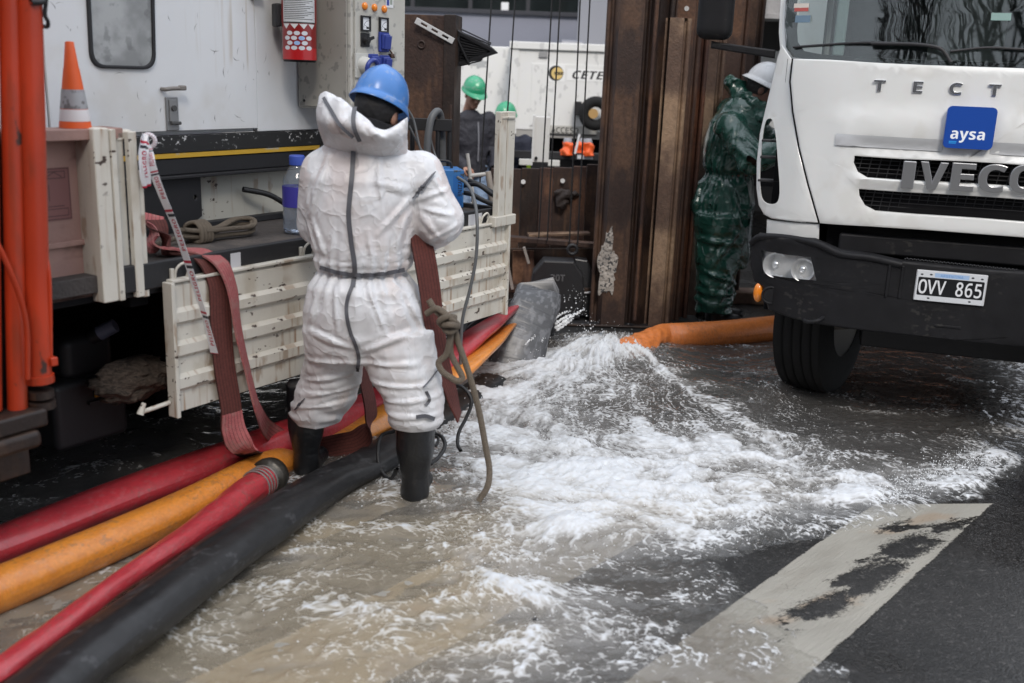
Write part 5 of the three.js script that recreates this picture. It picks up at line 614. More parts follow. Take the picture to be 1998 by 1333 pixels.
const tint = (m, k) => { const c = m.clone(); c.color.setRGB(...k); return c; };
const RUST_WARM = tint(RUST, [1.25, 1.12, 1.0]), RUST_RED = tint(RUST, [1.15, 0.85, 0.75]), PALE_B = tint(RUST_PALE, [0.72, 0.72, 0.74]);
pile('sheet_pile', 'tall dark brown sheet pile with a pale cement crust, leftmost of the wall', [.693, 1.222, -6.93][0], -6.93, 0.05, 0.27, 0.1, 3.4, RUST, { pale: crust(-0.06, 0.45, 0.078, 0.25, 0.003, 4), group: PILES });
pile('sheet_pile', 'dark sheet pile with a narrow rusty edge right of the cement-crusted one', [.846, 1.219, -7.04][0], -7.0, -0.75, 0.15, 0.09, 3.3, RUST_DARK, { group: PILES });
single('steel_angle', 'thin rusty steel angle leaning against the dark sheet pile', 'steel bar', [rod([.835, .104, -6.85], [.84, 2.381, -6.85], 0.014, 0.014, 4)], RUST_WARM);
pile('sheet_pile', 'pale ochre-brown sheet pile with a cut-off top in the middle of the wall', [.989, 1.232, -6.95][0], -6.95, -0.2, 0.15, 0.07, 2.1, RUST_PALE, { group: PILES });
pile('sheet_pile', 'tall brown sheet pile with a bolt hole near its top, behind the pale one', [1.074, 1.219, -7.15][0], -7.15, -0.1, 0.2, 0.08, 3.3, RUST_WARM, { holes: [[0, 2.17], [-0.02, 1.86]], group: PILES });
pile('sheet_pile', 'very narrow reddish sheet pile edge beside the pale upright pipe', [1.164, 1.211, -7.3][0], -7.32, -1.0, 0.12, 0.07, 3.2, RUST_RED, { group: PILES });
pile('sheet_pile', 'ochre sheet pile with a crusty grey edge left of the green suit', [1.325, 1.201, -7.5][0], -7.5, -0.3, 0.15, 0.08, 3.3, PALE_B, { group: PILES, pale: ext([[-0.07, 0.1], [-0.052, 0.1], [-0.058, 0.7], [-0.05, 1.2], [-0.06, 1.95], [-0.072, 1.95]], 0.01, { bevel: 0.002 }).translate(0, 0, -0.055) });
pile('sheet_pile', 'dark brown sheet pile standing directly behind the green suit', [1.504, 1.192, -7.7][0], -7.7, -0.1, 0.2, 0.09, 3.2, RUST_WARM, { group: PILES });
pile('sheet_pile', 'brown sheet pile under the lorry mirror arm, rightmost of the wall', [1.681, 1.175, -8][0], -8.0, -0.3, 0.16, 0.09, 3.1, RUST, { group: PILES });
single('galvanised_pipe', 'pale grey upright pipe in the gap between brown piles', 'pipe', [rod([1.214, 1.626, -7.6], [1.178, 2.46, -7.6], 0.016)], flat([0.42, 0.43, 0.46], 0.4));
{ // big upright plates on the far end of the deck
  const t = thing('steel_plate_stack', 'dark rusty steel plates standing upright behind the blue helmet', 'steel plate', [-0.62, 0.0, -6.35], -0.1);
  part(t, 'front_plate', [bx(-0.16, 0.2, 0.0, 0.2, 2.03, 0.03, 0.004)], mat({ map: RUST.map, color: rgb(1.15, 1.1, 1.05), roughness: 0.7, bumpMap: rustBump, bumpScale: 0.003 })); part(t, 'side_flange', [bx(0.155, 0.2, -0.2, 0.225, 2.035, 0.045, 0.004)], RUST_DARK); part(t, 'rear_plate', [bx(-0.34, 0.2, -0.06, -0.15, 1.99, -0.02, 0.004)], RUST_DARK); part(t, 'rear_flange', [bx(-0.2, 0.2, -0.03, -0.16, 1.98, 0.02, 0.004)], RUST_DARK);  // lighter front and darker side flange: lit and shaded faces put into colour
  part(t, 'lifting_hole', [mv(ring(0.02, 0.006), 0.02, 1.86, 0.034)], RUST);
}
{ // slotted white bracket and black radiator grille over the plates
  const t = thing('radiator_grille', 'tilted black radiator grille sticking out behind the rusty plates', 'grille', [-0.31, 1.86, -6.42], 0.12); t.rotation.z = -0.16; t.rotation.x = 0.3;
  part(t, 'frame', [ext([[-0.1, 0.09], [0.12, 0.02], [0.16, -0.005], [-0.08, -0.13]], 0.03, { holes: [[[-0.088, 0.07], [0.1, 0.01], [0.12, -0.004], [-0.07, -0.1]]] })], BLACK);
  for (let i = 0; i < 13; i++) part(t, 'slat', [mv(bx(-0.085, -0.003, 0.006, 0.115, 0.003, 0.02, 0), 0, 0.075 - i * 0.0145, 0, 0, 0, -0.27 + i * 0.045).scale(1 - i * 0.03, 1, 1)], flat([0.02, 0.02, 0.022], 0.5));
  part(t, 'mesh_backing', [ext([[-0.088, 0.07], [0.1, 0.01], [0.12, -0.004], [-0.07, -0.1]], 0.004, { bevel: 0 }).translate(0, 0, 0.002)], flat([0.008, 0.008, 0.009], 0.6));
  part(t, 'crossbar', [rod([-0.11, 0.06, 0.035], [0.0, -0.1, 0.035], 0.008)], BLACK);
  const b = [-.523, 1.94, -6.28]; const k = thing('slotted_bracket', 'pale slotted steel bracket on top of the rusty plates', 'bracket', b, 0); k.rotation.z = -0.46; part(k, 'plate', [ext([[-0.125, -0.018], [0.125, -0.018], [0.125, 0.018], [-0.125, 0.018]], 0.008, { bevel: 0.002, holes: [[[-0.09, -0.006], [-0.05, -0.006], [-0.05, 0.006], [-0.09, 0.006]], [[-0.02, -0.006], [0.02, -0.006], [0.02, 0.006], [-0.02, 0.006]], [[0.05, -0.006], [0.09, -0.006], [0.09, 0.006], [0.05, 0.006]]] })], flat([0.5, 0.5, 0.5], 0.4));
}
{ // black frame with draped hoses behind the shoulder
  const z = -5.95, t = thing('hose_rack', 'black steel rack with uprights standing in front of the rusty plates', 'frame'), a = [-.657, 1.444, -5.95], b = [-.388, 1.431, -5.95];
  part(t, 'top_bar', [bx(a[0], a[1] - 0.06, z - 0.02, b[0], b[1] + 0.02, z + 0.02)], BLACK); for (const p of [[-.613, 1.423, -5.95], [-.467, 1.428, -5.95], [-.4, 1.431, -5.95]]) part(t, 'upright', [rod([p[0], 0.2, z], [p[0], p[1], z], 0.014)], BLACK); part(t, 'pin', [rod([b[0] - 0.01, b[1], z], [b[0] - 0.01, b[1] + 0.1, z], 0.007)], RUST);
  single('welding_hose', 'thick grey hose looped over the black frame', 'hose', [tube([[-.506, .988, -5.85], [-.52, 1.202, -5.87], [-.515, 1.373, -5.88], [-.498, 1.463, -5.9], [-.472, 1.494, -5.93], [-.458, 1.473, -5.97], [-.449, 1.363, -6], [-.441, 1.163, -6.02]], 0.021, 70, 12)], CABLE_GREY);
  single('welding_cable', 'thin grey cables sagging from the black frame to the welding machine', 'cable', [tube([[-.641, 1.526, -5.8], [-.597, 1.452, -5.82], [-.553, 1.292, -5.8], [-.523, 1.237, -5.8]], 0.007), tube([[-.622, 1.413, -5.85], [-.563, 1.302, -5.85], [-.517, 1.237, -5.8], [-.49, 1.148, -5.7]], 0.006), tube([[-.511, 1.366, -5.9], [-.48, 1.259, -5.9], [-.431, 1.198, -5.8], [-.394, 1.183, -5.7]], 0.006)], CABLE_GREY);
}
{ // pale trestle and cable loops behind the machine
  const t = thing('metal_trestle', 'pale metal trestle behind the welding machine', 'trestle'); part(t, 'leg', [rod([-.299, 1.258, -6], [-.252, .963, -6], 0.011)], flat([0.42, 0.41, 0.39], 0.5)); part(t, 'leg', [rod([-.177, 1.16, -6], [-.141, .968, -6], 0.018)], flat([0.33, 0.29, 0.25], 0.6)); part(t, 'rung', [rod([-.278, 1.132, -6], [-.171, 1.148, -6], 0.012)], flat([0.42, 0.41, 0.39], 0.5));
  single('black_cable_loop', 'thick black cable looped on the deck corner beside the cream post', 'cable', [tube([[-.297, 1.113, -5.65], [-.224, 1.127, -5.6], [-.144, 1.086, -5.55], [-.091, 1.058, -5.48], [-.101, 1.038, -5.46], [-.177, 1.052, -5.5], [-.243, 1.077, -5.55], [-.293, 1.08, -5.6]], 0.013, 80, 10), tube([[-.274, 1.132, -5.75], [-.2, 1.111, -5.7], [-.135, 1.08, -5.65], [-.095, 1.072, -5.5]], 0.012)], CABLE);
  single('grey_cable', 'grey cable hanging from the blue machine down over the dropside', 'cable', [tube([[-.32, 1.177, -5.45], [-.27, 1.152, -5.4], [-.224, 1.1, -5.25], [-.198, 1.001, -5.12], [-.197, .822, -5.1], [-.221, .663, -5.1], [-.256, .501, -5.1], [-.264, .332, -5.12], [-.264, .156, -5.15]], 0.0085, 90, 10)], CABLE_GREY);
}
{ // white post beyond the wall
  const t = thing('steel_post', 'white steel post with a black foot beyond the low brown wall', 'post', [0.165, 0, -7.95]); part(t, 'post', [bx(-0.062, 1.06, -0.03, 0.062, 1.4, 0.03, 0.004), bx(-0.07, 1.06, -0.035, -0.05, 1.41, 0.04, 0.003)], TRAILER_WHITE); part(t, 'foot', [bx(-0.06, 0.0, -0.03, 0.06, 1.058, 0.03)], BLACK); part(t, 'bolt', [rod([-0.035, 1.09, 0.03], [-0.035, 1.09, 0.045], 0.012)], BLACK);
}
{ // low wall of plates and the pit frame
  const w = thing('trench_wall', 'low wall of dark brown steel plates closing the excavation', 'steel wall', [0, 0, -7.6]);
  const ms = [RUST, RUST_DARK, mat({ map: RUST.map, color: rgb(1.5, 1.35, 1.25), roughness: 0.7, bumpMap: rustBump, bumpScale: 0.003 })];
  [[-0.2, 0.02, 1.035, 0], [0.024, 0.155, 1.04, 1], [0.158, 0.255, 1.05, 2], [0.258, 0.4, 1.055, 0], [0.403, 0.5, 1.07, 2], [0.503, 0.75, 1.085, 0]].forEach(([a, b, h, k], i) => part(w, 'plate', [bx(a, 0.0, (i % 2) * -0.03, b, h, (i % 2) * -0.03 + 0.02, 0.004)], ms[k]));
  for (const p of [[.038, .943, -7.57], [.327, .961, -7.57]]) part(w, 'hole', [mv(new THREE.CylinderGeometry(0.017, 0.017, 0.004, 14), p[0], p[1], 0.024, Math.PI / 2)], flat([0.7, 0.7, 0.7], 0.7), { label: 'pale disc painted as daylight through a round hole' });  // solid pale discs stand in for daylight showing through the wall
  single('clay_smear', 'dark lump of mud and wire hanging on the low wall', 'mud', [iso((x, y, z) => smin(ell(x, y, z, [0.33, 0.83, -7.56], [0.05, 0.07, 0.03]), ell(x, y, z, [0.38, 0.87, -7.56], [0.09, 0.02, 0.025]), 0.03) + 0.012 * fbm3(x * 30, y * 30, z * 30, 3), [0.2, 0.7, -7.62], [0.5, 0.95, -7.5], 0.008)], mat({ color: rgb(0.03, 0.022, 0.02), roughness: 0.8 }));
  const f = thing('pit_frame', 'rusty horizontal beams of the pit frame below the low wall', 'rack');
  const bm = (name, a, b, h, d, m) => part(f, name, [((g) => { const L = Math.hypot(b[0] - a[0], b[1] - a[1], b[2] - a[2]), e = bx(0, -h / 2, -d / 2, L, h / 2, d / 2, 0.004); e.rotateZ(Math.asin((b[1] - a[1]) / L)); e.rotateY(-Math.atan2(b[2] - a[2], b[0] - a[0])); return e.translate(...a); })()], m);
  bm('beam', [-.083, .568, -7.3], [.562, .549, -7.25], 0.035, 0.09, RUST); bm('beam', [-.091, .231, -7.15], [.573, .242, -7.15], 0.045, 0.08, RUST_DARK); bm('post', [-.051, -.112, -7.2], [-.076, .617, -7.2], 0.05, 0.05, RUST_DARK); bm('brace', [-.087, .56, -7.1], [-.01, .234, -7.1], 0.022, 0.02, flat([0.26, 0.24, 0.22], 0.6)); bm('brace', [.058, .524, -7.2], [.099, .404, -7.2], 0.02, 0.02, flat([0.26, 0.24, 0.22], 0.6));
  bm('stub_pipe', [-.118, .472, -7], [-.068, .488, -7], 0.02, 0.02, flat([0.4, 0.38, 0.36], 0.5)); bm('rear_sheet', [-.025, .011, -7.5], [.609, .036, -7.5], 0.9, 0.02, RUST_DARK); bm('pale_sheet', [-.017, .32, -7.42], [.142, .326, -7.42], 0.28, 0.015, mat({ map: RUST.map, color: rgb(2.2, 2.1, 2.0), roughness: 0.8 })); bm('kerb_beam', [.307, -.027, -7], [1.246, -.028, -7], 0.14, 0.1, BLACK); bm('thin_rail', [.301, .042, -6.9], [1.176, .043, -6.93], 0.012, 0.03, RUST_DARK);
  bm('rubble_board', [.086, .581, -7.4], [.535, .602, -7.45], 0.02, 0.1, RUST_PALE);
  struct('pit_shade_slab', [bx(0.05, 0.0, -7.4, 1.35, 0.03, -6.6, 0.006)], flat([0.012, 0.012, 0.012], 0.5));  // black slab laid on the road, stands in for the darkness of the pit
  const p = thing('pump_housing', 'black chamfered pump housing with a lifting eye in the pit frame', 'pump', [0.31, 0, -7.22]);
  part(p, 'casing', [ext([[-0.19, 0.05], [0.16, 0.05], [0.19, 0.2], [0.17, 0.36], [0.1, 0.46], [-0.11, 0.46], [-0.18, 0.37], [-0.2, 0.2]], 0.18, { bevel: 0.012 })], BLACK); part(p, 'side_casing', [ext([[0.15, 0.06], [0.255, 0.06], [0.26, 0.32], [0.2, 0.455], [0.11, 0.465]], 0.12, { bevel: 0.008 }).translate(0, 0, -0.03)], mat({ color: rgb(0.022, 0.022, 0.024), roughness: 0.35 }));
  part(p, 'cast_lettering', [text3('30T', 0.045, 0.004, 0.001).translate(-0.06, 0.32, 0.181)], flat([0.09, 0.09, 0.095], 0.5)); part(p, 'lifting_eye', [mv(ring(0.032, 0.012), 0.09, 0.53, 0.09)], BLACK); part(p, 'handle', [rod([0.18, 0.23, 0.13], [0.235, 0.237, 0.13], 0.007)], flat([0.4, 0.4, 0.42], 0.4)); for (const x of [-0.15, 0.13]) part(p, 'bolt', [rod([x, 0.2, 0.17], [x, 0.2, 0.195], 0.018)], BLACK);
}
// hoisting cables of the crane
const CB = 'steel cables hanging into the pit';
[[[-.214, 2.162, -6.9], [-.256, .968, -6.9], 'thin black hoisting cable leftmost of the six, in front of the dark jacket'], [[-.066, 2.186, -7.2], [-.091, 1.442, -7.2], 'thin black hoisting cable running down behind the cream deck post'], [[.18, 2.195, -7.2], [.161, .59, -7.2], 'thin black hoisting cable just left of the round trailer emblem'], [[.235, 2.197, -7.2], [.223, .574, -7.2], 'thin black hoisting cable crossing the round trailer emblem'], [[.368, 2.202, -7.2], [.38, .565, -7.2], 'thin black hoisting cable crossing the first letter on the trailer'], [[.433, 2.204, -7.2], [.438, .553, -7.2], 'thin black hoisting cable rightmost of the six, nearest the tall pile']].forEach(([a, b, l]) => { const d = [0, 1, 2].map((k) => (a[k] - b[k]) * 1.6 + b[k]); single('hoisting_cable', l, 'cable', [rod(b, d, 0.0052, 0.0052, 8)], CABLE, { group: CB }); });
// ---------------------------------------------------------------- hoses, slings, tape, ropes, cables
const at = (p, ...r) => [p[0], p[1], p[2], ...r];
{
  const wob = (s) => (a, t) => 0.05 * n3(t * 9 + s, Math.cos(a) * 1.3, Math.sin(a) * 1.3);
  const t1 = single('layflat_hose', 'long red hose running behind the orange one, farthest under the dropside', 'hose', [sweep([at([-1.864, .08, -3.06], .115, .07, .35), at([-1.743, .08, -3.228], .115, .07, .35), at([-1.473, .08, -3.696], .108, .07, .3), at([-1.193, .08, -4.13], .1, .07, .2), at([-1.005, .08, -4.379], .085, .08), at([-.841, .08, -4.636], .09, .08), at([-.675, .08, -4.945], .095, .07), at([-.47, .177, -5.1], .12, .06, .2), at([-.27, .25, -5.55], .2, .05, .5), at([-.141, .238, -6.05], .2, .04, .6), at([-.044, .188, -6.55], .2, .03, .6), at([.054, -.006, -6.95], .15, .03, .2)], 200, 40, (a, t) => 0.05 * n3(t * 11, Math.cos(a) * 1.5, Math.sin(a) * 1.5) + 0.07 * Math.exp(-(((a - 1.9 - 0.2 * Math.sin(t * 9)) / 0.16) ** 2)) - 0.06 * Math.exp(-(((a - 1.5 - 0.2 * Math.sin(t * 9)) / 0.2) ** 2)))], HOSE_RED, { uv: true });
  single('layflat_hose', 'round orange hose between the red ones, bending behind the boots', 'hose', [sweep([at([-1.72, .07, -2.798], .074, .074), at([-1.609, .07, -2.954], .075, .075), at([-1.388, .072, -3.319], .072, .072), at([-1.179, .072, -3.712], .07, .07), at([-1.056, .085, -3.94], .068, .068), at([-.992, .061, -4.12], .067, .066), at([-.94, -.017, -4.34], .07, .06), at([-.759, .015, -4.58], .08, .06), at([-.598, .068, -4.75], .09, .06), at([-.381, .156, -5], .10, .05, .2), at([-.218, .205, -5.4], .16, .04, .5), at([-.099, .153, -6.1], .16, .03, .6), at([-.032, .008, -6.6], .11, .03, .2)], 200, 28, wob(5))], HOSE_ORANGE, { uv: true });
  const r2 = thing('layflat_hose', 'short flattened red hose with a metal coupling, beside the black hose', 'hose');
  part(r2, 'hose', [sweep([at([-1.428, .07, -2.418], .045, .03), at([-1.382, .075, -2.523], .045, .03), at([-1.317, .08, -2.738], .042, .03), at([-1.237, .085, -3.016], .04, .035, .3), at([-1.145, .085, -3.301], .05, .042, .3), at([-1.074, .085, -3.558], .058, .05), at([-1.023, .09, -3.736], .06, .058), at([-.984, .09, -3.864], .06, .06)], 160, 28, (a, t) => 0.10 * n3(t * 14, Math.cos(a) * 1.6, Math.sin(a) * 1.6))], HOSE_RED, { uv: true });
  const c0 = V([-1.023, .09, -3.736]), c1 = V([-.977, .09, -3.897]), dir = c1.clone().sub(c0).normalize(), qn = new THREE.Quaternion().setFromUnitVectors(V(0, 0, 1), dir);
  for (let i = 0; i < 4; i++) part(r2, 'clamp_band', [ring(0.0625 - i * 0.0005, 0.004, 40).applyQuaternion(qn).translate(...c1.clone().addScaledVector(dir, -0.095 + i * 0.022).toArray())], flat([0.20, 0.17, 0.16], 0.4));
  part(r2, 'coupling', [lathe([[0.05, -0.03], [0.064, -0.028], [0.064, -0.01], [0.076, -0.008], [0.078, 0.0], [0.078, 0.022], [0.072, 0.026], [0.07, 0.05], [0.05, 0.05]], 40).rotateX(Math.PI / 2).applyQuaternion(qn).translate(...c1.toArray())], mat({ color: rgb(0.09, 0.082, 0.07), roughness: 0.4, metalness: 0.6, bumpMap: rustBump, bumpScale: 0.003 }), { label: 'dark metal hose coupling' });
  single('rubber_hose', 'wide black rubber hose in front of the coloured hoses, partly flattened', 'hose', [sweep([at([-1.246, .09, -2.234], .14, .078, .45), at([-1.183, .09, -2.513], .135, .078, .45), at([-1.077, .09, -2.845], .128, .078, .4), at([-.978, .085, -3.189], .122, .075, .3), at([-.858, .08, -3.543], .115, .075, .2), at([-.735, .06, -3.923], .11, .06, .1), at([-.606, .045, -4.201], .11, .05), at([-.47, .03, -4.614], .1, .05), at([-.303, .02, -5.045], .1, .05), at([-.105, .02, -5.567], .1, .05)], 220, 40, (a, t) => 0.05 * n3(t * 12, Math.cos(a) * 1.5, Math.sin(a) * 1.5) - 0.07 * Math.exp(-(((a - 1.25 - 0.25 * Math.sin(t * 7)) / 0.13) ** 2)) + 0.06 * Math.exp(-(((a - 0.7) / 0.16) ** 2)) + 0.04 * Math.exp(-(((a - 2.3) / 0.2) ** 2)))], RUBBER, { uv: true });
  const hump = single('rubber_hose', 'flattened grey rubber hose arching up out of the foam beside the pit', 'hose', [sweep([at([-.015, -.153, -5.83], .15, .05), at([.016, -.016, -5.91], .155, .045, -.05), at([.059, .14, -5.99], .155, .035, -.1), at([.11, .277, -6.09], .15, .03, -.12), at([.145, .363, -6.17], .145, .03, -.1), at([.151, .398, -6.25], .142, .03), at([.15, .316, -6.35], .135, .03), at([.133, .099, -6.41], .135, .03)], 120, 36, (a, t) => 0.10 * n3(t * 6, Math.cos(a) * 2, Math.sin(a) * 2) + 0.04 * n3(t * 22, Math.cos(a) * 3, 4), V(0, .35, 1))], RUBBER_GREY, { uv: true });
  const oh = thing('layflat_hose', 'orange hose pouring water, pinched near its open mouth beside the lorry wheel', 'hose');
  part(oh, 'hose', [sweep([at([.669, .06, -6.155], .085, .06, -.3), at([.737, .075, -6.207], .088, .066, -.3), at([.819, .09, -6.262], .09, .06, -.3), at([.915, .095, -6.411], .078, .07, .2), at([1.003, .085, -6.515], .068, .085, .3), at([1.13, .085, -6.534], .085, .088), at([1.363, .088, -6.612], .088, .088), at([1.789, .09, -6.824], .088, .088), at([2.343, .09, -7.15], .088, .088), at([3.592, .09, -7.842], .085, .085)], 200, 36, (a, t) => 0.05 * n3(t * 10, Math.cos(a) * 1.5, Math.sin(a) * 1.5) + 0.22 * Math.exp(-(((t - 0.27) / 0.09) ** 2)) * n3(t * 22, Math.cos(a) * 2, Math.sin(a) * 2 + 3))], HOSE_ORANGE_WORN, { uv: true });
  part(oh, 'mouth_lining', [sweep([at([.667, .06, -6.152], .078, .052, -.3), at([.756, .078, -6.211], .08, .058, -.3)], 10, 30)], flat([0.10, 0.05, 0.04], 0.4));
}
const S1 = [0.5402, 0, -0.8415], N1 = [0.8415, 0, 0.5402], mixv = (a, b, t) => a.map((v, i) => mix(v, b[i], t));
{ // lifting sling over the deck edge
  const t = thing('lifting_sling', 'wide faded red lifting sling draped over the deck edge down to the hoses', 'sling'), w = (p) => fw(...p);
  const F = (p, W) => [...fw(...p), ...W];
  part(t, 'outer_strand', [band([F([.209, 1.133, -.32], S1), F([.078, 1.05, -.16], [-.84, 0, -.54]), F([.135, 1.035, -.1], [-.84, 0, -.54]), F([.197, 1.024, -.03], mixv(S1, N1, -.4)), F([.23, .983, .035], mixv(S1, N1, -.3)), F([.254, .893, .06], mixv(S1, N1, -.8)), F([.269, .73, .07], mixv(S1, N1, -1.6)), F([.31, .555, .07], mixv(S1, N1, -3)), F([.36, .371, .07], mixv(S1, N1, -3)), [...[-1.028, .13, -4.28], ...mixv(S1, [0, 0.9, .3], .5)], [...[-.932, .05, -4.36], ...mixv(S1, [0, 1, .3], .8)], [...[-.823, .02, -4.4], 0, 1, .2]], 0.078, 0.007, 180)], SLING, { uv: true });
  part(t, 'inner_strand', [band([F([.154, 1.126, -.25], S1), F([.14, 1.032, -.15], N1.map((v) => -v)), F([.175, 1.013, -.02], mixv(S1, N1, -.5)), F([.212, .925, .03], S1), F([.207, .778, .045], S1), F([.212, .594, .05], S1), F([.233, .422, .055], S1), F([.237, .315, .06], mixv(S1, N1, .2)), F([.26, .242, .075], mixv(S1, N1, .5)), [...[-1.073, .072, -4.18], ...mixv(N1, [0, 1, 0], .3)], [...[-.984, .015, -4.28], ...mixv(N1, [0, 1, 0], .6)], [...[-.859, -.008, -4.34], ...mixv(N1, [0, 1, 0], .8)]], 0.10, 0.007, 180)], SLING_DARK, { uv: true, label: 'inner strand of the sling, its shade put into a darker red' });  // inner strand coloured darker for the shade it hangs in
  part(t, 'stitched_end', [band([F([.233, .39, .062], S1), F([.232, .323, .069], mixv(S1, N1, .2)), F([.252, .256, .085], mixv(S1, N1, .5)), F([.286, .22, .105], mixv(S1, N1, .8))], 0.098, 0.006, 40)], SLING, { uv: true });
}
{ // sling held by the man: a vertical strap beside him, and the hanging loop behind his knees
  const t = thing('webbing_strap', 'dark red webbing strap held by the worker in white, hanging with a knotted rope', 'strap');
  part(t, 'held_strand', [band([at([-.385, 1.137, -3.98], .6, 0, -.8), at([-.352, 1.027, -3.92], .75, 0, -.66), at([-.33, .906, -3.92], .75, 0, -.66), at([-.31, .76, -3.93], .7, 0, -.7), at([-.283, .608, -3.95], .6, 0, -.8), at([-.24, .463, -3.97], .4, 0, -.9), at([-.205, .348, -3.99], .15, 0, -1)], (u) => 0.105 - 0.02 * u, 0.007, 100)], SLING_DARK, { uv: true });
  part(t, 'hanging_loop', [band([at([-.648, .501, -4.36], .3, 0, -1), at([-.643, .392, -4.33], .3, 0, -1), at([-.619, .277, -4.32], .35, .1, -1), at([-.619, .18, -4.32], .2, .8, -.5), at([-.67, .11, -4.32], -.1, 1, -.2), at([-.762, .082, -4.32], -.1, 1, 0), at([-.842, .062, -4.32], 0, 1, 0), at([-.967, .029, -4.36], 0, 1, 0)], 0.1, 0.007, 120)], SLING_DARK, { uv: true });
}
{ // barrier tape tied at the corner bracket
  const t = thing('barrier_tape', 'red and white barrier tape tied to the corner bracket, trailing across the dropside', 'tape');
  const art = ctex(256, 1024, (c, w, h) => { c.fillStyle = '#dcdde2'; c.fillRect(0, 0, w, h); c.fillStyle = '#b3243f'; c.font = 'bold 120px sans-serif'; for (const y of [20, 520]) { c.save(); c.translate(70, y + 20); c.rotate(Math.PI / 2); c.fillText('PELIGRO', 0, 0, 320); c.restore(); c.fillStyle = '#2b2b35'; c.fillRect(40, y + 360, 150, 30); c.fillStyle = '#b3243f'; c.fillRect(30, y + 410, 190, 26); } });
  art.wrapS = art.wrapT = THREE.RepeatWrapping; art.repeat.set(-1 / 0.05, 1 / 0.32); art.offset.set(0.5, 0);
  const M = mat({ map: art, roughness: 0.35, transmission: 0.15, thickness: 0 }, true), F = (p, W) => [...fw(...p), ...W];
  part(t, 'long_strand', [band([F([-.058, 1.435, .012], S1), F([-.055, 1.374, .02], mixv(S1, N1, .6)), F([-.034, 1.284, .035], mixv(S1, N1, .8)), F([.018, 1.135, .05], mixv(S1, N1, .9)), F([.069, .96, .06], mixv(S1, N1, .9)), F([.116, .798, .065], mixv(S1, N1, 1.1)), F([.157, .649, .06], mixv(S1, N1, .8))], 0.034, 0.0012, 90)], M, { uv: true });
  part(t, 'knotted_end', [band([F([-.062, 1.475, .01], S1), F([-.083, 1.41, .02], mixv(S1, N1, .3)), F([-.084, 1.349, .022], S1), F([-.074, 1.295, .018], mixv(S1, N1, -.3))], 0.036, 0.0012, 40, (u, a) => 0.006 * Math.sin(a * 5 + u * 4)), mv(ring(0.022, 0.008), ...fw(...[-.043, 1.451, 0])) ], M, { uv: true });
}
{ // rope with its knot, held on the strap
  const R = 0.0125, k = (x, y, z) => { }, L = [];
  L.push(tube([[-.326, .873, -3.84], [-.297, .834, -3.83], [-.253, .797, -3.83], [-.226, .763, -3.85], [-.212, .709, -3.86], [-.185, .64, -3.85], [-.153, .55, -3.84], [-.116, .414, -3.84], [-.09, .29, -3.83], [-.07, .185, -3.82], [-.076, .128, -3.8], [-.109, .069, -3.79]], R, 120, 10));
  L.push(tube([[-.334, .818, -3.84], [-.293, .844, -3.82], [-.26, .83, -3.8], [-.228, .803, -3.8], [-.214, .778, -3.84], [-.24, .755, -3.88], [-.269, .774, -3.83], [-.279, .801, -3.8], [-.251, .821, -3.79], [-.221, .811, -3.82]], R, 100, 10));
  L.push(tube([[-.263, .786, -3.8], [-.234, .792, -3.78], [-.213, .779, -3.82], [-.232, .751, -3.88], [-.261, .76, -3.84], [-.239, .759, -3.8], [-.217, .768, -3.83]], R, 80, 10));
  L.push(tube([[-.234, .765, -3.84], [-.242, .706, -3.83], [-.253, .66, -3.83], [-.282, .626, -3.83], [-.268, .596, -3.82], [-.232, .57, -3.82], [-.206, .557, -3.82], [-.189, .567, -3.83], [-.21, .609, -3.84], [-.236, .659, -3.85], [-.24, .729, -3.86]], R, 110, 10));
  single('rope', 'thick beige rope knotted round the red strap and trailing into the foam', 'rope', L, ROPE, { uv: true });
}
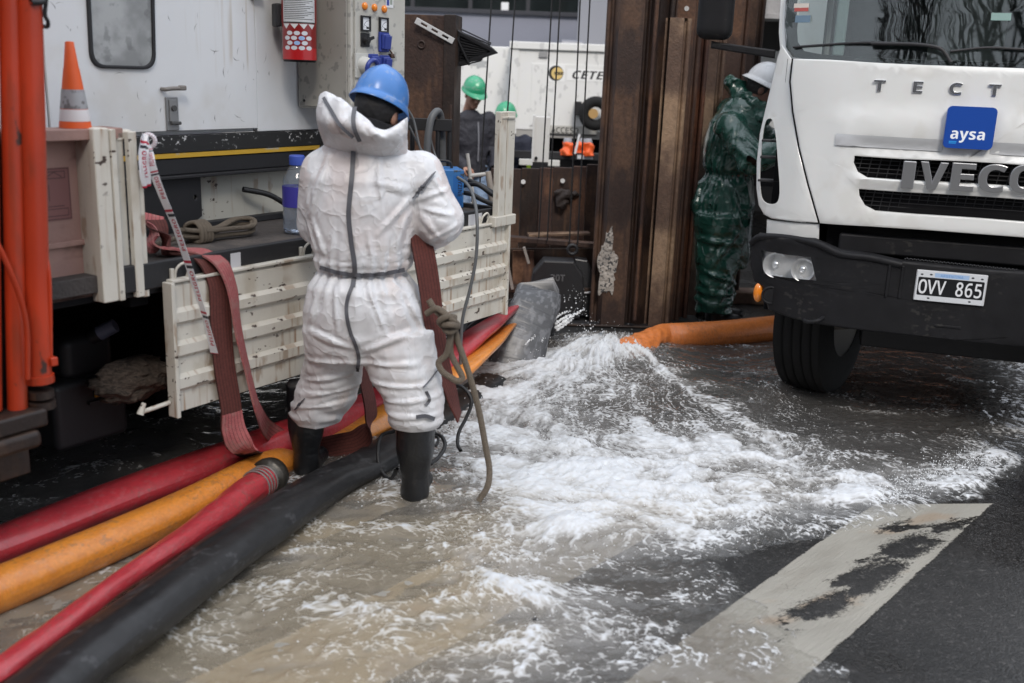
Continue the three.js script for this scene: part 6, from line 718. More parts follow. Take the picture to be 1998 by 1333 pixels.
{ // electric cables by the feet
  single('black_cable', 'thin black cable looping out of the foam just right of the strap end', 'cable', [tube([[-.311, .219, -4.35], [-.311, .308, -4.3], [-.281, .37, -4.28], [-.228, .405, -4.25], [-.184, .386, -4.22], [-.164, .347, -4.2], [-.184, .283, -4.18], [-.214, .222, -4.15], [-.215, .18, -4.12], [-.2, .168, -4.08]], 0.008, 110, 8), tube([[-.306, .179, -4.36], [-.308, .262, -4.33], [-.291, .332, -4.3], [-.25, .383, -4.28], [-.201, .394, -4.25], [-.17, .356, -4.22]], 0.006, 70, 8)], CABLE);
  single('black_cable', 'black cable loops round the foot of the front boot', 'cable', [tube([[-.495, .2, -4.2], [-.55, .179, -4.2], [-.561, .126, -4.15], [-.543, .064, -4.1], [-.497, .039, -4.05], [-.459, .108, -4]], 0.008, 90, 8), tube([[-.316, .156, -3.95], [-.283, .172, -4], [-.265, .199, -4.05], [-.283, .221, -4.1], [-.315, .227, -4.12]], 0.0085, 70, 8), tube([[-.333, .243, -4], [-.302, .209, -4.02], [-.295, .229, -4.06], [-.331, .224, -4.1]], 0.006, 50, 8)], CABLE);
  const L = []; seed = 5; for (let i = 0; i < 16; i++) { const a = [-.342, .256, -5.55], b = [-.211, .328, -5.8], c = [-.053, .365, -6.1], j = () => rnd(-0.045, 0.045); L.push(tube([[a[0] + j(), a[1] + j(), a[2] + j()], [b[0] + j(), b[1] + j() * 1.3, b[2] + j()], [c[0] + j(), c[1] + j(), c[2] + j()]], 0.006, 30, 6)); }
  const o = single('cable_bundle', 'tangled bundle of thin black cables under the dropside corner', 'cables', L, CABLE);  o.userData.kind = 'stuff';
  single('black_cable', 'black cable coil lying over the flattened orange hose', 'cable', [tube([[-.393, .206, -5.3], [-.311, .253, -5.3], [-.217, .242, -5.35], [-.176, .192, -5.4]], 0.008, 40, 8), tube([[-.351, .179, -5.3], [-.27, .234, -5.32], [-.204, .185, -5.4]], 0.007, 40, 8), tube([[-.292, .168, -5.25], [-.236, .227, -5.3], [-.162, .152, -5.45]], 0.007, 40, 8)], CABLE);
  single('straw_bundle', 'frayed brown rag bundle hanging dark under the lorry deck', 'rag', [iso((x, y, z) => ell(x, y, z, [0, 0, 0], [0.17, 0.085, 0.1]) + 0.02 * fbm3(x * 14, y * 40, z * 14, 3), [-0.25, -0.15, -0.16], [0.25, 0.15, 0.16], 0.01).rotateY(FT.turn).translate(...fw(0.05, 0.50, -0.3))], mat({ map: tex(256, 256, 0.2, (u, v) => { const g = fb(u, v, 12, 40, 4, 401); return [0.13 * g, 0.10 * g, 0.08 * g]; }), roughness: 1, bumpMap: rustBump, bumpScale: 0.01 }));
}
// ---------------------------------------------------------------- people
// a head in its own frame (y up, +z where the face looks), centre between the ears
function headField(x, y, z) {
  let d = ell(x, y, z, [0, 0.025, -0.012], [0.074, 0.092, 0.094]);
  d = smin(d, capsule(x, y, z, [0, -0.03, 0.03], [0, -0.088, 0.062], 0.05, 0.03), 0.03);
  d = smin(d, ell(x, y, z, [0, -0.005, 0.04], [0.06, 0.07, 0.05]), 0.03);
  d = smin(d, capsule(x, y, z, [0, 0.012, 0.086], [0, -0.028, 0.108], 0.009, 0.014), 0.012);      // nose
  d = smin(d, capsule(x, y, z, [-0.012, -0.032, 0.094], [0.012, -0.032, 0.094], 0.009, 0.009), 0.008);
  d = smin(d, capsule(Math.abs(x), y, z, [0.012, 0.03, 0.082], [0.042, 0.028, 0.066], 0.009, 0.008), 0.014); // brow
  d = smin(d, ell(Math.abs(x), y, z, [0.036, -0.012, 0.066], [0.02, 0.016, 0.016]), 0.016);                  // cheek
  d = Math.max(d, -(Math.hypot((Math.abs(x) - 0.031) * 0.8, y - 0.012, z - 0.094) - 0.014));                // eye sockets
  d = smin(d, ell(Math.abs(x), y, z, [0.031, 0.011, 0.074], [0.0125, 0.0105, 0.012]), 0.003);
  d = smin(d, capsule(x, y, z, [-0.018, -0.055, 0.082], [0.018, -0.055, 0.082], 0.0065, 0.0065), 0.005);
  d = smin(d, capsule(x, y, z, [-0.015, -0.066, 0.08], [0.015, -0.066, 0.08], 0.007, 0.007), 0.005);
  d = smin(d, ell(Math.abs(x), y, z, [0.077, 0.0, -0.008], [0.009, 0.03, 0.018]), 0.006);
  return smin(d, capsule(x, y, z, [0, -0.06, -0.02], [0, -0.22, -0.045], 0.056, 0.062), 0.03);
}
const hairField = (x, y, z) => Math.max(ell(x, y, z, [0, 0.03, -0.016], [0.08, 0.094, 0.098]) + 0.003 * n3(x * 70, y * 70, z * 70), Math.min(z - 0.055 + (0.05 - y) * 0.5, 0.02), -(y + 0.055), z > 0.03 ? 0.055 - y : -1);
const HEAD = iso(headField, [-0.11, -0.23, -0.13], [0.11, 0.14, 0.15], 0.0042), HAIRG = iso(hairField, [-0.1, -0.08, -0.13], [0.1, 0.14, 0.1], 0.006);
// a hand: wrist at the origin, fingers along +x, palm facing -y; c = how far the fingers are curled
function hand(c, s = 1) {
  const F = [[0.088, 0.03, 0.043, 0.027, 0.02], [0.094, 0.009, 0.047, 0.03, 0.021], [0.09, -0.012, 0.044, 0.028, 0.02], [0.082, -0.031, 0.034, 0.022, 0.018]], B = [];
  for (const [x0, z0, ...L] of F) { let p = [x0, 0, z0], a = 0.15; L.forEach((l, i) => { a += c * (i ? 0.75 : 0.55); const q = [p[0] + Math.cos(a) * l, p[1] - Math.sin(a) * l, p[2] + z0 * 0.06]; B.push([p, q, 0.0095 - i * 0.001, 0.0088 - i * 0.001]); p = q; }); }
  B.push([[0.03, -0.005, 0.035], [0.062, -0.02, 0.06], 0.0125, 0.011], [[0.062, -0.02, 0.06], [0.094, -0.03 - c * 0.015, 0.058 - c * 0.02], 0.0105, 0.009]);
  const f = (x, y, z) => { let d = ell(x, y, z, [0.05, 0, 0], [0.052, 0.017, 0.043]); d = smin(d, capsule(x, y, z, [-0.05, 0, 0], [0.02, 0, 0], 0.027, 0.025), 0.02); for (const [a, b, r, q] of B) d = smin(d, capsule(x, y, z, a, b, r, q), 0.006); return d; };
  return iso(f, [-0.08, -0.12, -0.07], [0.21, 0.05, 0.09], 0.004).scale(s, s, s);
}
const HAND = hand(0.85);
const poseM = (p, look, up = [0, 1, 0]) => { const z = V(look).normalize(), x = V(0, 0, 0).crossVectors(V(up), z).normalize(), y = V(0, 0, 0).crossVectors(z, x); return new THREE.Matrix4().makeBasis(x, y, z).setPosition(V(p)); };
const handM = (p, along, palm) => { const x = V(along).normalize(), y = V(palm).negate(); y.addScaledVector(x, -y.dot(x)).normalize(); return new THREE.Matrix4().makeBasis(x, y, V(0, 0, 0).crossVectors(x, y)).setPosition(V(p)); };
// hard hat in the head's frame: shell, brim with a peak, comb over the crown
function hardHat(parent, M, m, rimM) {
  const A = 72, T = 26, P = [], I = [], th = 0.0035, R = (a) => [0.108 + 0.002 * Math.cos(2 * a), 0.138];
  const pt = (a, t, off) => { const ca = Math.cos(a), sa = Math.sin(a); let r, y; const peak = 0.036 * Math.pow(Math.max(0, sa), 3), back = 0.012 * Math.pow(Math.max(0, -sa), 2);
    if (t < 0.8) { const q = t / 0.8 * Math.PI / 2; r = Math.pow(Math.sin(q), 0.86); y = Math.cos(q) * 0.125; } else { const q = (t - 0.8) / 0.2; r = 1 + q * (0.1 + (peak + back) / 0.138 * 1.1); y = -q * q * 0.022 - q * 0.006; }
    const comb = t < 0.7 ? 0.006 * Math.exp(-(((Math.abs(ca) * r) / 0.13) ** 2)) * (1 - t) : 0; return [ca * (0.108 * r - off), y + comb - off * (t < 0.8 ? Math.cos(t / 0.8 * 1.5) : 0.6), sa * (0.138 * r - off)]; };
  const rows = []; for (let k = 0; k <= T; k++) rows.push([k / T, 0]); for (let k = T; k >= 0; k--) rows.push([k / T, th]);
  rows.forEach(([t, o]) => { for (let i = 0; i <= A; i++) P.push(...pt(i / A * Math.PI * 2, Math.max(t, 0.004), o)); });
  for (let j = 0; j < rows.length - 1; j++) for (let i = 0; i < A; i++) { const a = j * (A + 1) + i, b = a + A + 1; I.push(a, a + 1, b, b, a + 1, b + 1); }
  const g = new THREE.BufferGeometry(); g.setAttribute('position', new THREE.Float32BufferAttribute(P, 3)); g.setIndex(I); g.computeVertexNormals();
  const o = part(parent, 'hard_hat', [g.translate(0, 0.048, 0).applyMatrix4(M)], m); o.userData.label = undefined;
  part(o, 'harness', [mv(ring(0.1, 0.006, 40).scale(0.92, 1.16, 1), 0, 0.04, 0, Math.PI / 2).applyMatrix4(M)], BLACK_MATT); return o;
}
function wrinkle(x, y, z, a, fx, fy, s = 0) { // sharp crossing creases of a papery cloth
  const wx = x + 0.03 * n3(x * 5 + s, y * 5, z * 5), wy = y + 0.03 * n3(x * 5, y * 5 + s, z * 5 + 3);
  const r1 = Math.abs(n3(wx * fx + s, wy * fy, z * fx)), r2 = Math.abs(n3(wx * fx * 2.1 + wy * 3, wy * fy * 1.9 + s + 5, z * fx * 2));
  return a * (1.15 * r1 + 0.6 * r2 - 0.42 + 0.5 * n3(x * 3 + s, y * 3, z * 3));
}
// --- the worker in white, seen from behind
{
  const ZC = -3.97, t = thing('person', 'worker in white hooded coverall, blue hard hat and black boots, seen from behind', 'person');
  const torso = stack([[0.60, -0.61, ZC, 0.20, 0.13], span([-.828, .709, -3.97], [-.323, .729, -3.97], ZC, 0.175), span([-.833, .793, -3.97], [-.339, .812, -3.97], ZC, 0.185), span([-.817, .877, -3.97], [-.371, .894, -3.97], ZC, 0.175), span([-.776, .944, -3.97], [-.416, .95, -3.97], ZC, 0.14), span([-.787, 1.001, -3.97], [-.401, 1.01, -3.97], ZC, 0.155), span([-.814, 1.102, -3.97], [-.382, 1.108, -3.97], ZC - 0.01, 0.165), span([-.829, 1.201, -3.97], [-.363, 1.209, -3.97], ZC - 0.02, 0.17), span([-.831, 1.3, -3.97], [-.341, 1.314, -3.97], ZC - 0.03, 0.165), span([-.798, 1.375, -3.97], [-.381, 1.383, -3.97], ZC - 0.04, 0.14), span([-.755, 1.423, -3.97], [-.429, 1.428, -3.97], ZC - 0.03, 0.12), span([-.711, 1.463, -3.97], [-.457, 1.465, -3.97], ZC - 0.035, 0.1)].sort((a, b) => a[0] - b[0]));
  const legL = stack([[[-.832, .258, -4.13][1], [-.824, .258, -4.13][0], -4.13, 0.105, 0.10], span([-.93, .308, -4.12], [-.691, .304, -4.12], -4.12, 0.115), span([-.911, .384, -4.1], [-.644, .383, -4.1], -4.1, 0.125), span([-.869, .484, -4.07], [-.618, .483, -4.07], -4.07, 0.128), span([-.838, .585, -4.03], [-.607, .594, -4.03], -4.03, 0.135), span([-.838, .701, -4], [-.588, .711, -4], -4.0, 0.15)].sort((a, b) => a[0] - b[0]));
  const legR = stack([[[-.373, .34, -3.9][1], [-.377, .339, -3.9][0], -3.9, 0.096, 0.095], span([-.487, .368, -3.9], [-.266, .377, -3.9], -3.9, 0.11), span([-.513, .439, -3.91], [-.26, .445, -3.91], -3.91, 0.122), span([-.562, .531, -3.92], [-.275, .542, -3.92], -3.92, 0.128), span([-.602, .62, -3.94], [-.299, .632, -3.94], -3.94, 0.14), span([-.617, .72, -3.96], [-.314, .731, -3.96], -3.96, 0.155)].sort((a, b) => a[0] - b[0]));
  const shR = [-.376, 1.337, -4], elR = [-.299, 1.161, -3.97], waR = [-.406, 1.041, -4.14], shL = [-.757, 1.325, -4.02], elL = [-.791, 1.12, -4.04], waL = [-.702, 1.018, -4.26];
  const wy = [-.614, .951, -3.97][1], cuff = 0.30;
  // long tension folds of the thin cloth, from seam to seam
  const FOLDS = [[[-.718, 1.397, -3.9], [-.787, 1.172, -3.9], .016, .012], [[-.396, 1.256, -3.9], [-.52, 1.12, -3.9], .018, .013], [[-.408, 1.28, -3.9], [-.535, 1.318, -3.9], .016, .009], [[-.415, 1.206, -3.9], [-.461, 1.026, -3.9], .015, .012], [[-.722, 1.016, -3.9], [-.776, 1.153, -3.9], .014, .010], [[-.529, 1.414, -3.9], [-.501, 1.183, -3.9], .013, .008], [[-.681, 1.176, -3.9], [-.702, .987, -3.9], .013, .008], [[-.56, 1.142, -3.9], [-.534, .983, -3.9], .012, .008],
    [[-.385, 1.246, -3.9], [-.268, 1.286, -3.9], .014, .012], [[-.376, 1.217, -3.9], [-.243, 1.193, -3.9], .016, .014], [[-.364, 1.189, -3.9], [-.288, 1.097, -3.9], .014, .012], [[-.32, 1.326, -3.9], [-.252, 1.232, -3.9], .012, .008], [[-.337, 1.091, -3.9], [-.226, 1.154, -3.9], .014, .010],
    [[-.743, .919, -3.9], [-.797, .728, -3.9], .015, .011], [[-.683, .921, -3.9], [-.668, .733, -3.9], .014, .010], [[-.556, .926, -3.9], [-.483, .74, -3.9], .015, .011], [[-.424, .931, -3.9], [-.342, .725, -3.9], .015, .011], [[-.62, .676, -3.9], [-.785, .728, -3.9], .017, .013], [[-.596, .652, -3.9], [-.402, .743, -3.9], .017, .013], [[-.592, .61, -3.9], [-.36, .619, -3.9], .017, .014], [[-.616, .609, -3.9], [-.799, .589, -3.9], .017, .013], [[-.616, .535, -3.9], [-.829, .49, -3.9], .016, .014], [[-.551, .531, -3.9], [-.298, .533, -3.9], .016, .014], [[-.522, .459, -3.9], [-.272, .487, -3.9], .014, .012], [[-.501, .408, -3.9], [-.263, .409, -3.9], .013, .011], [[-.625, .46, -3.9], [-.859, .42, -3.9], .014, .012], [[-.654, .394, -3.9], [-.864, .359, -3.9], .013, .010]].map(([a, b, w, h]) => [a[0], a[1], b[0], b[1], w * 0.72, h * 0.85]);
  const cloth = (x, y, z) => {
    let d = torso(x, y, z); const l = Math.min(legL(x, y, z), legR(x, y, z)); d = smin(d, l, 0.035);
    const ar = Math.min(capsule(x, y, z, shR, elR, 0.09, 0.086), capsule(x, y, z, elR, waR, 0.086, 0.066)), al = Math.min(capsule(x, y, z, shL, elL, 0.088, 0.08), capsule(x, y, z, elL, waL, 0.078, 0.062));
    d = smin(d, smin(ar, capsule(x, y, z, elR, mixv(elR, waR, 0.3), 0.088, 0.08), 0.03), 0.028); d = smin(d, al, 0.03);
    if (Math.abs(d) > 0.09) return d;
    const th = Math.atan2(z - ZC, x + 0.6), up = sst(wy - 0.02, wy + 0.16, y);
    d += wrinkle(x, y, z, mix(0.012, 0.006, up), mix(6, 5, up), mix(5, 2.6, up), 1.7);
    for (const [ax, ay, bx_, by, w, h] of FOLDS) { const dx = bx_ - ax, dy = by - ay, q = clamp(((x - ax) * dx + (y - ay) * dy) / (dx * dx + dy * dy)), e = Math.hypot(x - ax - dx * q, y - ay - dy * q) + 0.012 * n3(x * 9, y * 9, h * 900); if (e < w * 3) d -= h * (Math.exp(-((e / w) ** 2)) - 0.55 * Math.exp(-(((e - w * 1.5) / w) ** 2))) * Math.sin(Math.PI * (0.1 + 0.8 * q)); }
    d += 0.009 * Math.sin(th * 19 + 3.4 * n3(x * 7, y * 3, z * 7)) * Math.exp(-Math.abs(y - wy) / 0.07) + 0.010 * Math.exp(-(((y - wy) / 0.014) ** 2));           // gathers at the elastic
    d += 0.006 * Math.sin(y * 80 + 6 * n3(x * 7, y * 5, z * 7)) * sst(0.46, 0.35, y) * (0.5 + 0.6 * n3(x * 9, 2, z * 9));
    return d;
  };
  const lo = [-1.02, 0.17, -4.42], hi = [-0.12, 1.56, -3.7], suitG = iso(cloth, lo, hi, 0.0075);
  // body under the clothes: one surface from feet to head, hands at the wrists
  const hp = [-0.553, 1.55, -4.03], look = [0.30, -0.34, -1], HM = poseM(hp, look, [0.13, 1, 0]);
  const bones = [[[-0.60, 0.85, -4.0], [-0.58, 1.2, -4.0], 0.14, 0.15], [[-0.6, 1.2, -4.0], [-0.565, 1.42, -4.02], 0.14, 0.06], [[-0.7, 0.82, -4.0], [-0.79, 0.45, -4.09], 0.085, 0.05], [[-0.79, 0.45, -4.09], [-0.862, 0.08, -4.13], 0.045, 0.03], [[-0.5, 0.82, -3.98], [-0.38, 0.45, -3.92], 0.085, 0.06], [[-0.38, 0.45, -3.92], [-0.375, 0.08, -3.9], 0.055, 0.04], [[-0.85, 0.06, -4.14], [-0.86, 0.04, -4.28], 0.04, 0.03], [[-0.375, 0.06, -3.9], [-0.365, 0.04, -4.04], 0.04, 0.03], [shR, elR, 0.05, 0.042], [elR, waR, 0.042, 0.03], [shL, elL, 0.05, 0.042], [elL, waL, 0.042, 0.03], [[-0.7, 1.33, -4.02], [-0.42, 1.33, -4.02], 0.07, 0.07]];
  const bodyF = (x, y, z) => { let d = 1; for (const [a, b, r, q] of bones) d = smin(d, capsule(x, y, z, a, b, r, q), 0.03); return d; };
  const dirR = [-0.7, -0.1, -0.55], dirL = [0.85, -0.1, -0.3];
  part(t, 'body', [iso(bodyF, [-1.0, 0, -4.45], [-0.12, 1.5, -3.75], 0.014), HEAD.clone().applyMatrix4(HM), HAND.clone().applyMatrix4(handM([waR[0] + dirR[0] * 0.03, waR[1], waR[2] + dirR[2] * 0.03], dirR, [0, -1, 0.3])), HAND.clone().scale(1, 1, -1).applyMatrix4(handM([waL[0] + dirL[0] * 0.03, waL[1], waL[2] + dirL[2] * 0.03], dirL, [0, -1, 0.3]))], SKIN);
  part(t, 'hair', [HAIRG.clone().scale(1.04, 1.02, 1.05).applyMatrix4(HM)], HAIR);
  part(t, 'balaclava', [iso((x, y, z) => Math.max(headField(x, y, z) - 0.006, -(z - 0.05) - 0.3, z - 0.045, -(y + 0.2), y + 0.03), [-0.12, -0.22, -0.13], [0.12, 0.05, 0.1], 0.006).applyMatrix4(HM)], flat([0.012, 0.012, 0.015], 0.9), { label: 'black cloth over neck and ears' });
  const suit = part(t, 'coverall', [suitG], SUIT, { label: 'crumpled white coverall with grey taped seams' });
  hardHat(t, HM.clone().multiply(new THREE.Matrix4().makeTranslation(0, 0.012, 0.0).multiply(new THREE.Matrix4().makeRotationX(0.06)).scale(V(0.93, 1.02, 0.93))), HELMET_BLUE);
  // stand-up hood: a crumpled funnel open at the top, its left lobe sticking up
  { const base = [[-.743, 1.428, -3.97], [-.666, 1.404, -3.91], [-.579, 1.397, -3.9], [-.492, 1.399, -3.91], [-.433, 1.404, -3.97]], mid = [[-.74, 1.544, -3.84], [-.667, 1.521, -3.78], [-.571, 1.507, -3.77], [-.488, 1.483, -3.79], [-.424, 1.491, -3.88]], topc = [[-.735, 1.631, -3.9], [-.662, 1.614, -3.83], [-.586, 1.566, -3.82], [-.501, 1.506, -3.83], [-.432, 1.543, -3.88]], inn = [[-.726, 1.601, -3.95], [-.66, 1.586, -3.88], [-.589, 1.542, -3.86], [-.506, 1.489, -3.87], [-.448, 1.518, -3.92]], low = [[-.716, 1.496, -4], [-.656, 1.481, -3.9], [-.584, 1.47, -3.88], [-.505, 1.461, -3.89], [-.46, 1.462, -3.96]];
    const front = [[-.494, 1.458, -4.12], [-.643, 1.44, -4.16], [-.754, 1.465, -4.1]], frontT = [[-.492, 1.517, -4.13], [-.646, 1.497, -4.18], [-.766, 1.556, -4.08]];
    const rowsC = [[...base, ...front], [...mid, ...frontT], [...topc, ...frontT.map(([x, y, z]) => [x, y + 0.012, z])], [...inn, ...frontT.map(([x, y, z]) => [x, y + 0.004, z + 0.015])], [...low, ...front.map(([x, y, z]) => [x, y, z + 0.03])]].map((r) => new THREE.CatmullRomCurve3(r.map((p) => V(p)), true, 'centripetal'));
    const U = 110, W = 34, P = [], I = []; for (let i = 0; i <= U; i++) { const col = new THREE.CatmullRomCurve3(rowsC.map((c) => c.getPoint((i % U) / U)), false, 'centripetal'); for (let j = 0; j <= W; j++) { const p = col.getPoint(j / W), n = 0.013 * (Math.abs(n3(p.x * 14, p.y * 16, p.z * 14)) * 2 - 0.5) + 0.006 * n3(p.x * 36, p.y * 36, p.z * 36); P.push(p.x + n * 0.5, p.y + n * 0.5, p.z + n); } }
    for (let i = 0; i < U; i++) for (let j = 0; j < W; j++) { const a = i * (W + 1) + j, b = a + W + 1; I.push(a, b, a + 1, b, b + 1, a + 1); }
    const g = new THREE.BufferGeometry(); g.setAttribute('position', new THREE.Float32BufferAttribute(P, 3)); g.setIndex(I); g.computeVertexNormals(); const hood = part(t, 'hood', [g], SUIT, { label: 'folded-down hood standing up round the neck' });
    const lift = (L, w) => band(L.map(([p, W]) => [p[0], p[1], p[2] + 0.012, ...W]), w, 0.003, 50);
    part(hood, 'seam_tape', [lift([[[-.723, 1.614, -3.855], [1, .5, 0]], [[-.692, 1.577, -3.815], [1, .6, 0]], [[-.653, 1.529, -3.772], [1, .5, 0]], [[-.633, 1.508, -3.765], [.6, 1, 0]], [[-.603, 1.479, -3.785], [.5, 1, 0]]], 0.013), lift([[[-.601, 1.587, -3.81], [1, 0, 0]], [[-.601, 1.54, -3.772], [1, 0, 0]], [[-.593, 1.504, -3.765], [1, 0.1, 0]], [[-.58, 1.465, -3.79], [1, .2, 0]]], 0.016)], TAPE); }
  // grey seam tape lying on the coverall
  const onSuit = (p, lift_ = 0.008) => { const o = V(0, 1.74, 0), d = V(p).sub(o).normalize(); let s = V(p).sub(o).length() - 0.45; for (let i = 0; i < 60; i++) { const q = o.clone().addScaledVector(d, s), v = cloth(q.x, q.y, q.z); if (v < 0.0006) break; s += Math.max(0.0015, v * 0.5); } return o.addScaledVector(d, s - lift_).toArray(); };
  const tapeOn = (pts, w, W, up_ = 0.008) => { const c = curve(pts), L = []; for (let i = 0; i <= 26; i++) { const p = onSuit(c.getPoint(i / 26).toArray(), up_); L.push([...p, ...W(i / 26)]); } return band(L, w, 0.003, 110); };
  part(suit, 'seam_tape', [tapeOn([[-.622, 1.439, -3.9], [-.628, 1.334, -3.9], [-.638, 1.237, -3.9], [-.642, 1.178, -3.9], [-.633, 1.08, -3.9], [-.619, .97, -3.9], [-.627, .899, -3.9]], 0.018, () => [1, 0, 0])], TAPE, { label: 'grey tape down the back seam' });
  part(suit, 'seam_tape', [tapeOn([[-.627, .909, -3.9], [-.648, .847, -3.9], [-.652, .795, -3.9], [-.636, .713, -3.9], [-.618, .668, -3.9], [-.612, .595, -3.95], [-.618, .541, -3.95]], 0.014, () => [1, 0, 0])], TAPE); part(suit, 'seam_tape', [tapeOn([[-.691, 1.453, -3.9], [-.622, 1.448, -3.9], [-.545, 1.455, -3.9], [-.468, 1.449, -3.9]], 0.014, () => [0, 1, 0])], TAPE);
  part(suit, 'waist_elastic', [tapeOn([[-.754, .971, -3.9], [-.683, .953, -3.9], [-.603, .946, -3.9], [-.504, .956, -3.9], [-.425, .975, -3.9]], 0.016, () => [0, 1, 0])], TAPE, { label: 'dark elastic at the waist' });
  part(suit, 'sleeve_tape', [tapeOn([[-.316, 1.353, -3.9], [-.347, 1.314, -3.9], [-.379, 1.274, -3.9], [-.396, 1.254, -3.9]], 0.020, () => [.7, .7, 0], 0.014)], TAPE); part(suit, 'leg_tape', [tapeOn([[-.287, .59, -3.85], [-.318, .547, -3.85], [-.342, .517, -3.85]], 0.016, () => [.7, .7, 0])], TAPE); part(suit, 'leg_tape', [tapeOn([[-.33, .5, -3.85], [-.317, .467, -3.85], [-.333, .44, -3.85]], 0.012, () => [1, 0, 0])], TAPE); part(suit, 'leg_tape', [tapeOn([[-.366, .402, -3.82], [-.329, .408, -3.82], [-.293, .397, -3.82]], 0.016, () => [0, 1, 0])], TAPE);  part(suit, 'leg_tape', [tapeOn([[-.882, .351, -4], [-.86, .383, -4], [-.843, .401, -4]], 0.012, () => [.7, .7, 0])], TAPE);
  // rubber boots
  const boot = (cx, cz, tx, name, L0, L1) => { const f = (x, y, z) => { let d = stack([[0.03, cx + tx, cz, 0.05, 0.055], [0.12, cx + tx * 0.7, cz, 0.055, 0.06], [0.24, cx + tx * 0.2, cz, 0.078, 0.08], [0.43, cx, cz, 0.082, 0.085]])(x, y, z); d = smin(d, capsule(x, y, z, [cx + tx, 0.05, cz], [cx + tx + 0.02, 0.038, cz - 0.17], 0.052, 0.042), 0.03); d = Math.max(d, -(y + 0.0)); return d + 0.004 * n3(x * 14, y * 9, z * 14); }; part(t, 'boot', [iso(f, [cx - 0.16, -0.02, cz - 0.27], [cx + 0.16, 0.45, cz + 0.12], 0.0085)], BOOT, { label: 'black rubber boot' }); };
  boot(-0.865, -4.13, 0.0); boot(-0.375, -3.9, 0.0);
}
